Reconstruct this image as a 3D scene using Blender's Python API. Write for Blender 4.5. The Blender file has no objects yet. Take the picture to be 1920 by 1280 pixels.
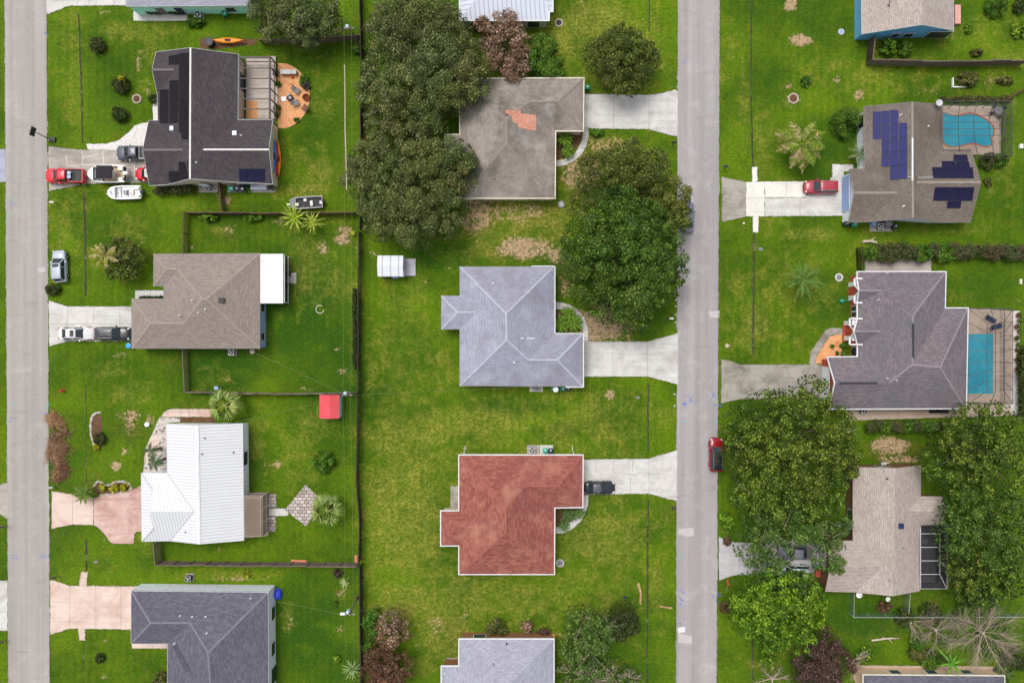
import bpy, math, random
import numpy as np
from mathutils import Vector
from math import sin, cos, pi, radians, sqrt, atan2
random.seed(7)
H = 100.0          # height of the drone above the lawns, metres
S = 13.5           # photo pixels per metre on the ground
scene = bpy.context.scene
COL = scene.collection
ORG = {}
def P(px, py, h=0.0):
    k = (H - h) / H / S
    return Vector(((px - 960) * k, (640 - py) * k, h))

# ------------------------------------------------------------------ materials
MATS = {}
class NT:
    def __init__(s, name):
        s.m = bpy.data.materials.new(name); s.m.use_nodes = True
        s.n = s.m.node_tree.nodes; s.l = s.m.node_tree.links
        s.b = s.n['Principled BSDF']; s.b.inputs['Specular IOR Level'].default_value = .2
    def node(s, t, **k):
        x = s.n.new(t)
        for a, v in k.items():
            if a in x.inputs: x.inputs[a].default_value = v
            else: setattr(x, a, v)
        return x
    def link(s, a, b): s.l.new(a, b)
    def noise(s, vec, scale, detail=4, rough=0.6, dist=0.0):
        x = s.n.new('ShaderNodeTexNoise')
        x.inputs['Scale'].default_value = scale; x.inputs['Detail'].default_value = detail
        x.inputs['Roughness'].default_value = rough; x.inputs['Distortion'].default_value = dist
        if vec is not None: s.link(vec, x.inputs['Vector'])
        return x.outputs['Fac']
    def ramp(s, fac, a, b, ca=(0, 0, 0, 1), cb=(1, 1, 1, 1)):
        x = s.n.new('ShaderNodeValToRGB')
        e = x.color_ramp.elements
        e[0].position = a; e[1].position = b; e[0].color = ca; e[1].color = cb
        s.link(fac, x.inputs['Fac']); return x.outputs['Color']
    def mix(s, fac, a, b, mode='MIX'):
        x = s.n.new('ShaderNodeMix'); x.data_type = 'RGBA'; x.blend_type = mode
        for val, i in ((fac, 0), (a, 6), (b, 7)):
            if hasattr(val, 'links') or hasattr(val, 'is_linked'): s.link(val, x.inputs[i])
            elif i == 0: x.inputs[0].default_value = val
            else: x.inputs[i].default_value = (*val[:3], 1)
        return x.outputs[2]
    def math(s, op, a, b=0.0, clamp=False):
        x = s.n.new('ShaderNodeMath'); x.operation = op; x.use_clamp = clamp
        for i, v in enumerate((a, b)):
            if hasattr(v, 'is_linked'): s.link(v, x.inputs[i])
            else: x.inputs[i].default_value = v
        return x.outputs[0]
    def coord(s, which='Object'):
        return s.n.new('ShaderNodeTexCoord').outputs[which]
    def pos(s): return s.n.new('ShaderNodeNewGeometry').outputs['Position']
    def bump(s, h, strength=0.3, dist=0.05):
        x = s.n.new('ShaderNodeBump'); x.inputs['Strength'].default_value = strength
        x.inputs['Distance'].default_value = dist
        s.link(h, x.inputs['Height']); s.link(x.outputs[0], s.b.inputs['Normal'])
    def base(s, c):
        if hasattr(c, 'is_linked'): s.link(c, s.b.inputs['Base Color'])
        else: s.b.inputs['Base Color'].default_value = (*c[:3], 1)
    def rough(s, v): s.b.inputs['Roughness'].default_value = v
    def scaled(s, vec, sc):
        x = s.n.new('ShaderNodeMapping'); x.inputs['Scale'].default_value = sc
        s.link(vec, x.inputs['Vector']); return x.outputs[0]
def srgb(r, g, b):
    f = lambda c: c / 12.92 if c <= 0.04045 else ((c + 0.055) / 1.055) ** 2.4
    return tuple(f(x / 255.0) for x in (r, g, b))
def plain(name, c, rough=0.5, metal=0.0, var=0.12, coat=0.0):
    if name in MATS: return MATS[name]
    t = NT(name); v = t.coord()
    n = t.noise(v, 2.3, 5)
    t.base(t.mix(t.ramp(n, .3, .7), tuple(x * (1 - var) for x in c), tuple(min(1, x * (1 + var)) for x in c)))
    t.rough(rough); t.b.inputs['Metallic'].default_value = metal
    if rough < .55: t.b.inputs['Specular IOR Level'].default_value = .5
    t.b.inputs['Coat Weight'].default_value = coat
    MATS[name] = t.m; return t.m
def mottle(name, c1, c2, c3=None, scale=0.5, fine=6.0, fa=0.25, rough=0.9, bump=0.2, p3=(.55, .7), world=True, a3=1.0):
    if name in MATS: return MATS[name]
    t = NT(name); v = t.pos() if world else t.coord()
    col = t.mix(t.ramp(t.noise(v, scale, 5), .3, .7), c1, c2)
    if c3: 
        f3 = t.ramp(t.noise(v, scale * 0.6, 6, .65, .6), *p3)
        col = t.mix(t.math('MULTIPLY', f3, a3), col, c3)
    f = t.noise(v, fine, 4)
    fr = t.ramp(f, .25, .75, (1 - fa,) * 3 + (1,), (1 + fa * .6,) * 3 + (1,))
    t.base(t.mix(1.0, col, fr, 'MULTIPLY')); t.rough(rough)
    t.bump(f, bump, .03)
    MATS[name] = t.m; return t.m
def shingle(name, c1, c2, stain, a_st=.5, w=.5, row=.22, contrast=.3, light=None, a_l=0.0):
    t = NT(name); uv = t.coord('UV'); pos = t.pos()
    br = t.node('ShaderNodeTexBrick')
    t.link(uv, br.inputs['Vector'])
    br.inputs['Scale'].default_value = 1; br.inputs['Brick Width'].default_value = w
    br.inputs['Row Height'].default_value = row; br.inputs['Mortar Size'].default_value = .018
    br.inputs['Color1'].default_value = (*c1, 1); br.inputs['Color2'].default_value = (*c2, 1)
    br.inputs['Mortar'].default_value = (*[x * .62 for x in c1], 1)
    fn = t.noise(uv, 5.5, 5, .7)
    fr = t.ramp(fn, .3, .7, (1 - contrast,) * 3 + (1,), (1 + contrast * .7,) * 3 + (1,))
    col = t.mix(1.0, br.outputs['Color'], fr, 'MULTIPLY')
    st = t.ramp(t.noise(t.scaled(uv, (.5, .16, 1)), 1.0, 6, .6, .4), .42, .72)
    st2 = t.ramp(t.noise(pos, .17, 6, .66, .5), .45, .64)
    st = t.math('MULTIPLY', t.math('ADD', t.math('MULTIPLY', st, .45), t.math('MULTIPLY', st2, .75)), a_st, True)
    col = t.mix(st, col, stain)
    if light:
        lt = t.ramp(t.noise(pos, .33, 6, .65), .5, .75)
        col = t.mix(t.math('MULTIPLY', lt, a_l), col, light)
    t.base(col); t.rough(.92); t.bump(br.outputs['Fac'], -.35, .02)
    MATS[name] = t.m; return t.m
def ribs(name, c, line, pitch=.42, stain=(.45, .44, .5), a_st=.15, rough=.45):
    t = NT(name); uv = t.coord('UV'); pos = t.pos()
    sp = t.node('ShaderNodeSeparateXYZ'); t.link(uv, sp.inputs[0])
    f = t.math('FRACT', t.math('DIVIDE', sp.outputs[0], pitch))
    d = t.math('ABSOLUTE', t.math('SUBTRACT', f, .5))
    ln = t.ramp(d, .38, .5)
    st = t.ramp(t.noise(pos, .3, 5, .65, .4), .5, .8)
    col = t.mix(t.math('MULTIPLY', st, a_st), c, stain)
    col = t.mix(t.math('MULTIPLY', ln, .6), col, line)
    t.base(col); t.rough(rough); t.bump(ln, .8, .04)
    MATS[name] = t.m; return t.m

def setup_mats():
    M = {}
    # lawn: painted dry / lush / bare zones carried by the ground mesh
    t = NT('lawn'); v = t.pos()
    at = t.node('ShaderNodeAttribute', attribute_name='Zone')
    sp = t.node('ShaderNodeSeparateColor'); t.link(at.outputs['Color'], sp.inputs[0])
    n1 = t.noise(v, .07, 6, .62, .4); n2 = t.noise(v, .5, 7, .72, .6); n3 = t.noise(v, 2.2, 6, .78); n4 = t.noise(v, 7, 4, .75)
    g = t.mix(t.ramp(n1, .36, .62), srgb(64, 96, 8), srgb(97, 127, 13))
    g = t.mix(t.math('MULTIPLY', t.ramp(n2, .48, .72), .6), g, srgb(116, 124, 22))
    g = t.mix(t.math('MULTIPLY', t.ramp(t.noise(v, .21, 6, .7, .5), .5, .66), .55), g, srgb(56, 90, 8))
    wr = t.math('ADD', at.outputs['Alpha'], t.math('MULTIPLY', t.math('SUBTRACT', n2, .5), 1.2))
    wr = t.ramp(t.math('MULTIPLY', wr, t.math('GREATER_THAN', at.outputs['Alpha'], .021)), .2, .9)
    g = t.mix(t.math('MULTIPLY', wr, .75), g, t.mix(t.ramp(n3, .4, .6), srgb(84, 82, 30), srgb(112, 100, 52)))
    lush = t.math('MULTIPLY', sp.outputs[1], t.ramp(t.noise(v, .3, 5), .2, .5), True)
    g = t.mix(lush, g, srgb(48, 86, 12))
    dn = t.math('ADD', sp.outputs[0], t.math('MULTIPLY', t.math('SUBTRACT', n2, .5), 1.7))
    dry = t.ramp(t.math('MULTIPLY', dn, t.math('GREATER_THAN', sp.outputs[0], .021)), .12, .95)
    g = t.mix(t.math('MULTIPLY', dry, .72), g, t.mix(t.ramp(n3, .4, .62), srgb(120, 126, 26), srgb(182, 172, 88)))
    nb = t.math('ADD', sp.outputs[2], t.math('MULTIPLY', t.math('SUBTRACT', n3, .5), 2.6))
    nb = t.math('ADD', nb, t.math('MULTIPLY', t.math('SUBTRACT', n2, .5), 1.6))
    bare = t.ramp(t.math('MULTIPLY', nb, t.math('GREATER_THAN', sp.outputs[2], .021)), .38, .8)
    g = t.mix(t.math('MULTIPLY', bare, .92), g, t.mix(t.ramp(n4, .35, .65), srgb(150, 108, 76), srgb(212, 186, 162)))
    fr = t.ramp(n3, .3, .7, (.6, .64, .6, 1), (1.25, 1.22, 1.15, 1)); g = t.mix(1.0, g, fr, 'MULTIPLY')
    fr = t.ramp(n4, .32, .68, (.58,) * 3 + (1,), (1.34,) * 3 + (1,)); g = t.mix(1.0, g, fr, 'MULTIPLY')
    fr = t.ramp(t.noise(v, 4.2, 5, .85, .4), .36, .64, (.7, .74, .7, 1), (1.24, 1.2, 1.2, 1)); g = t.mix(1.0, g, fr, 'MULTIPLY')
    w = t.node('ShaderNodeTexWave', bands_direction='X'); w.inputs['Scale'].default_value = .3; w.inputs['Distortion'].default_value = .6
    w.inputs['Detail'].default_value = 1; w.inputs['Detail Scale'].default_value = .3; t.link(v, w.inputs['Vector'])
    wm = t.math('MULTIPLY', t.ramp(t.noise(v, .045, 3), .42, .6), .36)
    g = t.mix(wm, g, t.mix(1.0, g, t.ramp(w.outputs['Fac'], .2, .8, (.8, .82, .8, 1), (1.14, 1.12, 1.05, 1)), 'MULTIPLY'))
    t.base(g); t.rough(.95); t.bump(t.math('ADD', n3, n4), .6, .08); M['lawn'] = t.m
    # asphalt roads
    for nm, a, b, c in (('asphalt_left', (158, 152, 147), (170, 164, 160), (186, 182, 178)), ('asphalt_right', (156, 150, 150), (169, 163, 163), (190, 185, 185))):
        t = NT(nm); v = t.pos()
        s1 = t.noise(t.scaled(v, (1, .04, 1)), .9, 4, .5)
        col = t.mix(t.ramp(s1, .3, .7), srgb(*a), srgb(*b))
        col = t.mix(t.math('MULTIPLY', t.ramp(t.noise(v, .35, 6, .7, .8), .52, .75), .6), col, srgb(*c))
        cr = t.node('ShaderNodeTexVoronoi', feature='DISTANCE_TO_EDGE'); cr.inputs['Scale'].default_value = .16
        t.link(t.mix(.12, v, t.n.new('ShaderNodeTexNoise').outputs['Color']), cr.inputs['Vector'])
        col = t.mix(t.math('MULTIPLY', t.ramp(cr.outputs['Distance'], .002, .008, (1, 1, 1, 1), (0, 0, 0, 1)), .0), col, srgb(105, 100, 98))
        s2 = t.noise(t.scaled(v, (.75, .012, 1)), 1.0, 3, .5)
        col = t.mix(1.0, col, t.ramp(s2, .35, .65, (.9,) * 3 + (1,), (1.08,) * 3 + (1,)), 'MULTIPLY')
        s3 = t.noise(t.scaled(v, (.3, 1.1, 1)), .8, 5, .7, .6)
        col = t.mix(t.math('MULTIPLY', t.ramp(s3, .58, .7), .45), col, srgb(140, 134, 128))
        oil = t.ramp(t.noise(v, 1.1, 3, .5), .7, .76)
        col = t.mix(t.math('MULTIPLY', oil, .35), col, srgb(96, 92, 90))
        f = t.noise(v, 9, 5, .8)
        col = t.mix(1.0, col, t.ramp(f, .3, .7, (.8,) * 3 + (1,), (1.14,) * 3 + (1,)), 'MULTIPLY')
        t.base(col); t.rough(.9); t.bump(f, .25, .02); M[nm] = t.m
    def conc(nm, a, b, c, a3=.6):
        t = NT(nm); v = t.pos(); a, b, c = [tuple(x * .95 for x in srgb(*q)) for q in (a, b, c)]
        col = t.mix(t.ramp(t.noise(v, .5, 5, .65), .3, .7), a, b)
        col = t.mix(t.math('MULTIPLY', t.ramp(t.noise(v, .28, 6, .72, .8), .46, .66), min(1, a3 * 1.25)), col, c)
        st = t.ramp(t.noise(t.scaled(v, (.12, 1.5, 1)), 1.0, 5, .6, .3), .5, .72)
        col = t.mix(t.math('MULTIPLY', st, .4), col, tuple(x * .72 for x in c))
        col = t.mix(t.math('MULTIPLY', t.ramp(t.noise(v, 1.4, 4, .6), .66, .74), .4), col, tuple(x * .5 for x in c))
        f = t.noise(v, 6, 5, .8); col = t.mix(1.0, col, t.ramp(f, .3, .7, (.9,) * 3 + (1,), (1.06,) * 3 + (1,)), 'MULTIPLY')
        t.base(col); t.rough(.9); t.bump(f, .15, .02); M[nm] = t.m
    conc('concrete_grey', (176, 168, 158), (192, 186, 178), (150, 143, 134))
    conc('concrete_white', (205, 201, 196), (222, 219, 215), (176, 172, 166))
    conc('concrete_pink', (216, 192, 178), (226, 208, 196), (196, 160, 146))
    conc('concrete_rose', (204, 170, 158), (218, 190, 180), (176, 128, 116))
    conc('concrete_lilac', (196, 192, 194), (208, 204, 206), (176, 172, 172))
    conc('concrete_old', (160, 154, 144), (180, 174, 164), (130, 124, 114), .8)
    conc('concrete_new', (226, 224, 214), (236, 234, 226), (214, 210, 200))
    conc('concrete_blue', (166, 170, 188), (182, 184, 200), (150, 152, 168))
    conc('deck_beige', (188, 168, 150), (204, 186, 168), (170, 150, 132))
    M['joint'] = plain('joint', srgb(128, 120, 112), .9)
    M['joint_light'] = plain('joint_light', srgb(226, 220, 210), .9)
    M['white_gravel'] = mottle('white_gravel', srgb(205, 198, 194), srgb(236, 232, 230), srgb(170, 160, 155), scale=3, fine=14, fa=.3)
    M['mulch'] = mottle('mulch', srgb(216, 150, 98), srgb(232, 176, 130), srgb(178, 112, 70), scale=1.6, fine=12, fa=.35)
    M['soil'] = mottle('soil', srgb(92, 66, 48), srgb(120, 90, 66), srgb(64, 48, 36), scale=1.4, fine=9, fa=.35)
    M['ditch'] = mottle('ditch', srgb(58, 60, 36), srgb(78, 78, 56), srgb(130, 122, 104), scale=.8, fine=8, fa=.4, p3=(.58, .66))
    M['pebble'] = mottle('pebble', srgb(190, 178, 170), srgb(214, 204, 198), srgb(70, 62, 54), scale=2.6, fine=8, fa=.3, p3=(.56, .6))
    M['paver'] = None
    t = NT('paver'); v = t.coord('UV')
    br = t.node('ShaderNodeTexBrick'); t.link(v, br.inputs['Vector'])
    br.inputs['Scale'].default_value = 1; br.inputs['Brick Width'].default_value = .62; br.inputs['Row Height'].default_value = .45
    br.inputs['Mortar Size'].default_value = .04
    br.inputs['Color1'].default_value = (*srgb(214, 204, 198), 1); br.inputs['Color2'].default_value = (*srgb(168, 156, 148), 1)
    br.inputs['Mortar'].default_value = (*srgb(104, 88, 74), 1)
    nz = t.ramp(t.noise(v, 1.6, 5, .7), .3, .7, (.65,) * 3 + (1,), (1.15,) * 3 + (1,))
    t.base(t.mix(1, br.outputs['Color'], nz, 'MULTIPLY')); t.rough(.9); M['paver'] = t.m
    # wood
    def wood(nm, a, b, c, sc=(1, 1, 1)):
        t = NT(nm); v = t.coord('UV')
        br = t.node('ShaderNodeTexBrick'); t.link(v, br.inputs['Vector'])
        br.inputs['Scale'].default_value = 1; br.inputs['Brick Width'].default_value = 3.2; br.inputs['Row Height'].default_value = .15
        br.inputs['Mortar Size'].default_value = .012
        br.inputs['Color1'].default_value = (*srgb(*a), 1); br.inputs['Color2'].default_value = (*srgb(*b), 1)
        br.inputs['Mortar'].default_value = (*srgb(*[x * .45 for x in c]), 1)
        n = t.noise(t.scaled(v, (.6, 6, 1)), 2, 5, .7)
        col = t.mix(t.ramp(n, .4, .75), br.outputs['Color'], srgb(*c))
        t.base(col); t.rough(.85); t.bump(br.outputs['Fac'], -.4, .02); M[nm] = t.m
    wood('fence_grey', (112, 98, 88), (86, 74, 66), (140, 126, 114))
    wood('fence_dark', (58, 50, 44), (44, 38, 34), (82, 72, 62))
    wood('fence_brown', (98, 76, 60), (78, 60, 48), (120, 98, 80))
    wood('deck_wood', (204, 190, 178), (168, 152, 138), (222, 212, 202))
    wood('deck_new', (226, 160, 104), (214, 146, 92), (232, 176, 126))
    # roofs
    M['roof_dark'] = shingle('roof_dark', srgb(74, 68, 72), srgb(90, 83, 86), srgb(58, 53, 57), .4, contrast=.26)
    M['roof_brown'] = shingle('roof_brown', srgb(142, 130, 122), srgb(160, 148, 140), srgb(130, 119, 112), .3, contrast=.26)
    M['roof_slate'] = shingle('roof_slate', srgb(94, 93, 104), srgb(118, 116, 128), srgb(80, 80, 92), .4, contrast=.32)
    M['roof_weathered'] = shingle('roof_weathered', srgb(146, 137, 128), srgb(164, 154, 145), srgb(88, 83, 77), .8, contrast=.26, light=srgb(182, 174, 168), a_l=.65)
    M['roof_blue'] = shingle('roof_blue', srgb(152, 154, 170), srgb(170, 172, 188), srgb(124, 118, 126), .55, contrast=.24, light=srgb(186, 188, 202), a_l=.5)
    M['roof_red'] = shingle('roof_red', srgb(139, 79, 72), srgb(171, 107, 92), srgb(128, 77, 74), .45, w=.6, row=.3, contrast=.4, light=srgb(202, 150, 126), a_l=.45)
    M['roof_pale'] = shingle('roof_pale', srgb(158, 158, 172), srgb(180, 180, 194), srgb(142, 140, 152), .35, contrast=.3)
    M['roof_sand'] = shingle('roof_sand', srgb(168, 156, 148), srgb(192, 181, 173), srgb(152, 139, 131), .35, contrast=.32)
    M['roof_taupe'] = shingle('roof_taupe', srgb(114, 105, 97), srgb(132, 122, 113), srgb(92, 83, 75), .55, contrast=.28, light=srgb(142, 133, 124), a_l=.4)
    M['roof_violet'] = shingle('roof_violet', srgb(112, 104, 109), srgb(138, 127, 131), srgb(98, 97, 108), .5, contrast=.32)
    M['roof_orange'] = shingle('roof_orange', srgb(226, 156, 130), srgb(200, 128, 104), srgb(196, 166, 150), .4, contrast=.4)
    M['metal_white'] = ribs('metal_white', (.70, .71, .73), srgb(150, 152, 164), .42)
    M['metal_grey'] = ribs('metal_grey', (.62, .65, .74), srgb(100, 110, 130), .62)
    M['metal_pink'] = ribs('metal_pink', srgb(224, 84, 92), srgb(198, 62, 72), .3)
    M['metal_shed'] = ribs('metal_shed', (.72, .74, .78), srgb(130, 136, 150), 1.1)
    t = NT('flat_white'); v = t.pos()
    c = t.mix(t.math('MULTIPLY', t.ramp(t.noise(t.scaled(v, (.25, 1.3, 1)), 1.0, 5, .7), .6, .68), .7), (.82, .82, .82), srgb(140, 140, 150))
    t.base(c); t.rough(.6); M['flat_white'] = t.m
    t = NT('leaf')
    at = t.node('ShaderNodeAttribute', attribute_name='Col')
    t.base(at.outputs['Color']); t.rough(.55); t.b.inputs['Specular IOR Level'].default_value = .3
    tr = t.node('ShaderNodeBsdfTranslucent'); t.link(at.outputs['Color'], tr.inputs['Color'])
    ms = t.node('ShaderNodeMixShader'); ms.inputs[0].default_value = .22
    t.link(t.b.outputs[0], ms.inputs[1]); t.link(tr.outputs[0], ms.inputs[2])
    t.link(ms.outputs[0], t.n['Material Output'].inputs['Surface']); M['leaf'] = t.m
    M['bark'] = mottle('bark', srgb(96, 84, 72), srgb(126, 114, 100), scale=3, fine=12, fa=.4, world=False)
    M['bark_grey'] = mottle('bark_grey', srgb(136, 126, 108), srgb(158, 148, 130), scale=2, fine=9, fa=.3, world=False)
    M['bark_dry'] = mottle('bark_dry', srgb(162, 144, 126), srgb(184, 168, 150), scale=2, fine=9, fa=.3, world=False)
    M['bark_pale'] = mottle('bark_pale', srgb(190, 172, 152), srgb(214, 200, 182), srgb(140, 120, 104), scale=2, fine=9, fa=.3, world=False)
    t = NT('screen')
    t.base(srgb(52, 54, 58)); t.rough(.8)
    tr = t.node('ShaderNodeBsdfTransparent'); ms = t.node('ShaderNodeMixShader'); ms.inputs[0].default_value = .17
    t.link(tr.outputs[0], ms.inputs[1]); t.link(t.b.outputs[0], ms.inputs[2])
    t.link(ms.outputs[0], t.n['Material Output'].inputs['Surface']); M['screen'] = t.m
    t = NT('screen_light')
    t.base(srgb(60, 60, 62)); t.rough(.8)
    tr = t.node('ShaderNodeBsdfTransparent'); ms = t.node('ShaderNodeMixShader'); ms.inputs[0].default_value = .07
    t.link(tr.outputs[0], ms.inputs[1]); t.link(t.b.outputs[0], ms.inputs[2])
    t.link(ms.outputs[0], t.n['Material Output'].inputs['Surface']); M['screen_light'] = t.m
    t = NT('screen_dense')
    t.base(srgb(40, 40, 46)); t.rough(.8)
    tr = t.node('ShaderNodeBsdfTransparent'); ms = t.node('ShaderNodeMixShader'); ms.inputs[0].default_value = .68
    t.link(tr.outputs[0], ms.inputs[1]); t.link(t.b.outputs[0], ms.inputs[2])
    t.link(ms.outputs[0], t.n['Material Output'].inputs['Surface']); M['screen_dense'] = t.m
    t = NT('screen_brown')
    t.base(srgb(134, 118, 106)); t.rough(.8)
    tr = t.node('ShaderNodeBsdfTransparent'); ms = t.node('ShaderNodeMixShader'); ms.inputs[0].default_value = .7
    t.link(tr.outputs[0], ms.inputs[1]); t.link(t.b.outputs[0], ms.inputs[2])
    t.link(ms.outputs[0], t.n['Material Output'].inputs['Surface']); M['screen_brown'] = t.m
    t = NT('chain_link')
    t.base(srgb(120, 150, 135)); t.rough(.6)
    tr = t.node('ShaderNodeBsdfTransparent'); ms = t.node('ShaderNodeMixShader'); ms.inputs[0].default_value = .3
    t.link(tr.outputs[0], ms.inputs[1]); t.link(t.b.outputs[0], ms.inputs[2])
    t.link(ms.outputs[0], t.n['Material Output'].inputs['Surface']); M['chain_link'] = t.m
    t = NT('pool_water'); v = t.pos()
    c = t.mix(t.ramp(t.noise(v, .35, 4), .3, .7), srgb(30, 138, 166), srgb(60, 166, 184))
    vo = t.node('ShaderNodeTexVoronoi', feature='SMOOTH_F1'); vo.inputs['Scale'].default_value = 2.6
    t.link(v, vo.inputs['Vector'])
    c = t.mix(t.math('MULTIPLY', t.ramp(vo.outputs['Distance'], .35, .7), .12), c, srgb(104, 200, 208))  # pale cell pattern paints caustic light into the water colour
    t.base(c); t.b.inputs['Specular IOR Level'].default_value = .5; t.rough(.08); t.bump(t.noise(v, 1.8, 3), .12, .05); M['pool_water'] = t.m
    def sol(nm, a, ln, n=(6, 10)):
        t = NT(nm); v = t.coord('UV'); sp = t.node('ShaderNodeSeparateXYZ'); t.link(v, sp.inputs[0])
        ds = []
        for i in (0, 1):
            f = t.math('FRACT', t.math('MULTIPLY', sp.outputs[i], n[i]))
            ds.append(t.math('ABSOLUTE', t.math('SUBTRACT', f, .5)))
        d = t.math('MAXIMUM', *ds)
        c = t.mix(t.ramp(t.noise(v, 1.2, 3), .35, .65), a, tuple(x * .55 for x in a))
        t.base(t.mix(t.math('MULTIPLY', t.ramp(d, .42, .5), .45), c, ln)); t.rough(.4); t.b.inputs['Specular IOR Level'].default_value = .12; M[nm] = t.m
    sol('solar_blue', srgb(32, 30, 94), srgb(70, 84, 180)); sol('solar_dark', srgb(34, 32, 62), srgb(60, 62, 100)); sol('solar_mat', srgb(34, 29, 36), srgb(52, 46, 52), (1, 14))
    M['solar_edge'] = plain('solar_edge', srgb(120, 130, 170), .4, .5)
    # paints etc
    for nm, c, r in (('wall_cream', (214, 200, 178), .85), ('wall_blue', (148, 172, 214), .8), ('wall_skyblue', (104, 170, 212), .8), ('wall_porch', (150, 106, 76), .85), ('wall_umber', (116, 90, 70), .85), ('brick_pink', (214, 160, 150), .9), ('wall_teal', (176, 240, 226), .8),
                     ('wall_white', (226, 230, 240), .8), ('wall_peach', (232, 198, 170), .85), ('wall_grey', (188, 186, 184), .85), ('wall_brick', (178, 84, 66), .9),
                     ('wall_tan', (196, 150, 100), .85), ('trim_white', (222, 223, 225), .6), ('trim_dark', (66, 62, 64), .6), ('trim_grey', (150, 146, 142), .6),
                     ('trim_brown', (120, 84, 64), .6), ('ridge_white', (236, 232, 226), .6), ('frame_dark', (54, 46, 44), .5), ('frame_white', (216, 216, 214), .5), ('frame_bronze', (88, 84, 86), .5),
                     ('black_plastic', (26, 26, 28), .5), ('dark_grey', (58, 58, 62), .6), ('mid_grey', (128, 128, 130), .6), ('light_grey', (190, 190, 190), .6),
                     ('bin_green', (0, 124, 92), .45), ('bin_dark', (38, 42, 62), .45), ('bin_teal', (40, 160, 140), .45), ('blue_plastic', (40, 150, 210), .4), ('tarp_blue', (52, 74, 214), .5),
                     ('red_plastic', (206, 44, 44), .45), ('orange_plastic', (250, 140, 16), .4), ('yellow_plastic', (238, 212, 32), .4), ('kayak_blue', (20, 116, 200), .4), ('kayak_green', (70, 110, 96), .4),
                     ('white_plastic', (236, 236, 236), .4), ('terracotta', (190, 96, 60), .8), ('stone', (178, 162, 148), .9), ('brick', (206, 128, 98), .9), ('vinyl_cream', (222, 216, 196), .6),
                     ('paint_blue', (82, 112, 196), .9), ('paint_teal', (96, 186, 176), .9), ('paint_white', (216, 214, 214), .9), ('wire', (122, 136, 96), .6), ('transformer', (170, 192, 208), .5),
                     ('pole_wood', (126, 112, 96), .9), ('rust', (110, 62, 40), .9), ('navy', (38, 52, 86), .6), ('tyre', (22, 22, 23), .85), ('seat_white', (222, 218, 210), .6), ('skin', (190, 140, 110), .6), ('dirt_pale', (196, 178, 160), .95), ('wood_plain', (190, 136, 86), .8), ('tan_plastic', (200, 180, 150), .7), ('patch_grey', (186, 180, 180), .9)):
        M[nm] = plain(nm, srgb(*c), r)
    M['chrome'] = plain('chrome', (.6, .6, .62), .3, .9); M['steel'] = plain('steel', (.5, .5, .52), .4, .7)
    t = NT('glass'); t.base((.02, .03, .04)); t.rough(.06); t.b.inputs['Specular IOR Level'].default_value = .7; M['glass'] = t.m
    t = NT('glass_teal'); t.base(srgb(52, 78, 84)); t.rough(.08); M['glass_teal'] = t.m
    t = NT('skylight'); t.base((.62, .7, .76)); t.rough(.15); M['skylight'] = t.m
    t = NT('lamp_red'); t.base((.4, .01, .01)); t.rough(.2); M['lamp_red'] = t.m
    t = NT('lamp_clear'); t.base((.7, .72, .74)); t.rough(.12); M['lamp_clear'] = t.m
    return M
def paint(nm, c):
    if nm in MATS: return MATS[nm]
    t = NT(nm); n = t.noise(t.coord(), 1.5, 3)
    t.base(t.mix(t.ramp(n, .3, .7), tuple(x * .93 for x in c), c)); t.rough(.32); t.b.inputs['Specular IOR Level'].default_value = .5
    t.b.inputs['Coat Weight'].default_value = .6; t.b.inputs['Coat Roughness'].default_value = .08
    MATS[nm] = t.m; return t.m
M = setup_mats()

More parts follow.
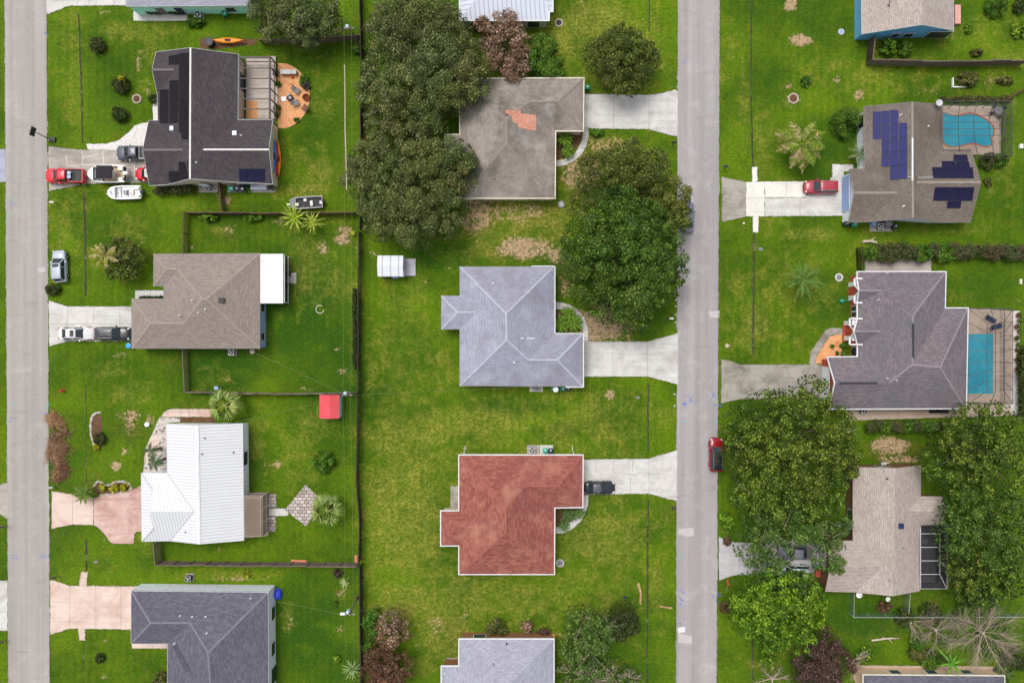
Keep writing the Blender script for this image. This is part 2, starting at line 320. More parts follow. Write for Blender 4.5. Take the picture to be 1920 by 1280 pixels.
# ------------------------------------------------------------------ mesh builder
class MB:
    def __init__(s): s.v = []; s.f = []; s.mi = []; s.c = 0; s.uv = {}
    def add(s, vs, fs):
        o = len(s.v); s.v += [tuple(v) for v in vs]
        for f in fs: s.f.append([i + o for i in f]); s.mi.append(s.c)
        return s
    def box(s, c, d, rz=0.0, taper=1.0):
        x, y, z = c; a, b, h = d[0] / 2, d[1] / 2, d[2]
        vs = []
        for zz, k in ((z, 1.0), (z + h, taper)):
            for sx, sy in ((-1, -1), (1, -1), (1, 1), (-1, 1)):
                lx, ly = sx * a * k, sy * b * k
                vs.append((x + lx * cos(rz) - ly * sin(rz), y + lx * sin(rz) + ly * cos(rz), zz))
        return s.add(vs, [(3, 2, 1, 0), (4, 5, 6, 7), (0, 1, 5, 4), (1, 2, 6, 5), (2, 3, 7, 6), (3, 0, 4, 7)])
    def prism(s, pts, z0, z1):
        n = len(pts); a = sum(pts[i][0] * pts[(i + 1) % n][1] - pts[(i + 1) % n][0] * pts[i][1] for i in range(n))
        if a < 0: pts = pts[::-1]
        vs = [(p[0], p[1], z0) for p in pts] + [(p[0], p[1], z1) for p in pts]
        fs = [list(range(n))[::-1], list(range(n, 2 * n))] + [(i, (i + 1) % n, n + (i + 1) % n, n + i) for i in range(n)]
        return s.add(vs, fs)
    def strip(s, a, b, w, z0, z1):
        a = Vector(a[:2]); b = Vector(b[:2]); d = (b - a).normalized(); n = Vector((-d.y, d.x)) * w / 2
        return s.prism([a + n, a - n, b - n, b + n], z0, z1)
    def bar(s, a, b, w, h=None):
        h = h or w; a = Vector(a); b = Vector(b); d = (b - a).normalized()
        u = d.cross(Vector((0, 0, 1)))
        u = Vector((1, 0, 0)) if u.length < 1e-4 else u.normalized()
        v = u.cross(d).normalized(); u = u * w / 2; v = v * h / 2
        vs = [p + q for p in (a, b) for q in (-u - v, u - v, u + v, -u + v)]
        return s.add(vs, [(0, 1, 2, 3), (7, 6, 5, 4), (0, 4, 5, 1), (1, 5, 6, 2), (2, 6, 7, 3), (3, 7, 4, 0)])
    def tube(s, pts, r, n=6):
        pts = [Vector(p) for p in pts]; rs = r if isinstance(r, (list, tuple)) else [r] * len(pts)
        vs = []; 
        for i, p in enumerate(pts):
            d = (pts[min(i + 1, len(pts) - 1)] - pts[max(i - 1, 0)]).normalized()
            u = d.cross(Vector((0, 0, 1))) if abs(d.z) < .95 else d.cross(Vector((1, 0, 0)))
            u.normalize(); w = d.cross(u)
            vs += [p + (u * cos(2 * pi * k / n) + w * sin(2 * pi * k / n)) * rs[i] for k in range(n)]
        fs = [(i * n + k, i * n + (k + 1) % n, (i + 1) * n + (k + 1) % n, (i + 1) * n + k) for i in range(len(pts) - 1) for k in range(n)]
        fs += [list(range(n))[::-1], list(range((len(pts) - 1) * n, len(pts) * n))]
        return s.add(vs, fs)
    def lathe(s, prof, c, n=16, sx=1.0, sy=1.0):
        vs = []; m = len(prof)
        for r, z in prof:
            vs += [(c[0] + r * cos(2 * pi * k / n) * sx, c[1] + r * sin(2 * pi * k / n) * sy, c[2] + z) for k in range(n)]
        fs = [(i * n + k, i * n + (k + 1) % n, (i + 1) * n + (k + 1) % n, (i + 1) * n + k) for i in range(m - 1) for k in range(n)]
        fs += [list(range(n))[::-1], list(range((m - 1) * n, m * n))]
        return s.add(vs, fs)
    def loft(s, rings, cap=True, close=True):
        n = len(rings[0]); vs = [p for r in rings for p in r]
        rng = range(n) if close else range(n - 1)
        fs = [(i * n + k, i * n + (k + 1) % n, (i + 1) * n + (k + 1) % n, (i + 1) * n + k) for i in range(len(rings) - 1) for k in rng]
        if cap: fs += [list(range(n))[::-1], list(range((len(rings) - 1) * n, len(rings) * n))]
        return s.add(vs, fs)
    def facepoly(s, pts):
        return s.add(pts, [list(range(len(pts)))])
    def mesh(s, name, mats, org, smooth):
        me = bpy.data.meshes.new(name)
        ox, oy, oz = org
        me.from_pydata([(x - ox, y - oy, z - oz) for x, y, z in s.v], [], s.f)
        for m in (mats if isinstance(mats, (list, tuple)) else [mats]): me.materials.append(m)
        if any(s.mi): me.polygons.foreach_set('material_index', s.mi)
        if smooth: me.polygons.foreach_set('use_smooth', [True] * len(s.f))
        # UVs in metres: u along the level line of each face, v up its slope
        uvl = me.uv_layers.new(name='UVMap'); co = s.v
        dat = np.zeros((len(me.loops), 2), dtype=np.float32); k = 0
        for fi, f in enumerate(s.f):
            if fi in s.uv:
                for q in s.uv[fi]: dat[k] = q; k += 1
                continue
            nrm = me.polygons[fi].normal; nx, ny, nz = nrm
            hl = math.hypot(nx, ny)
            if hl < 1e-3: u = (1, 0, 0); v = (0, 1, 0)
            else:
                u = (-ny / hl, nx / hl, 0); v = (-nx * nz / hl, -ny * nz / hl, hl)
            for i in f:
                p = co[i]
                dat[k] = (p[0] * u[0] + p[1] * u[1], p[0] * v[0] + p[1] * v[1] + p[2] * v[2]); k += 1
        uvl.data.foreach_set('uv', dat.ravel())
        return me
    def build(s, name, mats, parent=None, loc=None, smooth=False, local=False):
        if parent is not None:
            org = (0, 0, 0) if local else ORG[parent.name]
            o = bpy.data.objects.new(name, s.mesh(name, mats, org, smooth)); COL.objects.link(o); o.parent = parent
            ORG[o.name] = (0, 0, 0) if local else org
        else:
            if loc is None:
                xs = [p[0] for p in s.v]; ys = [p[1] for p in s.v]
                loc = ((min(xs) + max(xs)) / 2, (min(ys) + max(ys)) / 2, min(p[2] for p in s.v))
            o = bpy.data.objects.new(name, s.mesh(name, mats, loc, smooth)); COL.objects.link(o); o.location = loc
            ORG[o.name] = tuple(loc)
        return o
def tag(o, label=None, cat=None, group=None, kind=None):
    if label: o['label'] = label
    if cat: o['category'] = cat
    if group: o['group'] = group
    if kind: o['kind'] = kind
    return o
def thing(name, label, cat, loc=(0, 0, 0), rz=0.0, group=None):
    o = bpy.data.objects.new(name, None); COL.objects.link(o); o.empty_display_size = .3
    o.location = loc; o.rotation_euler = (0, 0, rz); ORG[o.name] = tuple(loc)
    return tag(o, label, cat, group)
def copy_tree(o, loc, rz=None, label=None, group=None, sc=None):
    c = o.copy(); COL.objects.link(c); c.location = loc
    if rz is not None: c.rotation_euler = (0, 0, rz)
    if sc: c.scale = (sc, sc, sc)
    if label: c['label'] = label
    if group: c['group'] = group
    ORG[c.name] = tuple(loc)
    def rec(src, dst):
        for ch in [x for x in src.children]:
            d = ch.copy(); COL.objects.link(d); d.parent = dst; rec(ch, d)
    rec(o, c); return c
def px_pts(l, h=0.0): return [P(x, y, h) for x, y in l]
def struct(name, mb, mats, label=None, cat=None):
    o = mb.build(name, mats); o['kind'] = 'structure'
    if label: o['label'] = label
    if cat: o['category'] = cat
    return o
# ------------------------------------------------------------------ ground
def make_ground():
    fine = .42
    xs = np.concatenate([np.array([-900, -500, -300, -200, -150, -110, -90]), np.arange(-78, 78.1, fine), np.array([90, 110, 150, 200, 300, 500, 900])])
    ys = np.concatenate([np.array([-900, -500, -300, -200, -150, -100, -70]), np.arange(-54, 54.1, fine), np.array([70, 100, 150, 200, 300, 500, 900])])
    X, Y = np.meshgrid(xs, ys); nx, ny = len(xs), len(ys)
    rs = np.random.RandomState(3)
    Z = np.zeros_like(X)
    px = X * S + 960; py = 640 - Y * S
    Z3 = np.zeros((ny, nx, 3), dtype=np.float32) + .02
    def blob(ch, cx, cy, rx, ry, a, edge=.55):
        d = np.sqrt(((px - cx) / rx) ** 2 + ((py - cy) / ry) ** 2)
        w = np.clip((1 - d) / edge, 0, 1) * a
        Z3[:, :, ch] = np.maximum(Z3[:, :, ch], w)
    D, L, B = 0, 1, 2
    for b in [ (980, 1000, 320, 360, .3), (1090, 780, 190, 70, .3), (760, 700, 110, 190, .22), (1150, 130, 130, 150, .35), (960, 430, 160, 60, .45), (1140, 300, 120, 60, .4), (120, 400, 60, 160, .2), (130, 120, 40, 140, .2), (1700, 140, 240, 50, .18), (1480, 560, 120, 120, .22)]: blob(D, *b, .4)
    for b in [ # dry, yellowed turf
        (760, 960, 110, 190, .55), (760, 820, 120, 60, .5), (1130, 1010, 110, 80, .5), (930, 1120, 260, 50, .42), (760, 1130, 110, 70, .5), (840, 1180, 90, 90, .5),
        (1040, 80, 60, 90, .62), (1120, 40, 90, 60, .6), (1000, 400, 130, 50, .62), (960, 460, 110, 40, .5), (880, 790, 170, 40, .55), (1100, 770, 70, 40, .4), (1140, 810, 70, 35, .45),
        (1150, 285, 80, 40, .6), (1090, 280, 40, 50, .5), (600, 330, 40, 70, .5), (560, 360, 90, 22, .5), (140, 100, 18, 200, .3), (260, 60, 110, 30, .35), (240, 430, 70, 40, .3), (360, 385, 60, 16, .4),
        (600, 180, 40, 80, .3), (270, 150, 18, 50, .4), (560, 860, 60, 80, .32), (480, 820, 30, 60, .35), (600, 790, 60, 40, .3), (250, 740, 60, 30, .35), (200, 690, 60, 20, .3), (430, 1080, 140, 14, .35), (540, 1160, 14, 40, .45),
        (1395, 180, 16, 140, .3), (1480, 230, 20, 60, .25), (1640, 150, 160, 40, .28), (1520, 440, 90, 18, .4), (1500, 540, 110, 60, .35), (1390, 560, 20, 80, .3), (1880, 330, 40, 70, .3), (1840, 60, 60, 50, .25), (1800, 430, 100, 14, .3), (1230, 1100, 20, 90, .35), (1245, 780, 20, 30, .5), (1800, 560, 60, 20, .2), (1560, 120, 80, 20, .3), (760, 560, 80, 60, .3), (830, 690, 30, 60, .4), (600, 470, 40, 20, .25), (420, 430, 30, 12, .4), (490, 620, 30, 40, .3), (1080, 960, 40, 60, .3), (1160, 900, 50, 60, .2), (1230, 40, 14, 60, .4), (120, 420, 20, 60, .4), (1480, 1200, 40, 60, .3)]: blob(D, *b)
    for b in [ # deep green turf
        (560, 560, 130, 180, .9), (420, 690, 110, 60, .9), (620, 640, 60, 100, .8), (580, 1180, 90, 130, .8), (640, 1240, 60, 60, .7), (300, 880, 60, 100, .5), (600, 240, 60, 120, .5), (820, 480, 90, 40, .8), (760, 650, 60, 80, .5),
        (960, 760, 110, 30, .8), (1040, 810, 60, 20, .6), (1070, 990, 60, 70, .5), (1160, 760, 60, 40, .4), (1230, 590, 40, 60, .7), (1180, 1130, 120, 30, .6), (1560, 260, 90, 60, .7), (1460, 160, 60, 60, .5), (1540, 30, 70, 60, .6), (1850, 530, 80, 60, .6), (1560, 560, 60, 80, .6), (1620, 1160, 110, 60, .8), (1600, 1220, 90, 40, .7), (1870, 1130, 60, 40, .7), (1400, 760, 50, 20, .8), (1390, 1000, 50, 50, .8), (1500, 1100, 140, 30, .8), (1860, 230, 60, 40, .4), (200, 440, 80, 60, .5), (420, 1000, 120, 30, .3), (1780, 40, 90, 50, .4), (230, 700, 120, 60, .3), (200, 200, 60, 70, .4), (110, 700, 30, 60, .4), (110, 1000, 40, 60, .3)]: blob(L, *b)
    for b in [ # bare sandy spots
        (985, 465, 75, 30, .8), (890, 405, 44, 50, .62), (960, 400, 80, 26, .5), (1090, 320, 60, 50, .55), (1140, 275, 60, 26, .45), (1130, 610, 80, 50, .7), (1045, 480, 24, 26, .7), (900, 400, 30, 40, .72), (1000, 395, 30, 24, .5), (1130, 600, 60, 40, .8), (1095, 605, 22, 34, .9), (1075, 325, 30, 40, .65), (1130, 275, 30, 20, .5), (645, 432, 20, 12, .7), (640, 450, 22, 14, .8), (607, 465, 14, 16, .65), (672, 470, 8, 30, .5), (640, 695, 16, 9, .6), (575, 730, 24, 8, .55), (440, 735, 40, 8, .35), (525, 415, 20, 10, .5), (430, 430, 16, 16, .45), (360, 465, 14, 8, .5), (218, 873, 14, 14, .9), (240, 780, 34, 16, .55), (245, 790, 18, 40, .45), (235, 848, 12, 10, .6), (280, 790, 12, 18, .6), (1500, 75, 30, 16, .95), (1483, 8, 18, 20, .9), (1488, 185, 18, 14, .9), (1610, 178, 16, 16, .8), (1570, 148, 12, 10, .8), (1479, 160, 10, 6, .6), (1805, 70, 14, 8, .4), (1780, 70, 8, 6, .5), (1640, 390, 20, 8, .4), (1145, 740, 14, 14, .8), (1215, 805, 8, 12, .4), (1670, 835, 50, 24, .85), (1690, 860, 60, 10, .7), (1240, 985, 12, 12, .3), (870, 1150, 20, 14, .4), (820, 1170, 24, 26, .4), (990, 1155, 10, 8, .4), (690, 1290, 10, 10, .3), (520, 870, 10, 12, .4), (498, 880, 8, 40, .3), (655, 1150, 4, 4, .3), (637, 1180, 9, 9, .7), (545, 1165, 12, 24, .4), (640, 1110, 14, 8, .5), (450, 1085, 60, 6, .5), (700, 130, 14, 120, .55), (690, 260, 10, 60, .5), (1860, 150, 22, 8, .3), (1740, 170, 60, 6, .3), (262, 118, 10, 40, .4), (278, 165, 10, 20, .6), (200, 25, 40, 10, .3), (205, 645, 30, 8, .35), (230, 665, 24, 8, .5), (120, 475, 12, 8, .4), (1590, 480, 8, 6, .3), (260, 1195, 20, 20, .2), (193, 1013, 12, 8, .4), (415, 1030, 16, 6, .3), (1640, 640, 2, 2, .1), (1505, 1020, 60, 30, .4), (1370, 560, 6, 60, .25), (1440, 1250, 30, 20, .3), (1780, 600, 6, 6, .3), (410, 365, 14, 10, .5), (426, 375, 8, 14, .7), (195, 1270, 8, 10, .5), (680, 460, 10, 12, .5), (700, 475, 10, 10, .6), (1030, 620, 20, 20, .5), (1060, 540, 20, 30, .5)]: blob(B, *b)
    Wr = np.zeros((ny, nx), dtype=np.float32) + .02
    def wear(cx, cy, rx, ry, a):
        d = np.sqrt(((px - cx) / rx) ** 2 + ((py - cy) / ry) ** 2); np.maximum(Wr, np.clip((1 - d) / .7, 0, 1) * a, out=Wr)
    for b in [(900, 400, 70, 60, .7), (1000, 410, 80, 50, .6), (1090, 330, 60, 70, .7), (1130, 280, 70, 40, .6), (960, 470, 120, 40, .6), (1060, 520, 40, 60, .6), (640, 445, 50, 40, .5), (760, 1150, 80, 60, .5), (850, 1190, 70, 60, .5), (1680, 850, 80, 50, .7), (430, 440, 60, 30, .4), (550, 420, 60, 24, .5), (240, 800, 60, 60, .5), (1500, 1090, 140, 30, .4), (1640, 1180, 100, 50, .45), (480, 660, 60, 20, .35), (690, 250, 20, 240, .6), (330, 830, 20, 60, .3), (470, 850, 24, 110, .4), (1240, 1120, 18, 120, .45), (120, 200, 16, 180, .3), (600, 340, 60, 80, .35), (1860, 150, 60, 30, .4), (1720, 1130, 120, 30, .4), (1400, 1010, 40, 60, .4)]: wear(*b)
    for _ in range(260):
        cx, cy = rs.uniform(60, 1920), rs.uniform(0, 1280); r0 = rs.uniform(14, 75); r1 = r0 * rs.uniform(.5, 1.6); k = rs.rand()
        if k < .35: wear(cx, cy, r0, r1, rs.uniform(.15, .42))
        elif k < .65: blob(L, cx, cy, r0 * 1.3, r1 * 1.3, rs.uniform(.25, .7), .8)
        else: blob(D, cx, cy, r0, r1, rs.uniform(.15, .45), .8)
    for _ in range(150): blob(B, rs.uniform(60, 1920), rs.uniform(0, 1280), rs.uniform(2, 6), rs.uniform(2, 5), rs.uniform(.3, .7))
    v = np.stack([X.ravel(), Y.ravel(), Z.ravel()], 1)
    i = np.arange(nx * ny).reshape(ny, nx)
    q = np.stack([i[:-1, :-1], i[:-1, 1:], i[1:, 1:], i[1:, :-1]], -1).reshape(-1, 4)
    me = bpy.data.meshes.new('ground')
    me.vertices.add(len(v)); me.vertices.foreach_set('co', v.astype(np.float32).ravel())
    me.loops.add(q.size); me.loops.foreach_set('vertex_index', q.astype(np.int32).ravel())
    me.polygons.add(len(q)); me.polygons.foreach_set('loop_start', (np.arange(len(q)) * 4).astype(np.int32)); me.polygons.foreach_set('loop_total', np.full(len(q), 4, dtype=np.int32))
    me.update(calc_edges=True)
    a = me.color_attributes.new('Zone', 'FLOAT_COLOR', 'POINT')
    c = np.ones((nx * ny, 4), dtype=np.float32); c[:, :3] = Z3.reshape(-1, 3); c[:, 3] = Wr.ravel()
    a.data.foreach_set('color', c.ravel())
    me.materials.append(M['lawn'])
    o = bpy.data.objects.new('ground', me); COL.objects.link(o); o['kind'] = 'structure'
make_ground()

EDGES = []; POLYS = []
def wobble_edge(p0, p1, n=40, a=.06):
    r = random.Random(int(p0[0] * 10))
    return [(p0[0] + (p1[0] - p0[0]) * i / n + r.uniform(-a, a), p0[1] + (p1[1] - p0[1]) * i / n) for i in range(n + 1)]
def road(name, l0, r0, l1, r1, mat):
    # edges given in photo pixels at the top and bottom of the picture, run on well past both
    def ext(a, b, y): return (a + (b - a) * y / 1280.0, y)
    L = [P(*ext(l0, l1, y))[:2] for y in (-3000, 0, 1280, 4300)]; Rr = [P(*ext(r0, r1, y))[:2] for y in (-3000, 0, 1280, 4300)]
    e1 = [L[0]] + wobble_edge(L[1], L[2], 150, .09) + [L[3]]; e2 = [Rr[0]] + wobble_edge(Rr[1], Rr[2], 150, .09) + [Rr[3]]
    POLYS.append([L[1], L[2], Rr[2], Rr[1]])
    EDGES.extend([(Vector((*L[1], 0)), Vector((*L[2], 0))), (Vector((*Rr[1], 0)), Vector((*Rr[2], 0)))])
    mb = MB(); n = len(e1)
    vs = [(x, y, .02) for x, y in e1] + [(x, y, .02) for x, y in e2] + [(x, y, -.03) for x, y in e1] + [(x, y, -.03) for x, y in e2]
    fs = [(i, i + 1, n + i + 1, n + i) for i in range(n - 1)] + [(2 * n + i, 2 * n + i + 1, i + 1, i) for i in range(n - 1)] + [(n + i, n + i + 1, 3 * n + i + 1, 3 * n + i) for i in range(n - 1)]
    mb.add(vs, fs)
    struct(name, mb, M[mat])
road('road', 8, 88, 15, 94, 'asphalt_left')
road('road', 1270, 1350, 1267, 1344, 'asphalt_right')

def slab(name, pts, mat, joints=(), light=(), z=.035, curve=False):
    mb = MB(); q = px_pts(pts); rr = random.Random(int(pts[0][0] * 7 + pts[0][1])); out = []
    for a, b in zip(q, q[1:] + q[:1]):
        n = max(1, int((b - a).length / .45)); d = (b - a).normalized(); nn = Vector((-d.y, d.x, 0))
        out += [a] + [a + (b - a) * i / n + nn * rr.uniform(-.055, .055) for i in range(1, n)]
    mb.prism(out, -.03, z); POLYS.append([(v.x, v.y) for v in q])
    if name in ('driveway', 'path', 'pavement', 'patio') and z < .05: EDGES.extend((a, b) for a, b in zip(q, q[1:] + q[:1]))
    mb.c = 1
    for a, b in joints: mb.strip(P(*a), P(*b), .035, z + .001, z + .004)
    mb.c = 2
    for pl in light:
        for a, b in zip(pl[:-1], pl[1:]): mb.strip(P(*a), P(*b), .06, z + .001, z + .004)
    return struct(name, mb, [M[mat], M['joint'], M['joint_light']])
def arc(cx, cy, rx, ry, a0, a1, n=14):
    return [(cx + rx * cos(radians(a0 + (a1 - a0) * i / n)), cy + ry * sin(radians(a0 + (a1 - a0) * i / n))) for i in range(n + 1)]
# dark-roofed house, top left
slab('driveway', [(91, 274), (125, 278), (158, 281), (280, 281), (280, 343), (165, 345), (130, 351), (92, 359)], 'concrete_grey',
     [((152, 281), (152, 320)), ((98, 276), (98, 357))], [[(124, 292), (126, 306), (127, 312)], [(128, 312), (155, 309), (200, 311), (240, 308)], [(153, 296), (170, 293), (184, 289)], [(192, 281), (194, 296), (195, 310)], [(152, 284), (157, 296), (153, 309)], [(253, 300), (252, 320), (253, 340)]])
slab('gravel_bed', [(162, 270), (200, 270), (225, 262), (241, 249), (252, 236), (266, 231), (279, 230), (279, 281), (165, 281)], 'white_gravel', z=.03)
slab('gravel_bed', [(287, 196), (296, 190), (296, 228), (287, 228)], 'white_gravel', z=.03)
slab('driveway', [(87, -60), (237, -60), (237, 11), (129, 12), (88, 28)], 'concrete_white', [((146, -10), (146, 11)), ((214, -10), (214, 11))])
slab('pavement', [(250, 8), (260, 8), (260, 24), (352, 24), (352, 40), (250, 40)], 'concrete_white', [((300, 24), (300, 40))], z=.04)
# brown hip-roofed house
slab('driveway', [(92, 563), (127, 574), (248, 574), (248, 640), (127, 640), (93, 650)], 'concrete_white', [((127, 574), (127, 640)), ((176, 574), (176, 607)), ((225, 574), (225, 607)), ((93, 607), (247, 607))])
slab('path', [(253, 544), (308, 544), (308, 562), (253, 562)], 'concrete_white', [((282, 544), (282, 560))])
# white metal-roofed house
slab('driveway', [(97, 920), (136, 926), (150, 934), (175, 932), (175, 984), (136, 983), (97, 991)], 'concrete_pink', [((136, 926), (136, 983)), ((175, 932), (175, 984))])
slab('driveway', [(176, 932), (215, 926), (240, 920), (256, 914), (266, 908), (266, 997), (258, 996), (253, 1000), (251, 1019), (212, 1019), (205, 1014), (196, 1001), (188, 992), (176, 984)], 'concrete_rose')
slab('path', [(303, 781)] + arc(325, 782, 22, 16, 190, 270) + [(396, 766), (396, 781)], 'concrete_pink', [((340, 766), (340, 781)), ((355, 766), (355, 781)), ((372, 766), (372, 781))])
slab('pebble_bed', [(300, 782), (338, 782), (338, 790), (314, 792), (314, 888), (268, 888), (272, 845), (285, 815), (293, 795)], 'pebble', z=.03)
slab('path', [(272, 842), (284, 815), (293, 815), (300, 824), (296, 850), (272, 870)], 'concrete_pink', z=.04)
slab('flower_bed', [(338, 782), (405, 782), (405, 792), (338, 791)], 'soil', z=.02)
# slate roof, bottom left
slab('driveway', [(94, 1086), (104, 1088), (130, 1097), (275, 1098), (275, 1180), (130, 1178), (95, 1189)], 'concrete_pink', [((131, 1097), (131, 1178)), ((180, 1098), (180, 1179)), ((227, 1098), (227, 1180))])
slab('pavement', [(152, 1071), (165, 1071), (163, 1098), (148, 1098)], 'concrete_pink', z=.04)
slab('pavement', [(146, 1178), (160, 1178), (160, 1200), (149, 1200)], 'concrete_pink', z=.04)
slab('path', [(247, 1200), (314, 1200), (314, 1215), (247, 1215)], 'concrete_pink', [((287, 1207), (287, 1215))])
# weathered roof, upper middle
slab('driveway', [(1092, 176), (1216, 178), (1240, 175), (1266, 168), (1271, 172), (1270, 256), (1255, 254), (1217, 243), (1092, 241)], 'concrete_white', [((1150, 178), (1150, 242)), ((1217, 178), (1217, 243))])
slab('path', [(1094, 241), (1103, 241), (1104, 258), (1100, 274), (1092, 288), (1078, 301), (1062, 310), (1040, 314), (1040, 302), (1058, 299), (1072, 291), (1084, 279), (1091, 264)], 'concrete_white', [((1089, 276), (1099, 281))])
# blue-grey roof, middle
slab('driveway', [(1092, 640), (1214, 640), (1271, 624), (1271, 721), (1215, 706), (1092, 706)], 'concrete_white', [((1149, 640), (1149, 706)), ((1214, 640), (1214, 706))])
slab('path', [(1038, 566), (1050, 566), (1066, 570), (1082, 579), (1095, 594), (1102, 612), (1104, 640), (1093, 640), (1092, 622), (1086, 605), (1076, 592), (1062, 583), (1050, 580), (1038, 580)], 'concrete_white')
# red roof
slab('driveway', [(1092, 861), (1217, 859), (1269, 843), (1269, 939), (1216, 925), (1092, 927)], 'concrete_white', [((1117, 861), (1117, 880)), ((1150, 861), (1150, 884)), ((1217, 859), (1217, 925)), ((1186, 860), (1186, 884)), ((1150, 884), (1186, 890)), ((1186, 890), (1200, 886)), ((1200, 886), (1245, 888)), ((1182, 896), (1182, 925))])
slab('path', [(1092, 925), (1104, 926), (1103, 946), (1098, 962), (1088, 978), (1073, 991), (1056, 999), (1038, 1001), (1038, 988), (1054, 986), (1068, 979), (1080, 967), (1089, 952), (1092, 940)], 'concrete_white')
slab('patio', [(844, 910), (862, 910), (862, 956), (844, 956)], 'concrete_old')
# solar house, right
slab('driveway', [(1353, 331), (1398, 341), (1400, 406), (1353, 417)], 'concrete_old', z=.03)
slab('driveway', [(1399, 341), (1433, 340), (1433, 406), (1399, 406)], 'concrete_new', [((1399, 371), (1433, 371))])
slab('driveway', [(1434, 340), (1512, 340), (1512, 370), (1434, 370)], 'concrete_new', [((1474, 340), (1474, 370))])
slab('driveway', [(1434, 371), (1512, 371), (1512, 340), (1556, 340), (1556, 333), (1560, 333), (1560, 308), (1600, 308), (1600, 322), (1582, 322), (1582, 405), (1434, 406)], 'concrete_white', [((1500, 371), (1500, 406)), ((1434, 371), (1512, 371))])
slab('pavement', [(1409, 313), (1420, 313), (1420, 341), (1410, 341)], 'concrete_new', z=.04)
slab('pavement', [(1411, 405), (1423, 405), (1422, 436), (1411, 436)], 'concrete_new', z=.04)
# violet roof, right
slab('driveway', [(1352, 673), (1370, 676), (1386, 683), (1545, 683), (1556, 700), (1556, 748), (1388, 748), (1352, 756)], 'concrete_old', [((1405, 683), (1405, 748)), ((1460, 683), (1460, 748)), ((1517, 683), (1517, 740)), ((1352, 716), (1370, 715))])
slab('path', [(1517, 683), (1519, 660), (1548, 618), (1556, 614), (1580, 615), (1580, 628), (1558, 628), (1531, 666), (1530, 683)], 'concrete_old', z=.04)
slab('mulch_bed', [(1530, 681), (1532, 667), (1557, 630), (1578, 626), (1578, 668), (1564, 671), (1547, 682)], 'mulch', z=.045)
slab('path', [(1622, 484), (1746, 484), (1746, 512), (1622, 512)], 'concrete_grey')
slab('pool_deck', [(1810, 577), (1907, 583), (1905, 778), (1590, 788), (1590, 762), (1810, 762)], 'deck_beige', z=.05)
slab('pavement', [(1897, 583), (1912, 583), (1909, 778), (1895, 778)], 'concrete_white', z=.056)
# sand roof
slab('driveway', [(1348, 1006), (1368, 1014), (1400, 1017), (1560, 1008), (1560, 1082), (1390, 1077), (1372, 1079), (1348, 1088)], 'concrete_lilac', [((1402, 1016), (1402, 1077)), ((1460, 1014), (1460, 1078))])
slab('patio', [(1722, 980), (1778, 980), (1778, 1104), (1722, 1104)], 'concrete_old')
# far-left neighbours' drive mouths
slab('driveway', [(-90, 283), (9, 279), (11, 342), (-90, 343)], 'concrete_blue')
slab('driveway', [(-90, 912), (-2, 908), (15, 903), (16, 974), (-2, 962), (-90, 962)], 'concrete_grey')
slab('driveway', [(-90, 1091), (14, 1087), (14, 1182), (-90, 1179)], 'concrete_white')
# bottom houses
slab('patio', [(1600, 1246), (1862, 1248), (1862, 1275), (1600, 1275)], 'deck_beige')
slab('flower_bed', [(866, 1188), (1040, 1188), (1040, 1202), (866, 1202)], 'mulch', z=.03)
slab('patio', [(836, 1232), (862, 1232), (862, 1252), (836, 1252)], 'brick_patio' if 'brick_patio' in M else 'concrete_old')
# diamond paver patio and the walk to it
slab('path', [(500, 952), (541, 952), (541, 967), (500, 967)], 'concrete_white')
def paver(pts, z=.04):
    mb = MB(); mb.prism(px_pts(pts), -.02, z); return mb
struct('patio', paver([(573, 908), (606, 940), (574, 986), (534, 955)]), M['paver'])
struct('patio', paver([(500, 926), (518, 926), (518, 951), (500, 951)]), M['paver'])
struct('patio', paver([(500, 968), (517, 968), (517, 996), (500, 996)]), M['paver'])
# beds
slab('mulch_bed', [(521, 119)] + arc(520, 180, 61, 63, -72, 76, 18) + [(521, 241)], 'mulch', z=.04)
slab('flower_bed', [(1042, 247), (1092, 247), (1090, 262), (1080, 280), (1066, 292), (1042, 300)], 'soil', z=.012)
slab('flower_bed', [(1040, 585), (1062, 586), (1080, 598), (1090, 620), (1040, 624)], 'soil', z=.012)
slab('flower_bed', [(1041, 953), (1091, 953), (1086, 966), (1072, 978), (1041, 986)], 'soil', z=.012)
slab('flower_bed', [(176, 912), (184, 904), (196, 908), (205, 910), (218, 904), (238, 904), (246, 912), (242, 920), (215, 924), (186, 928), (177, 922)], 'soil', z=.03)
slab('flower_bed', [(174, 780), (184, 775), (192, 785), (190, 812), (196, 835), (186, 842), (176, 826), (171, 805)], 'soil', z=.008)
slab('mulch_bed', [(376, 72), (483, 74), (480, 84), (410, 92), (376, 92)], 'soil', z=.02)
slab('flower_bed', [(1620, 874), (1708, 868), (1708, 876), (1620, 880)], 'soil', z=.02)

# drainage ditches along the verges: shallow troughs of dark soil
def ditch(pts, w, mat='ditch'):
    mb = MB(); pts = px_pts(pts)
    fine = []
    r = random.Random(int(pts[0].x * 10))
    for a, b in zip(pts[:-1], pts[1:]):
        n = max(2, int((b - a).length / .5))
        fine += [a + (b - a) * i / n for i in range(n)]
    fine.append(pts[-1])
    vs = []; m = len(fine)
    for p in fine:
        k = w * r.uniform(.6, 1.25) / 2; d = r.uniform(-.06, .06)
        vs += [(p.x - k + d, p.y, .006), (p.x + k + d, p.y, .006)]
    mb.add(vs, [(2 * i + 2, 2 * i + 3, 2 * i + 1, 2 * i) for i in range(m - 1)])
    struct('ditch', mb, M[mat])
ditch([(147, 25), (150, 70), (153, 180), (155, 268)], .24)
ditch([(158, 360), (160, 430), (161, 555)], .3)
ditch([(161, 720), (162, 820), (161, 905)], .14)
ditch([(162, 1010), (162, 1071)], .34)
ditch([(158, 1202), (157, 1258)], .12)
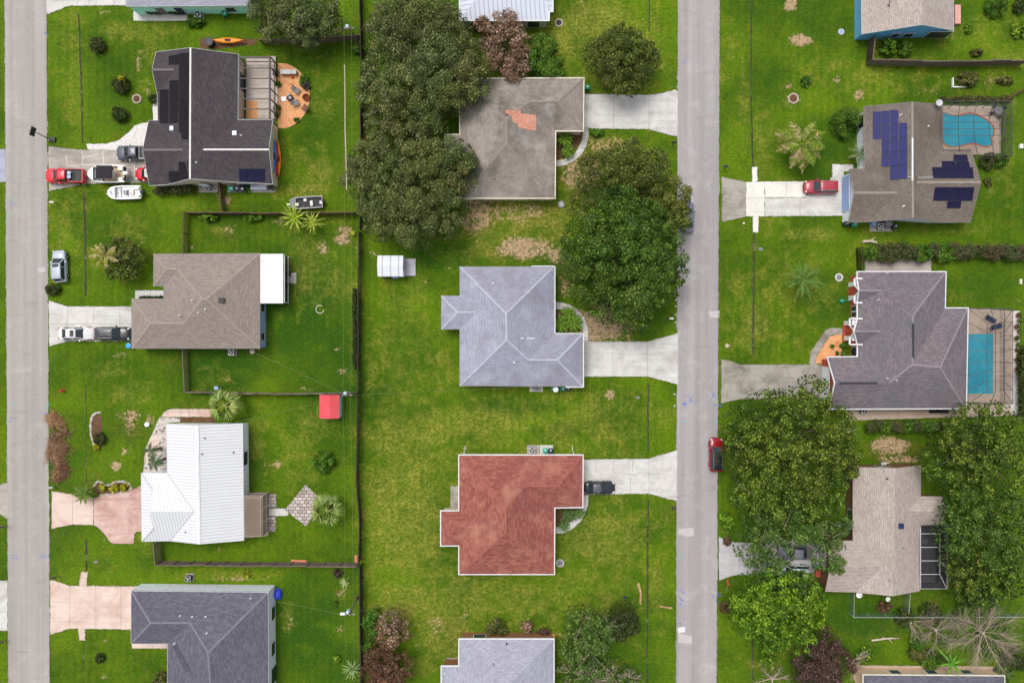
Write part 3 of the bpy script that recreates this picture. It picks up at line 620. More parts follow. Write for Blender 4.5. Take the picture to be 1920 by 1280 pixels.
ditch([(1217, -10), (1217, 60)], .16)
ditch([(1215, 718), (1215, 845)], .24)
ditch([(1215, 937), (1214, 1060), (1213, 1290)], .26)
ditch([(1409, -10), (1408, 60), (1408, 180), (1412, 313)], .26)
ditch([(1414, 436), (1413, 560), (1412, 664)], .26)
ditch([(1411, 1200), (1411, 1290)], .2)
ditch([(1217, 250), (1216, 262)], .12)

# road-survey paint and pale repair patches
def scribble(name, boxes, mat, z, seed):
    r = random.Random(seed); mb = MB()
    for (x, y, w, h) in boxes:
        for _ in range(max(3, int(w * h / 26))):
            a = (x + r.uniform(0, w), y + r.uniform(0, h)); L = r.uniform(3, 7)
            an = r.choice((0, 0, pi / 2, .5, -.5)) + r.uniform(-.2, .2)
            mb.strip(P(*a), P(a[0] + L * cos(an), a[1] + L * sin(an)), r.uniform(.05, .09), z + .001, z + .003 + .0005 * _)
    struct(name, mb, M[mat])
scribble('survey_paint', [(80, 60, 8, 16), (72, 770, 15, 6), (15, 782, 16, 7), (17, 1039, 18, 9), (78, 1038, 16, 10), (15, 375, 8, 10), (1278, 742, 18, 18), (1332, 735, 15, 12), (1334, 755, 15, 9), (1272, 1104, 8, 30), (1272, 1165, 9, 10), (1336, 1110, 10, 22), (1278, 112, 8, 6)], 'paint_blue', .02, 4)
scribble('survey_paint', [(16, 366, 6, 12), (82, 755, 8, 8), (16, 755, 8, 5), (1276, 788, 14, 6), (1336, 790, 10, 6), (1270, 1030, 8, 14), (14, 398, 5, 14)], 'paint_teal', .02, 9)
def patch(pts, mat='patch_grey', z=.024):
    mb = MB(); mb.prism(px_pts(pts), .0, z); struct('road_patch', mb, M[mat])
patch([(1328, 584), (1349, 582), (1349, 596), (1330, 595)])
patch([(1272, 992), (1300, 988), (1302, 1003), (1290, 1006), (1272, 1000)])
patch([(1272, 1186), (1298, 1192), (1296, 1206), (1272, 1204)])
patch([(70, 503), (84, 500), (85, 509), (72, 511)])
patch([(1271, 1176), (1285, 1174), (1284, 1184), (1271, 1186)], 'paint_white')
M['valley_grey'] = plain('valley_grey', srgb(84, 82, 90), .95, var=.25)
# ------------------------------------------------------------------ houses
E = 2.8    # eave height
class House:
    def __init__(s, label, pts, faces, roof, wall='wall_cream', ov=.2, gutter=None, ridges=(), ridge_mat=None, rake=None, cat='house', name='house', thick=.16, fascia='trim_grey', ridge_w=.3, ridge_lift=.03, wall_bottom=0.0):
        s.pt = {k: P(*v) if len(v) == 3 else P(v[0], v[1], E) for k, v in pts.items()}
        loc = sum((p for p in s.pt.values()), Vector()) / len(s.pt); loc.z = 0
        s.o = thing(name, label, cat, loc); s.ov = ov
        s.faces = []
        for f in faces:
            ks = f.split()
            a = sum(s.pt[ks[i]].x * s.pt[ks[(i + 1) % len(ks)]].y - s.pt[ks[(i + 1) % len(ks)]].x * s.pt[ks[i]].y for i in range(len(ks)))
            s.faces.append(ks if a > 0 else ks[::-1])
        idx = {k: i for i, k in enumerate(s.pt)}
        vs = [tuple(p) for p in s.pt.values()]; n = len(vs)
        edges = {(f[i], f[(i + 1) % len(f)]) for f in s.faces for i in range(len(f))}
        nxt = {a: b for a, b in edges if (b, a) not in edges}
        s.loops = []
        todo = dict(nxt)
        while todo:
            st = next(iter(todo)); lp = []; k = st
            while k in todo: lp.append(k); k = todo.pop(k)
            s.loops.append(lp)
        mb = MB()
        fs = [[idx[k] for k in f] for f in s.faces]
        low = [(x, y, z - thick) for x, y, z in vs]
        mb.add(vs + low, fs + [[i + n for i in f][::-1] for f in fs])
        s.roof = mb.build('roof', M[roof], s.o)
        # fascia or gutter round the eaves, wall under the roof
        fb = MB(); wb = MB()
        for lp in s.loops:
            m = len(lp); q = [s.pt[k] for k in lp]
            def off(d, dz):
                r = []
                for i in range(m):
                    a, b, c = q[i - 1], q[i], q[(i + 1) % m]
                    d1 = Vector((b.x - a.x, b.y - a.y)); d2 = Vector((c.x - b.x, c.y - b.y))
                    d1 = d1.normalized() if d1.length > 1e-5 else Vector((1, 0)); d2 = d2.normalized() if d2.length > 1e-5 else d1
                    n1 = Vector((-d1.y, d1.x)); n2 = Vector((-d2.y, d2.x)); bs = n1 + n2
                    bs = bs.normalized() if bs.length > .2 else n1
                    k = d / max(.45, bs.dot(n1))
                    r.append(Vector((b.x + bs.x * k, b.y + bs.y * k, b.z + dz)))
                return r
            gw = .13 if gutter else .03
            i0, o0 = off(0, .015), off(-gw, .015); i1, o1 = off(0, -thick - .05), off(-gw, -thick - .05)
            fb.add(i0 + o0 + i1 + o1, [(m + i, m + (i + 1) % m, (i + 1) % m, i) for i in range(m)] + [(3 * m + i, 3 * m + (i + 1) % m, m + (i + 1) % m, m + i) for i in range(m)] + [(2 * m + i, 2 * m + (i + 1) % m, 3 * m + (i + 1) % m, 3 * m + i) for i in range(m)])
            t = off(ov, -thick - .02)
            wb.add([(p.x, p.y, -.02) for p in t] + t, [(i, (i + 1) % m, m + (i + 1) % m, m + i) for i in range(m)])
        fb.build('gutter' if gutter else 'fascia', M[gutter or fascia], s.o)
        s.wall = wb.build('wall', M[wall], s.o)
        if ridges:
            for r in ridges:
                rb = MB()
                a, b = [s.pt[k] for k in r.split()]
                d = (b - a); nn = Vector((-d.y, d.x, 0)).normalized() * ridge_w / 2; up = Vector((0, 0, ridge_lift))
                ds = Vector((0, 0, -.02))
                rb.add([a + nn + ds, a + up, a - nn + ds, b + nn + ds, b + up, b - nn + ds], [(0, 3, 4, 1), (1, 4, 5, 2)])
                rb.build('ridge_cap', ridge_mat or M[roof], s.o)
    def on(s, fi, px, py, lift=0.0):
        f = s.faces[fi]; q = [s.pt[k] for k in f]
        # best plane through the face
        c = sum(q, Vector()) / len(q); nrm = Vector()
        for i in range(len(q)): nrm += (q[i] - c).cross(q[(i + 1) % len(q)] - c)
        nrm.normalize()
        cam = Vector((0, 0, H)); d = P(px, py, 0) - cam
        t = (c - cam).dot(nrm) / d.dot(nrm)
        return cam + d * t + nrm * lift
    def panel(s, fi, pts, mat, name='solar_panel', lift=.12, t=.05, edge='solar_edge', uvs=True):
        q = [s.on(fi, x, y, lift) for x, y in pts]
        a = sum(q[i].x * q[(i + 1) % len(q)].y - q[(i + 1) % len(q)].x * q[i].y for i in range(len(q)))
        if a < 0: q = q[::-1]
        m = len(q); lo = [p - Vector((0, 0, t)) for p in q]; mb = MB()
        mb.add(q + lo, [list(range(m)), [m + i for i in range(m)][::-1]] + [(m + i, m + (i + 1) % m, (i + 1) % m, i) for i in range(m)])
        if uvs and m == 4: mb.uv[0] = [(0, 0), (1, 0), (1, 1), (0, 1)]
        mb.mi = [0] + [1] * (m + 1)
        return mb.build(name, [M[mat], M[edge]], s.o)
    def vent(s, fi, px, py, kind='pipe', mat='trim_white'):
        p = s.on(fi, px, py); mb = MB()
        if kind == 'pipe': mb.lathe([(.13, -.1), (.12, .05), (.06, .08), (.055, .36), (.0, .36)], p, 10); nm = 'vent_pipe'
        elif kind == 'box': mb.box((p.x, p.y, p.z - .15), (.62, .62, .38), 0, .9); mb.box((p.x, p.y, p.z + .23), (.7, .7, .04)); nm = 'roof_vent'
        elif kind == 'goose': mb.box((p.x, p.y, p.z - .1), (.26, .22, .28), .4, .7); nm = 'roof_vent'
        elif kind == 'dish':
            mb.tube([p, p + Vector((.1, .1, .7))], .03); c = p + Vector((.1, .1, .75))
            mb.lathe([(.0, -.06), (.3, .0), (.45, .1), (.43, .11), (.28, .03), (.0, -.02)], c, 16); nm = 'satellite_dish'
        return mb.build(nm, M[mat], s.o)
    def skylight(s, fi, px, py, w=.6):
        p = s.on(fi, px, py, .0); mb = MB(); mb.box((p.x, p.y, p.z - .1), (w, w, .24))
        f = mb.build('skylight', M['trim_white'], s.o); g = MB(); g.box((p.x, p.y, p.z + .141), (w - .14, w - .14, .04), 0, .8); g.build('pane', M['skylight'], f)
    def strip(s, fi, a, b, w, mat, name='ridge_vent', lift=.05, h=.06):
        p, q = s.on(fi, *a, lift), s.on(fi, *b, lift); mb = MB(); mb.bar(p, q, w, h); return mb.build(name, M[mat], s.o)
    def opening(s, side, eave, at, w, z0, z1, kind='window', frame='trim_white', pane='glass', h=E):
        """window or door set in an outer wall: side E/W/N/S, eave = photo x (E/W) or y (N/S) of that eave, at = photo coordinate along it"""
        k = (H - h) / H / S; ov = s.ov
        if side in 'EW':
            sg = 1 if side == 'E' else -1; x = (eave - 960) * k - sg * (ov - .012); y = (640 - at) / S
            bx = lambda mb, ww, a, b, d, o: mb.box((x + sg * o, y, a), (d, ww, b - a))
        else:
            sg = 1 if side == 'N' else -1; y = (640 - eave) * k - sg * (ov - .012); x = (at - 960) / S
            bx = lambda mb, ww, a, b, d, o: mb.box((x, y + sg * o, a), (ww, d, b - a))
        f = MB(); bx(f, w + .16, z0 - .08, z1 + .08, .06, .02); fo = f.build(kind, M[frame], s.o)
        nm = {'window': 'pane', 'door': 'door_panel', 'garage_door': 'door_panel'}[kind]
        if kind == 'window':
            g = MB(); hw = (z1 - z0) / 2 - .02
            for a in (z0, z0 + hw + .04): bx(g, w, a, a + hw, .06, .035)
            g.build(nm, M[pane], fo)
        else:
            g = MB(); bx(g, w, z0, z1, .06, .03)
            for i in range(4): bx(g, w - .2, z0 + .1 + i * (z1 - z0) / 4, z0 + (i + 1) * (z1 - z0) / 4 - .05, .06, .045)
            g.build(nm, M[pane], fo)
        return fo

# 1 dark gable roof with black solar mats
h1 = House('dark charcoal roofed house with black solar mats beside a wood deck',
  dict(a=(293, 98), b=(357, 90, 4.7), c=(447, 102), d=(446, 225), f=(511, 225), g=(504, 280.5, 4.25), h=(511, 345), k=(436, 341), j=(381, 280.5, 4.25), l=(356, 335, 4.7),
       v=(314, 346), n=(280, 348), o=(267.5, 281, 4.3), p=(279, 226), w=(296, 226), q=(342, 281, 4.3), t=(295, 176), s=(285, 131, 3.75), u=(326, 131, 3.75)),
  ['b c d j k l', 'd f g j', 'j g h k', 'l b a u t w q v', 'a s u', 's t u', 'p o q w', 'o n v q'], 'roof_dark', ridges=('b l', 'j g'), ridge_mat=M['ridge_white'], fascia='trim_white', ridge_w=.22, ridge_lift=.05)
for a, b in (('o', 'q'), ('s', 'u')):
    rb = MB(); rb.bar(h1.pt[a], h1.pt[b], .32, .05)
    rb.build('ridge_cap', plain('ridge_faded', srgb(112, 105, 106), .9), h1.o)
for pts in ([(317, 106), (335, 102), (335, 121), (317, 122)], [(336, 101), (354, 99), (354, 180), (336, 181)], [(336, 182), (354, 181), (354, 262), (336, 262)], [(318, 152), (335, 150), (335, 231), (318, 232)], [(300, 169), (317, 168), (317, 232), (300, 232)], [(335, 304), (353, 303), (354, 335), (335, 338)], [(317, 322), (334, 321), (334, 339), (317, 341)]):
    h1.panel(3, pts, 'solar_mat', name='solar_heater_mat', lift=.07, t=.03, edge='solar_mat')
for i in range(3): h1.panel(2, [(449 + 16 * i, 316.5), (464.4 + 16 * i, 316.5), (464.6 + 16 * i, 339.5), (449.5 + 16 * i, 340)], 'solar_dark')
h1.skylight(3, 323, 241); h1.skylight(1, 440, 250); h1.vent(1, 452, 254); h1.vent(0, 368, 305); h1.vent(3, 295, 114); h1.vent(3, 297, 150)
h1.opening('W', 280, 281, 4.6, .0, 2.2, 'garage_door', pane='trim_white')
h1.opening('S', 345, 470, 2.2, .9, 2.1); h1.opening('E', 511, 300, 1.2, .9, 2.1); h1.opening('E', 447, 160, 2.4, .0, 2.1, 'door', pane='glass'); h1.opening('S', 346, 392, 1.0, 0, 2.1, 'door', pane='wall_white')
# 2 neighbour at the very top, left
h2 = House('house at the top edge with pale blue-grey roof and teal wall', dict(a=(237, 12), b=(474, 10), c=(474, -190), d=(237, -190), e=(300, -90, 4.6), f=(410, -90, 4.6)), ['a b f e', 'b c f', 'c d e f', 'd a e'], 'roof_pale', 'wall_teal', ov=.15, fascia='trim_white')
h2.opening('S', 12, 345, 1.1, 0, 2.1, 'door', pane='navy'); h2.opening('S', 12, 310, 1.2, .8, 2.0); h2.opening('S', 11, 440, 1.2, .8, 2.0)
# 3 brown hip roof
h3 = House('brown hip roofed house with a white flat porch roof behind', dict(A=(288, 476), B=(487, 475), C=(487, 653), D=(247, 653), E_=(247, 560), F=(307, 560), G=(307, 536), H_=(288, 536), m=(311, 505, 3.65), n=(333, 505, 3.65), o=(379, 560.5, 5.25), p=(387, 561, 5.25), q=(345, 606, 4.05), g=(282, 606.5, 4.05)),
  ['A B p o n m', 'B C p', 'C D g q o p', 'A m H_', 'm n G H_', 'n o q F G', 'E_ F q g', 'D E_ g'], 'roof_brown', 'wall_blue', ridges=('A m', 'm n', 'n o', 'o p', 'B p', 'C p', 'o q', 'q g', 'D g', 'E_ g', 'H_ m'), ridge_mat=plain('ridge_brown', srgb(154, 142, 134), .95), ov=.12, ridge_w=.24, ridge_lift=.02)
h3.vent(1, 416, 563, 'box', 'black_plastic'); h3.vent(2, 360, 563); h3.vent(2, 336, 591); h3.vent(2, 385, 580, 'goose'); h3.vent(2, 372, 586)
h3.opening('E', 487, 578, 1.0, .9, 2.1); h3.opening('E', 487, 631, 1.0, .9, 2.1); h3.opening('W', 247, 607, 4.6, 0, 2.2, 'garage_door', pane='trim_white'); h3.opening('S', 653, 440, 1.2, .9, 2.1)
# 4 white metal roof
h4 = House('white ribbed metal roofed house with a gabled front wing', dict(a=(312.5, 793.7), b=(369.5, 797.3, 4.9), c=(455, 793.7), d=(457, 1012.5), e=(373, 1019.5, 4.9), f=(319, 1013.5), g=(266, 1014.5), h=(288, 990, 3.7), i=(281, 959, 4.75), j=(286.4, 918, 3.7), k=(264.7, 886.5), l=(313.7, 886.5), m=(363.7, 959, 4.75)),
  ['a l m f e b', 'b e d c', 'k l m i j', 'i m f g h', 'k j h g'], 'metal_white', 'wall_white', ov=.25, fascia='trim_white', ridges=('b e',), ridge_mat=M['trim_white'], ridge_w=.45, ridge_lift=.05)
mb = MB(); p, q, r = h4.pt['j'], h4.pt['i'], h4.pt['h']; mb.facepoly([p, q, r]); mb.build('gable_end', M['wall_grey'], h4.o)
fl = MB()
for a, b in (('k', 'j'), ('g', 'h'), ('l', 'm'), ('m', 'f')): fl.bar(h4.pt[a] + Vector((0, 0, .02)), h4.pt[b] + Vector((0, 0, .02)), .16, .05)
fl.build('flashing', M['light_grey'], h4.o)
for x, y in ((384, 821), (379, 851), (438, 848)): h4.vent(1, x, y, 'pipe', 'mid_grey')
h4.vent(0, 348, 997, 'pipe', 'mid_grey'); h4.opening('E', 456, 856, 1.6, .8, 2.1, frame='trim_dark'); h4.opening('N', 793.7, 425, 1.0, 0, 2.1, 'door', pane='light_grey'); h4.opening('E', 456, 960, 1.9, 0, 2.1, 'door', pane='glass'); h4.opening('W', 265, 950, 4.4, 0, 2.2, 'garage_door', pane='trim_white')
# 5 slate roof bottom left
h5 = House('slate grey shingle house with white walls cut by the bottom edge', dict(a=(246, 1107.5), b=(502.5, 1110), c=(505, 1440), d=(314, 1440), e=(314, 1206), f=(246, 1206), g=(282, 1167.5, 4.1), o=(356, 1167.5, 4.1), p=(390, 1223, 5.2), r=(398, 1340, 5.2)),
  ['a b p o g', 'a g f', 'f g o e', 'e o p r d', 'b c r p', 'c d r'], 'roof_slate', 'wall_white', ov=-.06, thick=.14, fascia='trim_white', ridges=('a g', 'g o', 'o p', 'b p', 'p r', 'f g'), ridge_mat=plain('ridge_slate', srgb(124, 123, 134), .95), ridge_w=.22, ridge_lift=.02)
h5.panel(3, [(321, 1206), (329, 1204), (358, 1258), (348, 1259)], 'valley_grey', 'valley_strip', lift=.02, t=.02, edge='valley_grey', uvs=False)
for x, y, k in ((338, 1154, 'pipe'), (361, 1155, 'goose'), (386, 1155, 'goose'), (388, 1186, 'goose'), (470, 1121, 'pipe'), (327, 1206, 'pipe')): h5.vent(0, x, y, k)
for y in (1142, 1208): h5.opening('E', 504, y, 1.7, .7, 2.1, frame='trim_white')
h5.opening('E', 504, 1258, 2.2, 0, 2.1, 'door', pane='glass'); h5.opening('W', 246, 1155, 4.6, 0, 2.2, 'garage_door', pane='trim_white')
# 6 white metal roof at the top
h6 = House('house at the top edge with bluish white metal roof behind brown tree', dict(a=(862, 38), b=(1029, 38), b2=(1029, 21), b3=(1036, 21), c=(1036, -190), d=(862, -190), e=(949, -76, 4.9), f=(949, -90, 4.9)), ['a b b2 b3 e', 'b3 c f e', 'c d f', 'd a e f'], 'metal_grey', 'wall_grey', gutter='trim_white')
h6.opening('S', 38, 890, 1.6, .5, 2.1); h6.opening('S', 38, 1000, 1.6, .3, 2.1)
# 7 weathered roof
h7 = House('weathered brown-grey hip roofed house with an orange repaired patch', dict(A=(862, 148), B=(1094, 147), R=(1093, 245), N=(1041, 245), D=(1040, 371), F=(863, 371), L2=(863, 306), L1=(863, 253), K1=(835, 253), K2=(835, 306), u=(857, 279.5, 3.5), v=(882, 279.5, 3.5), p=(949, 224, 5.1), r=(950, 271, 5.1), q=(992, 191, 4.1), s=(1046, 190, 4.1)),
  ['A B s q p', 'B R s', 's R N q', 'p q N D r', 'r D F', 'A p r F L2 v L1', 'L1 v u K1', 'K1 u K2', 'K2 u v L2'], 'roof_weathered', 'wall_cream', gutter='vinyl_cream', ridges=('p r', 'p q', 'q s', 's B', 's R', 'r D', 'r F', 'A p'), ridge_mat=plain('ridge_weathered', srgb(140, 132, 124), .95), ridge_w=.34, ridge_lift=.06)
pp = [(948, 206), (962, 208), (976, 202), (976, 213), (1005, 216), (1005, 245), (990, 243), (972, 239), (970, 232), (962, 229), (960, 219), (948, 212)]
h7.panel(3, pp, 'roof_orange', 'shingle_patch', lift=.035, t=.03, edge='roof_orange', uvs=False)
h7.vent(3, 993, 229, 'pipe'); h7.vent(0, 970, 188, 'pipe', 'light_grey'); h7.vent(4, 926, 334, 'pipe', 'mid_grey')
h7.opening('S', 371, 900, 1.6, .9, 2.1); h7.opening('S', 371, 1000, 1.6, .9, 2.1); h7.opening('E', 1093, 210, 4.6, 0, 2.2, 'garage_door', pane='trim_white')
# 8 blue grey roof
h8 = House('blue-grey hip roofed house with small square bump-out on its left', dict(A=(862, 500), B=(1039, 500), N=(1039, 625.5), R=(1092.5, 626), C=(1092.5, 724), D=(862, 723), L2=(862, 617), L1=(862, 554.5), K1=(827.5, 554.5), K2=(827.5, 617), u=(857.5, 585.5, 3.6), v=(892.5, 585.5, 3.6), p=(949, 587.5, 5.2), r=(950, 637.5, 5.2), q=(991, 674.5, 4.15), s=(1045, 675, 4.15)),
  ['A B p', 'p B N q r', 'N R s q', 'R C s', 'C D r q s', 'A p r D L2 v L1', 'L1 v u K1', 'K1 u K2', 'K2 u v L2'], 'roof_blue', 'wall_grey', fascia='trim_grey', ridges=('A p', 'B p', 'p r', 'r q', 'q s', 's R', 's C', 'r D', 'K1 u', 'K2 u', 'u v'), ridge_mat=plain('ridge_blue', srgb(180, 182, 196), .95), ridge_w=.22, ridge_lift=.04)
gb = MB()
for a, b in (((996, 499), (1040, 499)), ((1040.5, 499), (1040.5, 625)), ((1041, 625), (1094, 625)), ((1094, 625), (1094, 725)), ((1060, 725.5), (1094, 725.5))): gb.bar(P(*a, E + .02), P(*b, E + .02), .12, .14)
gb.build('gutter', M['trim_white'], h8.o)
h8.vent(0, 925, 531, 'pipe'); h8.vent(4, 964, 680, 'pipe'); h8.strip(1, (988, 634), (1002, 634), .14, 'trim_white', 'sealant_strip', .02, .02); h8.strip(1, (976, 634), (982, 634), .14, 'trim_white', 'sealant_strip', .02, .02)
h8.opening('E', 1092, 675, 4.6, 0, 2.2, 'garage_door', pane='trim_white'); h8.opening('S', 723, 930, 1.6, .9, 2.1); h8.opening('E', 1039, 560, 1.8, .6, 2.1); h8.opening('W', 862, 680, 1.6, .9, 2.1)
# 9 red roof
h9 = House('red shingle hip roofed house with white gutters all round', dict(A=(861, 853.5), B=(1092.5, 853.5), R=(1092, 950), N=(1039.5, 951), D=(1038.7, 1075.5), F=(861, 1075.5), L2=(861, 1022), L1=(861, 958), K1=(827, 958), K2=(827, 1022), u=(857.5, 990, 3.6), v=(890, 990, 3.6), p=(949, 952, 5.2), r=(948.5, 999, 5.2), q=(985, 911, 4.1), s=(1046.8, 911, 4.1)),
  ['A B s q p', 'B R s', 's R N q', 'p q N D r', 'r D F', 'A p r F L2 v L1', 'L1 v u K1', 'K1 u K2', 'K2 u v L2'], 'roof_red', 'wall_cream', gutter='trim_white', ridges=('p q', 'q s', 's B', 's R', 'r D', 'r F', 'A p', 'p r'), ridge_mat=plain('ridge_red', srgb(156, 94, 84), .95), ridge_w=.22, ridge_lift=.03)
h9.strip(3, (950.5, 956), (950.5, 996), .1, 'trim_brown', 'ridge_vent', .06, .08); h9.vent(3, 989, 947, 'goose', 'mid_grey')
h9.opening('E', 1092, 900, 4.6, 0, 2.2, 'garage_door', pane='trim_white'); h9.opening('N', 853.5, 930, 1.6, .9, 2.1); h9.opening('E', 1039, 1040, 1.6, .9, 2.1); h9.opening('W', 861, 935, 1.9, 0, 2.1, 'door', pane='glass')
for x, y, d in ((870, 846, 0), (1076, 846, 0)):
    mb = MB(); p = P(x, 850, 2.6); q = P(x, 842, .1); mb.tube([p, Vector((p.x, p.y + .1, 2.4)), Vector((p.x, p.y + .12, .2)), Vector((p.x, p.y + .7, .08))], .06); mb.build('downspout', M['trim_white'], h9.o)
# 10 bottom middle
h10 = House('pale grey-blue shingle house at the bottom edge with white gutters', dict(a=(861, 1198), b=(1038, 1198), c=(1038, 1430), d=(828, 1430), e=(828, 1249), f=(861, 1249), g=(949, 1290, 5.2), h=(949, 1345, 5.2)), ['a b g', 'b c h g', 'c d h', 'd e f a g h'], 'roof_pale', 'wall_porch', gutter='trim_white')
h10.vent(0, 950, 1206, 'pipe', 'dark_grey'); h10.vent(0, 925, 1244, 'pipe', 'mid_grey')
h10.opening('N', 1198, 900, 1.6, .9, 2.1); h10.opening('W', 861, 1225, 1.8, 0, 2.1, 'door', pane='glass')
# 11 blue house top right
h11 = House('bright blue house with tan gable roof at the top right', dict(a=(1616.5, 63.5), b=(1730, 46, 5.1), c=(1788, 57), d=(1786, -190), e=(1729, -205, 5.1), f=(1615, -190)), ['a b e f', 'b c d e'], 'roof_sand', 'wall_skyblue', ov=.3, fascia='trim_white')
h11.opening('S', 62, 1692, 1.2, .9, 2.0); h11.opening('S', 62, 1668, .9, .9, 2.0); h11.opening('S', 60, 1748, 3.0, .3, 2.2, pane='screen_dense' if False else 'glass')
h11.vent(0, 1665, 10, 'pipe', 'mid_grey'); h11.strip(0, (1667, 14), (1669, -2), .08, 'dark_grey', 'cable', .04, .04)
mb = MB(); p = P(1792, 30); mb.box((p.x, p.y, .0), (.8, 2.6, .5)); mb.box((p.x + .3, p.y, .0), (.5, 2.4, .25)); mb.build('brick_step', M['brick_pink'], h11.o)
# 12 solar house
h12 = House('taupe roofed house with blue solar panels and a freeform pool', dict(a=(1620, 200), b=(1711, 191.5, 4.6), c=(1766, 196), d=(1766, 280), e=(1820, 280), f=(1839, 341.6, 4.1), g=(1819, 416.6), h=(1761.5, 416.6), i=(1712, 408, 4.6), j=(1718, 342, 4.1), k=(1628, 416), l=(1591.6, 416.6), m=(1602, 361.5, 3.9), n=(1593, 317), o=(1621, 316.5), p=(1682, 361.5, 3.9)),
  ['b i k p o a', 'b c d j h i', 'd e f j', 'j f g h', 'n o p m', 'm p k l'], 'roof_taupe', 'wall_white', ov=.35, fascia='trim_grey', gutter=None, ridges=('b i', 'j f', 'm p'), ridge_mat=plain('ridge_taupe', srgb(146, 136, 126), .95), ridge_w=.3, ridge_lift=.03)
h12.strip(0, (1710.5, 259), (1710.5, 339), .2, 'trim_white', 'ridge_vent', .08, .06)
PW, PH = 15.9, 26.2
for cx, y0, n in ((1636.8, 210, 2), (1653, 208.5, 4), (1669.2, 207, 5), (1685.6, 231, 4)):
    for k in range(n): h12.panel(0, [(cx, y0 + PH * k), (cx + 14.9, y0 + PH * k), (cx + 14.9, y0 + PH * k + 25.1), (cx, y0 + PH * k + 25.1)], 'solar_blue')
for y0, x0, x1 in ((291, 1786, 1813), (303, 1764, 1816), (314.5, 1747, 1823)):
    n = max(1, round((x1 - x0) / 26)); dx = (x1 - x0) / n; yh = 11 if y0 < 314 else 20
    for k in range(n): h12.panel(2, [(x0 + dx * k + (1.5 if yh == 11 else 0), y0), (x0 + dx * (k + 1) - .5, y0), (x0 + dx * (k + 1) - .2 + .12 * yh, y0 + yh), (x0 + dx * k + .12 * yh, y0 + yh)], 'solar_dark')
for y0, x0, x1, yh in ((351, 1750, 1824, 25), (377, 1775, 1801, 13)):
    n = max(1, round((x1 - x0) / 26)); dx = (x1 - x0) / n
    for k in range(n): h12.panel(3, [(x0 + dx * k + .1 * yh, y0), (x0 + dx * (k + 1) - .5 + .1 * yh, y0), (x0 + dx * (k + 1) - .5 - .05 * yh, y0 + yh), (x0 + dx * k - .05 * yh, y0 + yh)], 'solar_dark')
h12.vent(1, 1753, 198, 'dish', 'light_grey'); h12.vent(0, 1688, 216, 'pipe'); h12.vent(1, 1740, 237, 'goose'); h12.vent(0, 1694, 387, 'pipe'); h12.strip(0, (1701, 332), (1711, 332), .07, 'light_grey', 'conduit', .05, .05); h12.strip(2, (1720, 333), (1752, 333), .07, 'light_grey', 'conduit', .05, .05)
h12.opening('W', 1592, 366, 4.8, 0, 2.2, 'garage_door', pane='wall_blue'); h12.opening('W', 1620, 235, 1.6, .8, 2.1); h12.opening('W', 1620, 290, 1.0, 0, 2.1, 'door', pane='light_grey')
# 13 violet roof with white trim
h13 = House('violet-grey roofed house with white trim, brick columns and a lap pool', dict(A=(1608, 510), B=(1773, 510), N=(1771.5, 578), R=(1814.5, 578), C=(1811, 765), D=(1556, 766), gp=(1566, 717.5, 4.25), G=(1552, 670), F=(1608.5, 669), g3=(1608.5, 646), g2=(1602, 621, 3.9), g1=(1608.5, 597.5), f3=(1608, 567.5), f2=(1611.5, 545, 3.85), f1=(1608, 522.5), p=(1712, 592, 5.2), q=(1711, 684, 5.2), s=(1763, 688.5, 5.1), t=(1667, 718, 4.25), y1=(1654, 545, 3.82), y2=(1651, 621, 3.78)),
  ['A B p', 'p B N q', 'N R s q', 'R C s', 'C D gp t q s', 't gp G F', 'A p q t F g3 y2 g1 f3 y1 f1', 'f1 y1 f2', 'f2 y1 f3', 'g1 y2 g2', 'g2 y2 g3'], 'roof_violet', 'wall_brick', ov=.3, gutter='trim_white', ridges=('B p', 'p q', 'q s', 'q t', 's R', 's C', 'y1 f2', 'y2 g2'), ridge_mat=plain('ridge_violet', srgb(140, 130, 136), .95), ridge_w=.24, ridge_lift=.02)
h13.strip(1, (1711.5, 606), (1711.5, 670), .25, 'dark_grey', 'ridge_vent', .06, .06); h13.strip(5, (1574, 718), (1645, 718), .25, 'dark_grey', 'ridge_vent', .06, .06)
for fi, x, y in ((0, 1663, 513), (4, 1664, 710), (4, 1681, 713), (6, 1647, 562)): h13.vent(fi, x, y, 'pipe', 'light_grey')
tr = MB()
for a, b in (((1602, 522.3), (1620, 522.3)), ((1602, 522.3), (1602, 536)), ((1602, 567.5), (1620, 567.5)), ((1602, 554), (1602, 567.5)), ((1593, 597.3), (1632, 597.3)), ((1593, 597.3), (1593, 611)), ((1593, 645.7), (1632, 645.7)), ((1593, 632), (1593, 645.7))): tr.bar(P(*a, E + .1), P(*b, E + .1), .2, .2)
for a, b, c in (((1603, 536), (1611, 545), (1603, 554)), ((1594, 611), (1602, 621), (1594, 632))):
    tr.bar(P(*a, E + .15), P(*b, 3.95), .09, .12); tr.bar(P(*b, 3.95), P(*c, E + .15), .09, .12)
tr.build('porch_trim', M['trim_white'], h13.o)
for y0, y1, x0 in ((516, 572, 1599), (605, 640, 1580)):
    st = MB(); st.prism(px_pts([(x0, y0), (1612, y0), (1612, y1), (x0, y1)]), 0, .14); st.build('porch_step', M['wall_brick'], h13.o)
for x, y in ((1595, 534), (1595, 559), (1586, 606), (1586, 634)):
    c = MB(); p = P(x, y); c.box((p.x, p.y, 0), (.62, .62, 2.6)); c.box((p.x, p.y, 2.6), (.8, .74, .16)); c.build('column', M['trim_white'], h13.o)
wl = MB(); wl.prism(px_pts([(1599, 524), (1605, 524), (1605, 532), (1599, 532)]), 0, 1.9); wl.build('brick_wall', M['wall_brick'], h13.o)
for y in (579, 590, 655, 663): h13.opening('W', 1608, y, .6, .6, 2.2)
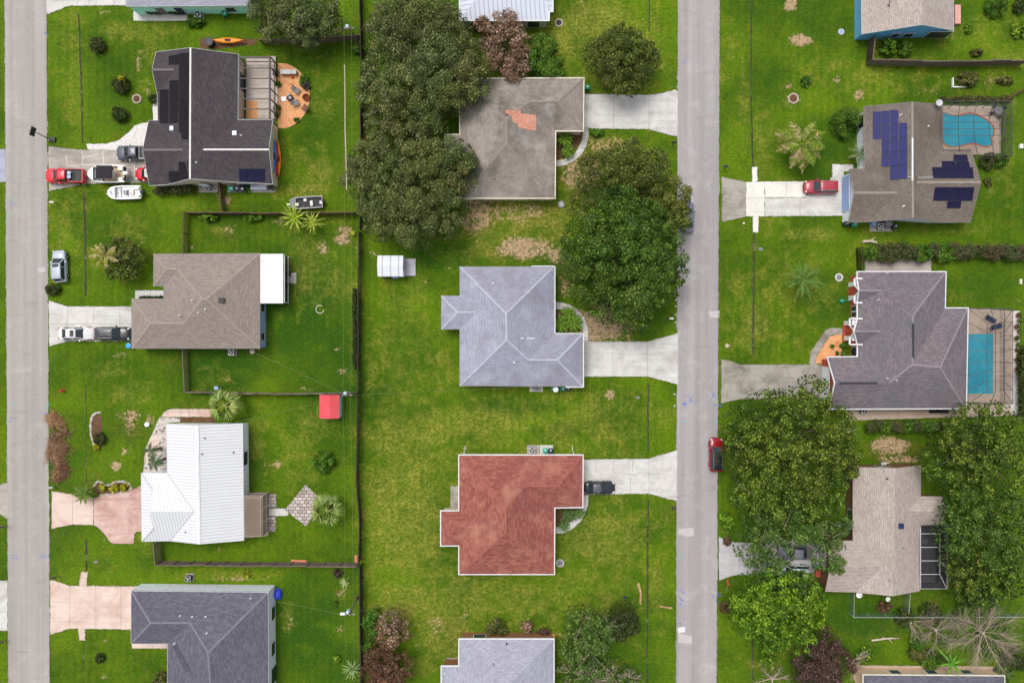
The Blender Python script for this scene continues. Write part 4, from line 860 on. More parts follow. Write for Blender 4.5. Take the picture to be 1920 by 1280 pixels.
h13.opening('W', 1602 if False else 1608, 621, 1.2, 0, 2.2, 'door', pane='black_plastic'); h13.opening('W', 1555, 718, 4.9, 0, 2.2, 'garage_door', pane='trim_white'); h13.opening('N', 510, 1690, 1.6, .9, 2.0); h13.opening('S', 765, 1740, 1.6, .9, 2.0)
# 14 sand roof
h14 = House('sandy tan shingle roofed house between two big green trees', dict(a=(1599, 875), b=(1679.5, 877, 4.7), c=(1727.5, 872), d=(1726.5, 930), e=(1767, 930), f=(1774, 957.5, 3.8), g=(1767, 983), h=(1725.7, 983), i=(1724.7, 1107.5), j=(1674, 1117, 4.7), k=(1603, 1110), l=(1547, 1108.5), m=(1556.5, 1061, 4.0), n=(1550, 1013), o=(1599, 1013), p=(1655, 1061, 4.0), q=(1702, 957.5, 3.8)),
  ['b j k p o a', 'b c d q h i j', 'd e f q', 'q f g h', 'n o p m', 'm p k l'], 'roof_sand', 'wall_umber', ov=.3, fascia='trim_brown')
h14.vent(1, 1688, 985, 'box', 'navy'); h14.vent(0, 1663, 897, 'pipe', 'dark_grey'); h14.vent(1, 1693, 1027, 'pipe', 'mid_grey'); h14.vent(0, 1668, 1088, 'pipe', 'mid_grey'); h14.vent(2, 1768, 962, 'pipe', 'light_grey')
gb = MB(); gb.bar(P(1584.5, 1021, E + .3), P(1589, 1063, E + .75), .1, .12); gb.build('gutter', M['trim_dark'], h14.o)
h14.opening('W', 1548, 1040, 2.4, 0, 2.1, 'garage_door', pane='light_grey'); h14.opening('N', 873, 1645, 1.6, .9, 2.0); h14.opening('W', 1599, 960, 1.4, .9, 2.0); h14.opening('E', 1726, 1040, 1.9, 0, 2.1, 'door', pane='glass'); h14.opening('N', 873, 1700, 1.2, .9, 2.0)
# 15 bottom right
h15 = House('house at the bottom right edge with dark blue-grey roof and peach wall', dict(a=(1619, 1265), b=(1883, 1267), c=(1883, 1440), d=(1619, 1440), e=(1700, 1352, 5), f=(1800, 1352, 5)), ['a b f e', 'b c f', 'c d e f', 'd a e'], 'roof_slate', 'wall_peach', ov=.2, gutter='vinyl_cream')
for x in (1668, 1735, 1800): h15.opening('N', 1266, x, 1.3, .9, 1.9, pane='glass_teal')

# flat white porch roof behind the brown house
po = thing('porch_cover', 'flat white porch roof on the back of the brown roofed house', 'porch', P(512, 522))
mb = MB(); mb.prism([P(488, 476, 2.75)[:2], P(531, 476, 2.7)[:2], P(531, 568.5, 2.7)[:2], P(488, 568.5, 2.75)[:2]], 2.6, 2.74); mb.build('roof', M['flat_white'], po)
mb = MB()
for y in (480, 502, 524, 546, 566): p = P(530, y, 2.6); mb.box((p.x, p.y, 0), (.12, .12, 2.6))
for z in (.9, 2.5): mb.bar(P(533, 478, 2.6) * 1 - Vector((0, 0, 2.6 - z)), P(533, 567, 2.6) - Vector((0, 0, 2.6 - z)), .08)
mb.build('post_frame', M['trim_white'], po)
mb = MB(); mb.facepoly([Vector((*P(531.5, 478, 2.6)[:2], z)) if i < 2 else Vector((*P(531.5, 566, 2.6)[:2], z)) for i, z in enumerate((.1, 2.55, 2.55, .1))]); mb.build('screen_panel', M['screen_dense'], po)
st = thing('paver_step', 'small grey paver step with plants beside the white porch', 'step', P(546, 521))
mb = MB(); mb.prism(px_pts([(538, 513), (556, 511), (556, 532), (538, 530)]), 0, .12); mb.build('slab', M['concrete_grey'], st)
mb = MB(); mb.prism(px_pts([(538, 510), (546, 510), (546, 519), (538, 519)]), .12, .15); mb.build('doormat', M['black_plastic'], st)
# ------------------------------------------------------------------ vegetation
def leaf_mesh(name, pos, nrm, ln, wd, col, parent, rng):
    """one mesh of many small leaf faces: pos, nrm (n,3); ln, wd (n,); col (n,3)"""
    n = len(pos)
    t = rng.randn(n, 3); t -= nrm * (t * nrm).sum(1, keepdims=True); t /= np.linalg.norm(t, axis=1, keepdims=True) + 1e-9
    b = np.cross(nrm, t)
    l = ln[:, None] / 2; w = wd[:, None] / 2
    v = np.stack([pos - t * l, pos + b * w + t * l * .1, pos + t * l - nrm * l * .25, pos - b * w + t * l * .1], 1).reshape(-1, 3)
    org = np.array(ORG[parent.name]) if parent else np.zeros(3)
    return raw_quads(name, v - org, np.repeat(col, 4, 0), parent)
def raw_quads(name, v, col, parent, mat='leaf'):
    n = len(v) // 4
    me = bpy.data.meshes.new(name)
    me.vertices.add(len(v)); me.vertices.foreach_set('co', v.astype(np.float32).ravel())
    me.loops.add(4 * n); me.loops.foreach_set('vertex_index', np.arange(4 * n, dtype=np.int32))
    me.polygons.add(n); me.polygons.foreach_set('loop_start', (np.arange(n) * 4).astype(np.int32)); me.polygons.foreach_set('loop_total', np.full(n, 4, dtype=np.int32))
    me.update(calc_edges=True)
    a = me.color_attributes.new('Col', 'FLOAT_COLOR', 'POINT')
    c = np.ones((len(v), 4), dtype=np.float32); c[:, :3] = col; a.data.foreach_set('color', c.ravel())
    me.materials.append(M[mat])
    o = bpy.data.objects.new(name, me); COL.objects.link(o)
    if parent: o.parent = parent; ORG[o.name] = ORG[parent.name]
    return o
STY = dict(  # low colour, high colour, accent colour, accent share, leaf length, leaf width, lobe radius factor, density
    oak=(srgb(48, 60, 28), srgb(116, 128, 64), srgb(168, 174, 110), .14, .34, .12, (.16, .3), .9),
    oakd=(srgb(45, 57, 22), srgb(108, 122, 46), srgb(156, 162, 74), .14, .32, .14, (.14, .28), .9),
    green=(srgb(36, 62, 18), srgb(90, 122, 38), srgb(134, 162, 64), .14, .34, .18, (.12, .22), .9),
    broad=(srgb(38, 58, 16), srgb(95, 120, 34), srgb(148, 165, 56), .2, .34, .21, (.11, .2), .9),
    lime=(srgb(50, 84, 12), srgb(104, 142, 26), srgb(156, 188, 50), .25, .38, .25, (.12, .22), .9),
    sparse=(srgb(52, 80, 28), srgb(98, 128, 50), srgb(138, 162, 80), .2, .38, .19, (.14, .26), .75),
    brown=(srgb(104, 80, 60), srgb(150, 120, 96), srgb(190, 166, 142), .2, .36, .22, (.16, .28), .8),
    redbrown=(srgb(80, 54, 38), srgb(116, 84, 62), srgb(150, 118, 94), .15, .36, .18, (.16, .28), .9),
    darkbrown=(srgb(62, 44, 38), srgb(98, 74, 66), srgb(126, 102, 92), .15, .34, .16, (.14, .25), 1.0),
    bush=(srgb(38, 74, 14), srgb(86, 128, 30), srgb(130, 166, 54), .18, .21, .13, (.2, .34), 1.2),
    bushd=(srgb(38, 50, 20), srgb(76, 90, 38), srgb(106, 118, 54), .12, .21, .13, (.2, .34), 1.2),
    yellow=(srgb(110, 120, 16), srgb(178, 178, 34), srgb(220, 212, 70), .2, .3, .18, (.22, .36), 1.1),
    hedge=(srgb(46, 66, 26), srgb(88, 108, 44), srgb(120, 96, 78), .25, .21, .13, (.2, .34), 1.2),
    hedgeb=(srgb(76, 62, 50), srgb(112, 98, 74), srgb(70, 98, 36), .3, .21, .13, (.2, .34), 1.2),
    olive=(srgb(66, 72, 34), srgb(104, 110, 56), srgb(150, 140, 70), .15, .3, .14, (.2, .34), 1.0))
def crown_points(blobs, sty, rng, flat=.62):
    lo, hi, ac, sh, L, W, lr, den = STY[sty]
    if L > .3: L *= .86; W *= .84
    lo, hi, ac = map(np.array, (lo, hi, ac))
    Ps, Ns, Ls, Ws, Cs = [], [], [], [], []
    for (x, y, z0, r, rv) in blobs:
        nl = int(8 + 1.25 * r * r) if r > 1.6 else int(12 + 9 * r)
        nl = min(nl, 110)
        u = np.sqrt(rng.rand(nl)); th = rng.rand(nl) * 2 * pi
        zz = z0 + rv * np.sqrt(np.clip(1 - (u * .95) ** 2, 0, 1)) * rng.uniform(.5, 1.15, nl)
        cx = x + r * .86 * u * np.cos(th); cy = y + r * .86 * u * np.sin(th)
        R_ = np.clip(rng.uniform(lr[0], lr[1], nl) * r, min(.3, r * .35), 1.55)
        hue = np.clip(rng.rand(nl) * .75 + rng.rand() * .35, 0, 1); tint = 1 + rng.uniform(-.1, .1, 3) * np.array([1, .6, 1])
        for i in range(nl):
            area = R_[i] ** 2 * pi * 2
            n = int(den * area * 1.15 / (L * W * .55)) + 6
            n = min(n, 1500)
            d = rng.randn(n, 3); d[:, 2] = np.abs(d[:, 2]) * .9 + .0 - .25 * (rng.rand(n) < .3); d /= np.linalg.norm(d, axis=1, keepdims=True) + 1e-9
            rad = R_[i] * (rng.uniform(.62, 1.1, n) + (rng.rand(n) < .07) * rng.uniform(.1, .45, n))[:, None]
            p = np.array([cx[i], cy[i], zz[i]]) + d * rad * np.array([1, 1, .85])
            nn = d + rng.randn(n, 3) * .55 + np.array([0, 0, .35]); nn /= np.linalg.norm(nn, axis=1, keepdims=True) + 1e-9
            k = np.clip(.5 * hue[i] + .5 * rng.rand(n), 0, 1)[:, None]
            c = lo * (1 - k) + hi * k
            m = rng.rand(n) < sh * (.3 + 1.4 * hue[i]); c[m] = ac * (.8 + .3 * rng.rand(m.sum(), 1))
            c = c * tint; s = rng.uniform(.6, 1.3, n)
            Ps.append(p); Ns.append(nn); Ls.append(L * s); Ws.append(W * s); Cs.append(c)
        # inner leaves lower in the crown
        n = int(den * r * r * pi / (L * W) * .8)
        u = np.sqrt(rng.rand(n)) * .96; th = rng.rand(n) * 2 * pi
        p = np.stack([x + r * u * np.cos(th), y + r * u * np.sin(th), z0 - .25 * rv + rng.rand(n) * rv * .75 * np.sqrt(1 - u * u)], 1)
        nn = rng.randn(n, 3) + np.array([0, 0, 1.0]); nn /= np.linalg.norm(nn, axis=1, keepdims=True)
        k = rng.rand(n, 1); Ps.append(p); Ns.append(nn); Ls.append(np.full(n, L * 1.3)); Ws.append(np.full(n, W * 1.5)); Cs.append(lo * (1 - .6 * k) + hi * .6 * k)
    return [np.concatenate(a) for a in (Ps, Ns, Ls, Ws, Cs)]
SEED = [100]
def branches(mb, base, top, rng, n, spread, r0, levels=2):
    """tapered limbs from base up towards the crown"""
    mb.tube([base, base.lerp(top, .5) + Vector((rng.uniform(-.1, .1), rng.uniform(-.1, .1), 0)), top], [r0, r0 * .75, r0 * .5], 8)
    for i in range(n):
        a = 2 * pi * (i + rng.uniform(-.3, .3)) / n; L = spread * rng.uniform(.6, 1)
        s = base.lerp(top, rng.uniform(.45, .95)); e = s + Vector((cos(a) * L, sin(a) * L, L * rng.uniform(.25, .6)))
        m = s.lerp(e, .5) + Vector((0, 0, -.06 * L)); mb.tube([s, m, e], [r0 * .42, r0 * .28, r0 * .1], 6)
        if levels > 1:
            for j in range(3):
                b = a + rng.uniform(-1, 1); l2 = L * rng.uniform(.35, .6); s2 = m.lerp(e, rng.uniform(0, .8)); e2 = s2 + Vector((cos(b) * l2, sin(b) * l2, l2 * rng.uniform(.2, .6)))
                mb.tube([s2, e2], [r0 * .2, r0 * .04], 5)
def tree(label, blobs, sty, group=None, cat='tree', name='tree', trunk=None, ztop=9.0, bare=0, bare_mat='bark_grey', twig=.022):
    """blobs: (photo x, photo y, photo radius[, base height of that part of the crown])"""
    SEED[0] += 1; rng = np.random.RandomState(SEED[0]); r2 = random.Random(SEED[0])
    bl = []
    for b in blobs:
        px, py, r = b[:3]; rw = r / S * 1.0; z0 = b[3] if len(b) > 3 else ztop * .55
        rv = min(rw * .62, max(.6, ztop - z0)); k = (z0 + rv * .6)
        p = P(px, py, k); bl.append((p.x, p.y, z0, rw * (H - k) / H, rv))
    big = max(bl, key=lambda b: b[3])
    tp = P(*trunk) if trunk else Vector((sum(b[0] * b[3] for b in bl) / sum(b[3] for b in bl), sum(b[1] * b[3] for b in bl) / sum(b[3] for b in bl), 0))
    o = thing(name, label, cat, (tp.x, tp.y, 0), 0, group)
    mb = MB(); zc = big[2] + big[4] * .5; sp = max(b[3] for b in bl)
    branches(mb, Vector((tp.x, tp.y, -.05)), Vector((tp.x, tp.y, zc * .8)), r2, 6, sp * .7, max(.06, sp * .06))
    for b in bl:
        s = Vector((tp.x, tp.y, zc * .45)); e = Vector((b[0], b[1], b[2] + b[4] * .4)); mb.tube([s, s.lerp(e, .5) + Vector((0, 0, .3)), e], [sp * .035, sp * .025, .03], 6)
    mb.build('trunk', M['bark'], o)
    p, n, l, w, c = crown_points(bl, sty, rng); leaf_mesh('crown', p, n, l, w, c, o, rng)
    if bare:
        mb = MB()
        for _ in range(bare):
            b = r2.choice(bl); a = r2.uniform(0, 2 * pi); q = r2.uniform(.1, .7) * b[3]
            s = Vector((b[0] + cos(a) * q * .4, b[1] + sin(a) * q * .4, b[2] + b[4] * .7)); e = Vector((b[0] + cos(a) * b[3] * r2.uniform(.7, 1.08), b[1] + sin(a) * b[3] * r2.uniform(.7, 1.08), b[2] + b[4] * r2.uniform(.75, 1.25)))
            m = s.lerp(e, .5) + Vector((r2.uniform(-.3, .3), r2.uniform(-.3, .3), .25)); mb.tube([s, m, e], [twig * 1.5, twig, twig * .4], 4)
            for j in range(3):
                s2 = m.lerp(e, r2.random()); mb.tube([s2, s2 + Vector((r2.uniform(-.6, .6), r2.uniform(-.6, .6), r2.uniform(.0, .3)))], [twig * .7, twig * .3], 4)
        mb.build('bare_branches', M[bare_mat], o)
    return o
def shrub(label, px, py, r, sty, h=1.2, group=None, cat='shrub', name='shrub', sx=1.0, sy=1.0):
    SEED[0] += 1; rng = np.random.RandomState(SEED[0])
    c = P(px, py, h * .5); c.z = 0; rw = r / S
    o = thing(name, label, cat, c, 0, group)
    mb = MB()
    for i in range(5):
        a = i * 1.256; mb.tube([c + Vector((0, 0, -.03)), c + Vector((cos(a) * rw * .5 * sx, sin(a) * rw * .5 * sy, h * .7))], [.035, .012], 5)
    mb.build('stem', M['bark'], o)
    p, n, l, w, col = crown_points([(0, 0, h * .25, rw, h * .7)], sty, rng)
    p = p * np.array([sx, sy, 1]) + np.array([c.x, c.y, 0]); leaf_mesh('foliage', p, n, l, w, col, o, rng)
    return o
def hedge(label, x0, y0, x1, y1, sty, h=1.8, name='hedge', cat='hedge', sty2=None):
    """clipped-loose hedge filling a photo rectangle"""
    SEED[0] += 1; rng = np.random.RandomState(SEED[0]); a, b = P(x0, y0, h * .6), P(x1, y1, h * .6)
    c = (a + b) / 2; c.z = 0; o = thing(name, label, cat, c)
    L = max(abs(b.x - a.x), abs(b.y - a.y)); Wd = min(abs(b.x - a.x), abs(b.y - a.y)); hor = abs(b.x - a.x) > abs(b.y - a.y)
    n = max(3, int(L / (Wd * .55))); bl = []; bl2 = []
    for i in range(n):
        t = (i + .5) / n; rr = Wd / 2 * rng.uniform(.85, 1.15); off = rng.uniform(-.12, .12) * Wd
        p = (a.x + (b.x - a.x) * t, c.y + off) if hor else (c.x + off, a.y + (b.y - a.y) * t)
        (bl2 if sty2 and rng.rand() < .5 else bl).append((p[0], p[1], h * .45, rr, h * .5 * rng.uniform(.8, 1.15)))
    st = MB()
    for q in (bl + bl2): st.tube([(q[0], q[1], -.03), (q[0], q[1], h * .7)], [.05, .02], 5)
    st.build('stem', M['bark'], o)
    q = [crown_points(bl, sty, rng)] + ([crown_points(bl2, sty2, rng)] if bl2 else [])
    leaf_mesh('foliage', *[np.concatenate(z) for z in zip(*q)], o, rng)
    return o
# --- palms -------------------------------------------------------------
def frond_quads(base, az, el, L, wid, n, droop, style, c1, c2, rng, dead=0.0, dc=srgb(196, 160, 110)):
    """feather ('pin'), fan ('fan') or strap ('strap') leaf as quads, returns verts, colours"""
    V, C = [], []; c1 = np.array(c1); c2 = np.array(c2); dc = np.array(dc)
    h = np.array([cos(az), sin(az), 0.0]); s = np.array([-sin(az), cos(az), 0.0]); up = np.array([0, 0, 1.0])
    def at(t): return base + h * L * t * cos(el) * (1 - .1 * t) + up * (L * t * sin(el) - droop * L * t * t)
    if style == 'strap':
        m = 5
        for i in range(m):
            a, b = at(i / m), at((i + 1) / m); wa, wb = wid * (1 - (i / m) ** 1.5) + .01, wid * (1 - ((i + 1) / m) ** 1.5) + .005
            V += [a - s * wa, a + s * wa, b + s * wb, b - s * wb]; k = rng.rand(); C += [c1 * (1 - k) + c2 * k] * 4
    elif style == 'pin':
        m = 6
        for i in range(m):
            a, b = at(i / m), at((i + 1) / m); V += [a - s * .03, a + s * .03, b + s * .02, b - s * .02]; C += [c2] * 4
        for i in range(n):
            t = .12 + .88 * i / n; p = at(t); ll = wid * sin(min(1, (t * 1.15)) * pi * .86 + .25) + .06
            for sg in (-1, 1):
                q = p + s * sg * ll * .85 + h * ll * .55 - up * ll * .25 * (1 + rng.rand()); g = h * (L / n * .62)
                k = rng.rand(); c = c1 * (1 - k) + c2 * k
                if rng.rand() < dead: c = dc * (.7 + .5 * rng.rand())
                V += [p - g * .5, p + g * .5, q + g * .3, q - g * .1]; C += [c] * 4
    else:
        hub = at(.45); V += [base - s * .03, base + s * .03, hub + s * .02, hub - s * .02]; C += [c2] * 4
        for i in range(n):
            f = (i / (n - 1) - .5) * 2.5; d = h * cos(f) + s * sin(f); ll = L * .58 * (1 - .16 * abs(f)); pr = np.cross(up, d)
            q = hub + d * ll - up * ll * (.18 + .2 * rng.rand()); mid = hub + d * ll * .5; w2 = L * .045
            k = rng.rand(); c = c1 * (1 - k) + c2 * k; V += [hub, mid - pr * w2, q, mid + pr * w2]; C += [c] * 4
    return V, C
def palm(label, px, py, r, h, n, style, c1, c2, group=None, cat='palm', name='palm_tree', dead=0.0, wid=.45, droop=.35, nl=16, dc=srgb(196, 160, 110), els=(-.1, 1.1)):
    SEED[0] += 1; rng = np.random.RandomState(SEED[0])
    top = P(px, py, h); o = thing(name, label, cat, (top.x, top.y, 0), 0, group); L = r / S * (H - h) / H
    mb = MB(); mb.tube([(top.x, top.y, -.05), (top.x + .03, top.y, h * .5), (top.x, top.y, h)], [.2 if h > 1 else .14, .15 if h > 1 else .12, .13], 9); mb.build('trunk', M['bark'], o)
    V, C = [], []
    for i in range(n):
        az = i * 2.39996 + rng.uniform(-.2, .2); el = els[0] + (els[1] - els[0]) * (i / n) ** 1.3
        v, c = frond_quads(np.array([top.x, top.y, h]), az, el, L * rng.uniform(.88, 1.1) * (1.15 if el > .5 else 1), wid * L * .42 if style != 'strap' else wid, nl, droop * rng.uniform(.7, 1.3), style, c1, c2, rng, dead if i < n * .55 else dead * .1, dc)
        V += v; C += c
    raw_quads('crown', np.array(V) - np.array(ORG[o.name]), np.array(C), o)
    return o

def edge_tufts():
    """ragged grass blades creeping over the edges of roads, drives and walks"""
    rng = np.random.RandomState(12); A, B = [], []
    def inside(x, y):
        for q in POLYS:
            c = False; j = len(q) - 1
            for i in range(len(q)):
                if (q[i][1] > y) != (q[j][1] > y) and x < (q[j][0] - q[i][0]) * (y - q[i][1]) / (q[j][1] - q[i][1]) + q[i][0]: c = not c
                j = i
            if c: return True
        return False
    segs = []
    for a, b in EDGES:
        m = max(1, int((b - a).length / .6)); d = (b - a).normalized()
        for i in range(m):
            s0, s1 = a + (b - a) * i / m, a + (b - a) * (i + 1) / m; c = (s0 + s1) / 2
            if not (inside(c.x - d.y * .35, c.y + d.x * .35) and inside(c.x + d.y * .35, c.y - d.x * .35)): segs.append((s0, s1))
    for a, b in segs:
        L = (b - a).length; n = int(L * 20)
        if n < 1 or abs(a.x) > 75 and abs(b.x) > 75: continue
        t = np.clip(rng.rand(n) + .04 * np.sin(rng.rand(n) * 9), 0, 1); d = (b - a).normalized(); nx_, ny_ = -d.y, d.x
        clump = .5 + .5 * np.sin(t * L * 1.3 + rng.rand() * 6) * np.sin(t * L * .37 + rng.rand() * 6)
        off = rng.normal(0, .035, n) + clump * rng.uniform(-.05, .05, n)
        A.append(np.stack([a.x + (b.x - a.x) * t + nx_ * off, a.y + (b.y - a.y) * t + ny_ * off, np.full(n, .055) + rng.rand(n) * .04], 1))
    p = np.concatenate(A); n = len(p); k = rng.rand(n, 1)
    nn = rng.randn(n, 3) * .5 + np.array([0, 0, 1.0]); nn /= np.linalg.norm(nn, axis=1, keepdims=True)
    col = np.array(srgb(64, 94, 10)) * (1 - k) + np.array(srgb(126, 138, 40)) * k
    o = leaf_mesh('grass_edge', p, nn, rng.uniform(.07, .2, n), rng.uniform(.04, .09, n), col, None, rng)
    tag(o, 'ragged turf blades creeping over road and driveway edges', 'grass', kind='stuff')
edge_tufts()
# oaks in the middle-top grove
OG = 'olive-green oaks of the grove behind the weathered roof'
tree('olive-green oak at the top of the grove, reaching the photo edge', [(735, 40, 55), (800, 20, 60), (840, 55, 48), (770, 70, 60)], 'oak', OG, ztop=9, bare=8)
tree('olive-green oak in the grove beside the back fence, below the topmost one', [(720, 120, 48), (700, 165, 42), (750, 165, 50), (730, 205, 44), (710, 225, 32)], 'oak', OG, ztop=9, bare=8)
tree('wide olive-green oak of the grove overhanging the top corner of the weathered roof', [(820, 120, 60), (875, 130, 48), (850, 165, 48), (800, 180, 46), (860, 95, 42), (885, 160, 34)], 'oak', OG, ztop=9.5, bare=6)
tree('dark olive oak of the grove against the left eave of the weathered roof', [(800, 235, 40), (770, 260, 45), (800, 300, 50), (850, 295, 45), (862, 330, 36), (870, 300, 26)], 'oak', OG, ztop=9, bare=4)
tree('olive oak spreading over the back fence, lower left of the grove', [(690, 300, 46), (680, 335, 42), (730, 320, 45), (700, 375, 40), (725, 270, 40)], 'oak', OG, ztop=8.5, bare=5)
tree('olive oak at the bottom of the grove above the small white shed', [(740, 400, 52), (800, 380, 55), (840, 385, 38), (780, 425, 45), (710, 420, 34), (835, 420, 30), (760, 360, 40)], 'oak', OG, ztop=8.5, bare=5)
tree('olive-green oak at the top edge beside the utility pole, left of the fence', [(500, 20, 42), (545, 25, 45), (590, 20, 46), (570, 55, 38), (510, 48, 32), (620, 40, 26)], 'oak', ztop=8, bare=6)
tree('tree with dry brown leaves between the white metal roof and weathered roof', [(940, 55, 42, 3), (950, 100, 44, 3), (965, 125, 30, 3), (920, 85, 26, 3), (975, 80, 26, 3), (905, 45, 18, 3)], 'brown', ztop=6.5, bare=10)
tree('bright green bushy tree right of the brown-leaved tree', [(1018, 80, 28, 2), (1025, 115, 32, 2), (1005, 110, 26, 2), (1040, 130, 22, 2)], 'bush', ztop=4.8)
tree('dark round oak on the lawn above the grey driveway', [(1150, 90, 40), (1185, 85, 34), (1200, 110, 38), (1160, 130, 42), (1130, 105, 36), (1195, 140, 30), (1165, 65, 26), (1185, 165, 16), (1120, 95, 28), (1215, 95, 22)], 'oakd', ztop=7)
tree('dark olive tree leaning over the right road behind the bigger green crown', [(1165, 310, 52), (1120, 325, 45), (1220, 330, 48), (1260, 370, 42), (1270, 405, 34), (1090, 385, 30), (1190, 285, 30), (1230, 300, 26)], 'oakd', ztop=8.5)
tree('largest dense green tree at mid photo beside the road', [(1160, 400, 62), (1210, 420, 55), (1110, 450, 58), (1170, 470, 75), (1240, 480, 56), (1090, 490, 46), (1120, 530, 58), (1190, 540, 66), (1240, 530, 46), (1190, 590, 40), (1270, 510, 24), (1140, 570, 40)], 'green', ztop=11)
tree('huge leafy green tree covering the right roadside by the dark red vehicle', [(1450, 790, 62), (1400, 800, 45), (1500, 780, 58), (1530, 740, 40), (1570, 800, 48), (1390, 860, 42), (1450, 870, 75), (1520, 870, 72), (1580, 870, 42), (1420, 930, 52), (1490, 940, 60), (1550, 930, 50), (1600, 850, 26), (1380, 820, 28)], 'broad', ztop=11, bare=8)
tree('airy half-thinned tree with pale limbs over the lilac driveway', [(1440, 980, 46), (1490, 990, 48), (1420, 1030, 42), (1460, 1040, 36), (1500, 960, 40)], 'sparse', ztop=7.5, bare=12, twig=.03, bare_mat='bark_grey')
tree('thin pale-limbed tree beside the sandy roof with ladder above it', [(1555, 1010, 34), (1580, 985, 26), (1550, 1045, 32), (1570, 1060, 20), (1530, 1000, 22)], 'sparse', ztop=6.5, bare=12, twig=.03, bare_mat='bark_grey')
tree('small grey-green tree with bare limbs below the white car', [(1480, 1105, 36, 3), (1510, 1085, 26, 3), (1440, 1085, 24, 3)], 'sparse', ztop=5.5, bare=9, twig=.03, bare_mat='bark_grey')
tree('bright lime-green round tree at the lower right of the road', [(1410, 1120, 44), (1450, 1110, 48), (1500, 1120, 46), (1420, 1160, 50), (1480, 1165, 54), (1520, 1160, 36), (1450, 1190, 42), (1500, 1200, 36), (1395, 1135, 28), (1535, 1130, 22), (1445, 1230, 22, 2.5)], 'lime', ztop=8)
BR = 'large leafy trees along the right edge below the pool'
tree('leafy tree at the right edge with its crown against the lap pool deck', [(1830, 800, 48), (1880, 790, 40), (1790, 830, 46), (1850, 850, 56), (1900, 840, 44), (1770, 870, 42), (1820, 900, 48), (1890, 900, 44)], 'broad', BR, ztop=10)
tree('leafy tree at the right edge beside the sandy roofed house, the middle of three', [(1830, 960, 52), (1890, 960, 48), (1800, 1000, 44), (1860, 1020, 56), (1910, 1020, 40), (1790, 950, 26)], 'green', BR, ztop=10)
tree('leafy tree at the right edge, lowest of three, above the dead branches', [(1830, 1070, 46), (1880, 1080, 50), (1800, 1050, 36), (1860, 1110, 42), (1910, 1090, 40), (1825, 1105, 36)], 'broad', BR, ztop=9.5)
tree('round dark brown leafless-looking tree at the bottom right', [(1545, 1210, 36, 3), (1530, 1245, 42, 3), (1570, 1250, 40, 3), (1550, 1275, 40, 3), (1520, 1275, 30, 3)], 'darkbrown', ztop=6.5, bare=20, bare_mat='bark')
tree('reddish tan leafed tree by the back fence near the bottom', [(735, 1165, 26, 2.2), (725, 1190, 30, 2.2), (750, 1185, 24, 2.2)], 'brown', ztop=4.8)
tree('dark reddish brown tree at the bottom beside the fence', [(715, 1240, 36, 2.5), (745, 1255, 32, 2.5), (700, 1265, 28, 2.5), (730, 1275, 34, 2.5)], 'redbrown', ztop=5.2, bare=14, bare_mat='bark')
tree('green sapling thicket right of the fence near the bottom pole', [(690, 1165, 14, 1), (697, 1190, 14, 1), (690, 1210, 14, 1), (702, 1150, 10, 1)], 'bush', ztop=2.6)
tree('scrubby green tree with grey bare twigs at the bottom middle', [(1090, 1170, 36, 2.5), (1120, 1190, 40, 2.5), (1080, 1210, 36, 2.5), (1110, 1225, 38, 2.5), (1140, 1170, 26, 2.5)], 'sparse', ztop=5.5, bare=22, twig=.022, bare_mat='bark_grey')
tree('dark green shrubby tree right of the scrubby twiggy one', [(1170, 1155, 28, 2), (1160, 1185, 24, 2), (1185, 1175, 16, 2)], 'bushd', ztop=4.5)
tree('pale dry twig mass at the bottom edge beside the grey-blue roof', [(1070, 1260, 30, 1), (1110, 1270, 34, 1), (1150, 1265, 32, 1), (1180, 1270, 20, 1), (1130, 1280, 30, 1)], 'sparse', ztop=3.2, bare=70, twig=.024, bare_mat='bark_dry')
# dead bare trees, lower right
def deadtree(label, px, py, r, n, h=3.0, name='dead_tree', leaf=0, az0=0, az1=2 * pi, mat='bark_dry', tw=.05):
    SEED[0] += 1; r2 = random.Random(SEED[0]); rng = np.random.RandomState(SEED[0]); c = P(px, py, h * .5); c.z = 0
    o = thing(name, label, 'dead tree', c); mb = MB(); tk = MB(); tk.tube([c + Vector((0, 0, -.05)), c + Vector((.1, 0, h * .6))], [.22, .16], 8); tk.build('trunk', M['bark_pale'], o)
    L = r / S
    nl = max(5, n // 4)
    for i in range(nl):
        a = az0 + (az1 - az0) * (i + r2.uniform(-.45, .45)) / nl; l = L * r2.uniform(.5, .9); s = c + Vector((cos(a) * .1, sin(a) * .1, h * r2.uniform(.2, .65))); da = r2.uniform(-.5, .5)
        pts = [s + Vector((cos(a + da * t) * l * t + r2.uniform(-.1, .1), sin(a + da * t) * l * t + r2.uniform(-.1, .1), h * (.5 * t - .3 * t * t))) for t in (0, .25, .5, .75, 1)]
        mb.tube(pts, [tw * 1.8, tw * 1.4, tw, tw * .7, tw * .4], 5)
        for j in range(n + 10):
            k = r2.choice((0, 1, 1, 2, 2, 3, 3)); q = pts[k].lerp(pts[k + 1], r2.random()); b = a + r2.uniform(-.95, .95); l2 = L * r2.uniform(.12, .42); t2 = tw * r2.uniform(.25, .6)
            m = q + Vector((cos(b) * l2 * .5 + r2.uniform(-.08, .08), sin(b) * l2 * .5 + r2.uniform(-.08, .08), r2.uniform(-.1, .35))); b2 = b + r2.uniform(-.5, .5)
            mb.tube([q, m, m + Vector((cos(b2) * l2 * .55, sin(b2) * l2 * .55, r2.uniform(-.2, .25)))], [t2, t2 * .7, t2 * .3], 4)
    mb.build('branches', M[mat], o)
    for _ in range(leaf):
        p, nn, l, w, col = crown_points([(c.x + r2.uniform(-L, L) * .6, c.y + r2.uniform(-L, L) * .6, h * .3, L * .28, .8)], 'bush', rng); leaf_mesh('regrowth', p, nn, l, w, col, o, rng)
    return o
